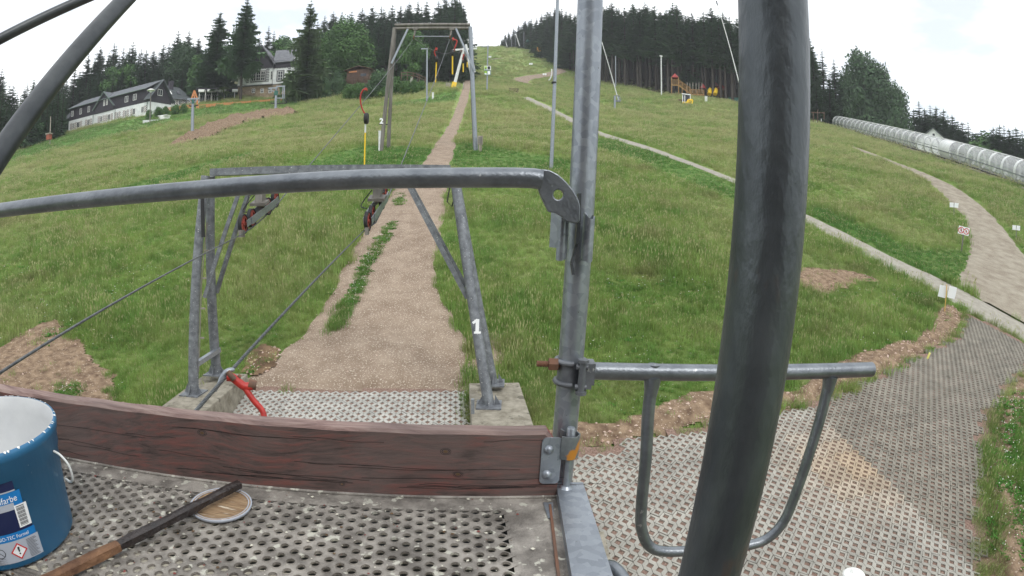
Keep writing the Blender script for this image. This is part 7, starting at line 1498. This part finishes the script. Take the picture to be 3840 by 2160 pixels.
def cyl_text(s, ph_r, z, h, m, o=.0015, right=True):
    cu = bpy.data.curves.new('t', 'FONT'); cu.body = s; cu.size = h; cu.align_x = 'RIGHT'; o_ = bpy.data.objects.new('t', cu); COL.objects.link(o_); me_ = bpy.data.meshes.new_from_object(o_.evaluated_get(bpy.context.evaluated_depsgraph_get())); bpy.data.objects.remove(o_); me_.materials.clear(); me_.materials.append(m); me_.name = 'lettering'
    for v in me_.vertices: v.co = Vector(tuple(cyl(ph_r + v.co.x * .9 / .145, z + v.co.y, o))) - Vector(world_loc(bkt))
    q_ = bpy.data.objects.new('lettering', me_); COL.objects.link(q_); q_.parent = bkt
cyl_text('denfarbe', pr_ - .12, zz_(-.460), .0165, M['sheet_white']); cyl_text('end', pr_ - .52, zz_(-.430), .008, M['sheet_white']); cyl_text('s', pr_ - .50, zz_(-.508), .044, M['sheet_white']); cyl_text('mit SIO-TEC Formel', pr_ - .10, zz_(-.526), .0098, M['sheet_white'])
mb = MB(); pc_ = pr_ - .30; zc = zz_(-.551); d_ = .0165
mb.add([cyl(pc_ + d_ / .145 * a, zc + d_ * b, .0018) for a, b in ((1, 0), (0, 1), (-1, 0), (0, -1))] + [cyl(pc_ + d_ * .8 / .145 * a, zc + d_ * .8 * b, .0018) for a, b in ((1, 0), (0, 1), (-1, 0), (0, -1))], [(0, 1, 5, 4), (1, 2, 6, 5), (2, 3, 7, 6), (3, 0, 4, 7)]); mb.build('warning_diamond', RED, bkt)
mb = MB(); mb.add([cyl(pc_ + d_ * .8 / .145 * a, zc + d_ * .8 * b, .0017) for a, b in ((1, 0), (0, 1), (-1, 0), (0, -1))], [(0, 1, 2, 3)]); mb.build('diamond_field', M['sheet_white'], bkt)
mb = MB(); mb.add([cyl(pc_ + a / .145, zc + b, .0022) for a, b in ((-.0014, -.001), (.0014, -.001), (.0019, .0085), (-.0019, .0085))], [(0, 1, 2, 3)]); mb.add([cyl(pc_ + a / .145, zc + b, .0022) for a, b in ((-.0013, -.006), (.0013, -.006), (.0013, -.0032), (-.0013, -.0032))], [(0, 1, 2, 3)]); mb.build('exclamation_mark', M['black'], bkt)
for dp in (.55, .70):
    mb = MB(); c0 = pr_ - dp; V = [cyl(c0 + r / .145 * math.cos(a), zc + .002 + r * math.sin(a), .0018) for a in np.linspace(0, 2 * math.pi, 25)[:-1] for r in (.0082, .0094)]; mb.add(V, [(2 * i, 2 * i + 1, (2 * i + 3) % 48, (2 * i + 2) % 48) for i in range(24)]); mb.add([cyl(c0 + a / .145, zc + .002 + b, .0018) for a, b in ((-.006, .0055), (-.0052, .0062), (.006, -.0055), (.0052, -.0062))], [(0, 1, 2, 3)]); mb.build('pictogram', M['black'], bkt)
for k in range(14): lblq(pr_ - .17, pr_ - .02 - .02 * (k % 3), zz_(-.569) + k * .0026, zz_(-.569) + k * .0026 + .0009, M['stone_grey'], 'small_print', .0016); lblq(pl2 + .5, pr_ - .5 - .04 * (k % 4), zz_(-.571) + k * .0009, zz_(-.571) + k * .0009 + .0004, M['stone_grey'], 'small_print', .0016)
ph_h = math.radians(22); mb = MB(); mb.tube(smooth_path([cyl(ph_h, .168, .004), cyl(ph_h - .04, .163, .02), cyl(ph_h - .05, .145, .034), cyl(ph_h - .02, .118, .034), cyl(ph_h + .1, .10, .02), cyl(ph_h + .25, .095, .006)], 6), .0022, 8); mb.build('wire_handle', M['white_metal'], bkt)
# lid and stirring stick
M['lid_paint'] = mat('dried_brown_paint', lin(178, 152, 120), lin(128, 100, 74), 3, .45, stretch=(3, 26, 1), c3=lin(214, 200, 178), t3=.6, s3=3, bump=.4, bscale=8)
ld = empty('paint_can_cover', F(-.508, .857, DZ), 'round white tin lid smeared with brown paint lying on the deck', 'lid'); mb = MB(); mb.lathe([(0, .004), (.061, .004), (.0635, .008), (.0635, .0115), (.0625, .012), (.0605, .0105), (.0555, .0105)], (0, 0, 0), 48); mb.v = [tuple(F(-.508 + x, .857 + y, DZ + .002 + z)) for x, y, z in mb.v]; mb.build('rim', M['silver'], ld)
mb = MB(); mb.lathe([(.0602, .0108), (.0585, .0112), (.055, .0074), (0, .0076)], (0, 0, 0), 48); mb.v = [tuple(F(-.508 + x, .857 + y, DZ + .002 + z)) for x, y, z in mb.v]; mb.build('painted_inside', M['lid_paint'], ld)
M['char'] = mat('paint_blackened_wood', lin(52, 44, 42), lin(34, 30, 30), 40, .4, stretch=(1, 1, 1), bump=.5, bscale=60); M['stick'] = mat('raw_split_wood', lin(140, 104, 74), lin(92, 64, 46), 18, .8, bump=.5, bscale=60)
sa_, sb_ = np.array([-.490, .915, DZ + .030]), np.array([-.745, .385, DZ + .012]); stk = empty('stirring_stick', F(*sb_), 'split wooden stirring stick, blackened at its upper half, lying across the lid', 'stick')
def stk_mesh(t0, t1, mt, nm, n=10, w=.0085):
    rg = random.Random(int(t0 * 100)); mb = MB(); V = []
    for i in range(n + 1):
        t = t0 + (t1 - t0) * i / n; c = sa_ + (sb_ - sa_) * t; d = (sb_ - sa_)[:2]; d = d / np.hypot(*d); nrm = np.array([-d[1], d[0]]); ww = w * (1 + .08 * math.sin(i * 1.7) + .3 * t)
        for a, b in ((-1, -.75), (1, -.75), (1.0, .55), (.15, .8), (-1.0, .6)): V.append(F(c[0] + nrm[0] * ww * a + rg.uniform(-1, 1) * .0007, c[1] + nrm[1] * ww * a, c[2] + ww * b + rg.uniform(-1, 1) * .0006))
    mb.add(V, [(i * 5 + k, (i + 1) * 5 + k, (i + 1) * 5 + (k + 1) % 5, i * 5 + (k + 1) % 5) for i in range(n) for k in range(5)] + [(0, 1, 2, 3, 4), tuple(n * 5 + k for k in (4, 3, 2, 1, 0))]); mb.build(nm, mt, stk)
stk_mesh(0, .5, M['char'], 'blackened_part'); stk_mesh(.5, 1.25, M['stick'], 'raw_part')
# crumbs, paint chips and dirt lying on the deck
rgd = random.Random(12); mb = MB()
for k in range(520):
    u_, v_ = rgd.uniform(-1.2, .16), rgd.uniform(.45, 1.0); s = rgd.choice((.001, .0016, .0025, .004)); p = DK(u_, v_, DZ + .0025); a = rgd.uniform(0, 6.28)
    V = [p + xs * s * math.cos(a + k_ * 1.57) * rgd.uniform(.5, 1.2) + ys * s * math.sin(a + k_ * 1.57) * rgd.uniform(.5, 1.2) for k_ in range(4)] + [p + us * s * .5]; mb.add(V, [(0, 1, 4), (1, 2, 4), (2, 3, 4), (3, 0, 4)], rgd.choice((0, 0, 1, 2)))
o = mb.build('paint_chips', [mat('pale_chips', lin(206, 202, 186)), M['soil_dark'], mat('red_chips', lin(118, 56, 50))]); o['kind'] = 'stuff'
# white capped post standing below at the bottom right
cp_ = P(2150, 1440, 5.2); cpz = cp_[2]; e = empty('capped_post', (cp_[0], cp_[1], cpz - 1.2), 'red post with a round white cap at the bottom right', 'post'); mb = MB(); mb.lathe([(0, .02), (.03, .016), (.035, 0), (.085, -.006), (.105, -.022), (.105, -.05), (0, -.05)], tuple(cp_), 32); mb.build('cap', M['white'], e); mb = MB(); mb.tube([cp_ - (0, 0, .05), (cp_[0], cp_[1], float(plazaz(0, cp_[1])) - .05)], .06, 16); mb.build('shaft', M['red'], e)

# unseen station hut, added behind the platform to darken the reflections in the tubes
sb = empty('unseen_station_hut', (-1.0, -4.6, 0.3), 'unseen dark station hut added behind the platform to darken tube reflections', 'hut'); mb = MB(); mb.box((-1.0, -4.6, 3.4), (5.6, 3.4, 6.2)); mb.build('wall', M['wood_brown'], sb); mb = MB(); mb.box((-1.0, -4.5, 6.65), (6.4, 4.2, .3)); mb.build('roof', M['roof_tile'], sb)

# ------------------------------------------------------------------ thin morning haze in the air
hzm = bpy.data.materials.new('haze'); hzm.use_nodes = True; t = hzm.node_tree; t.nodes.clear(); pv = t.nodes.new('ShaderNodeVolumePrincipled'); pv.inputs['Color'].default_value = (.93, .96, 1, 1); pv.inputs['Density'].default_value = .00045; pv.inputs['Anisotropy'].default_value = .2
ou = t.nodes.new('ShaderNodeOutputMaterial'); t.links.new(pv.outputs[0], ou.inputs['Volume'])
zlo = float(V_GROUND[:, 2].min()) - 1; zhi = max(max(o_.location.z + (o_.children[0].scale.z if o_.children else 0) for o_ in SC.objects if o_.get('category') == 'tree'), float(V_GROUND[:, 2].max())) + 3; R_ = float(np.abs(V_GROUND[:, :2]).max()) + 5
mb = MB(); mb.box((0, 0, (zlo + zhi) / 2), (2 * R_, 2 * R_, zhi - zlo)); hz = mb.build('haze', hzm); hz['kind'] = 'stuff'
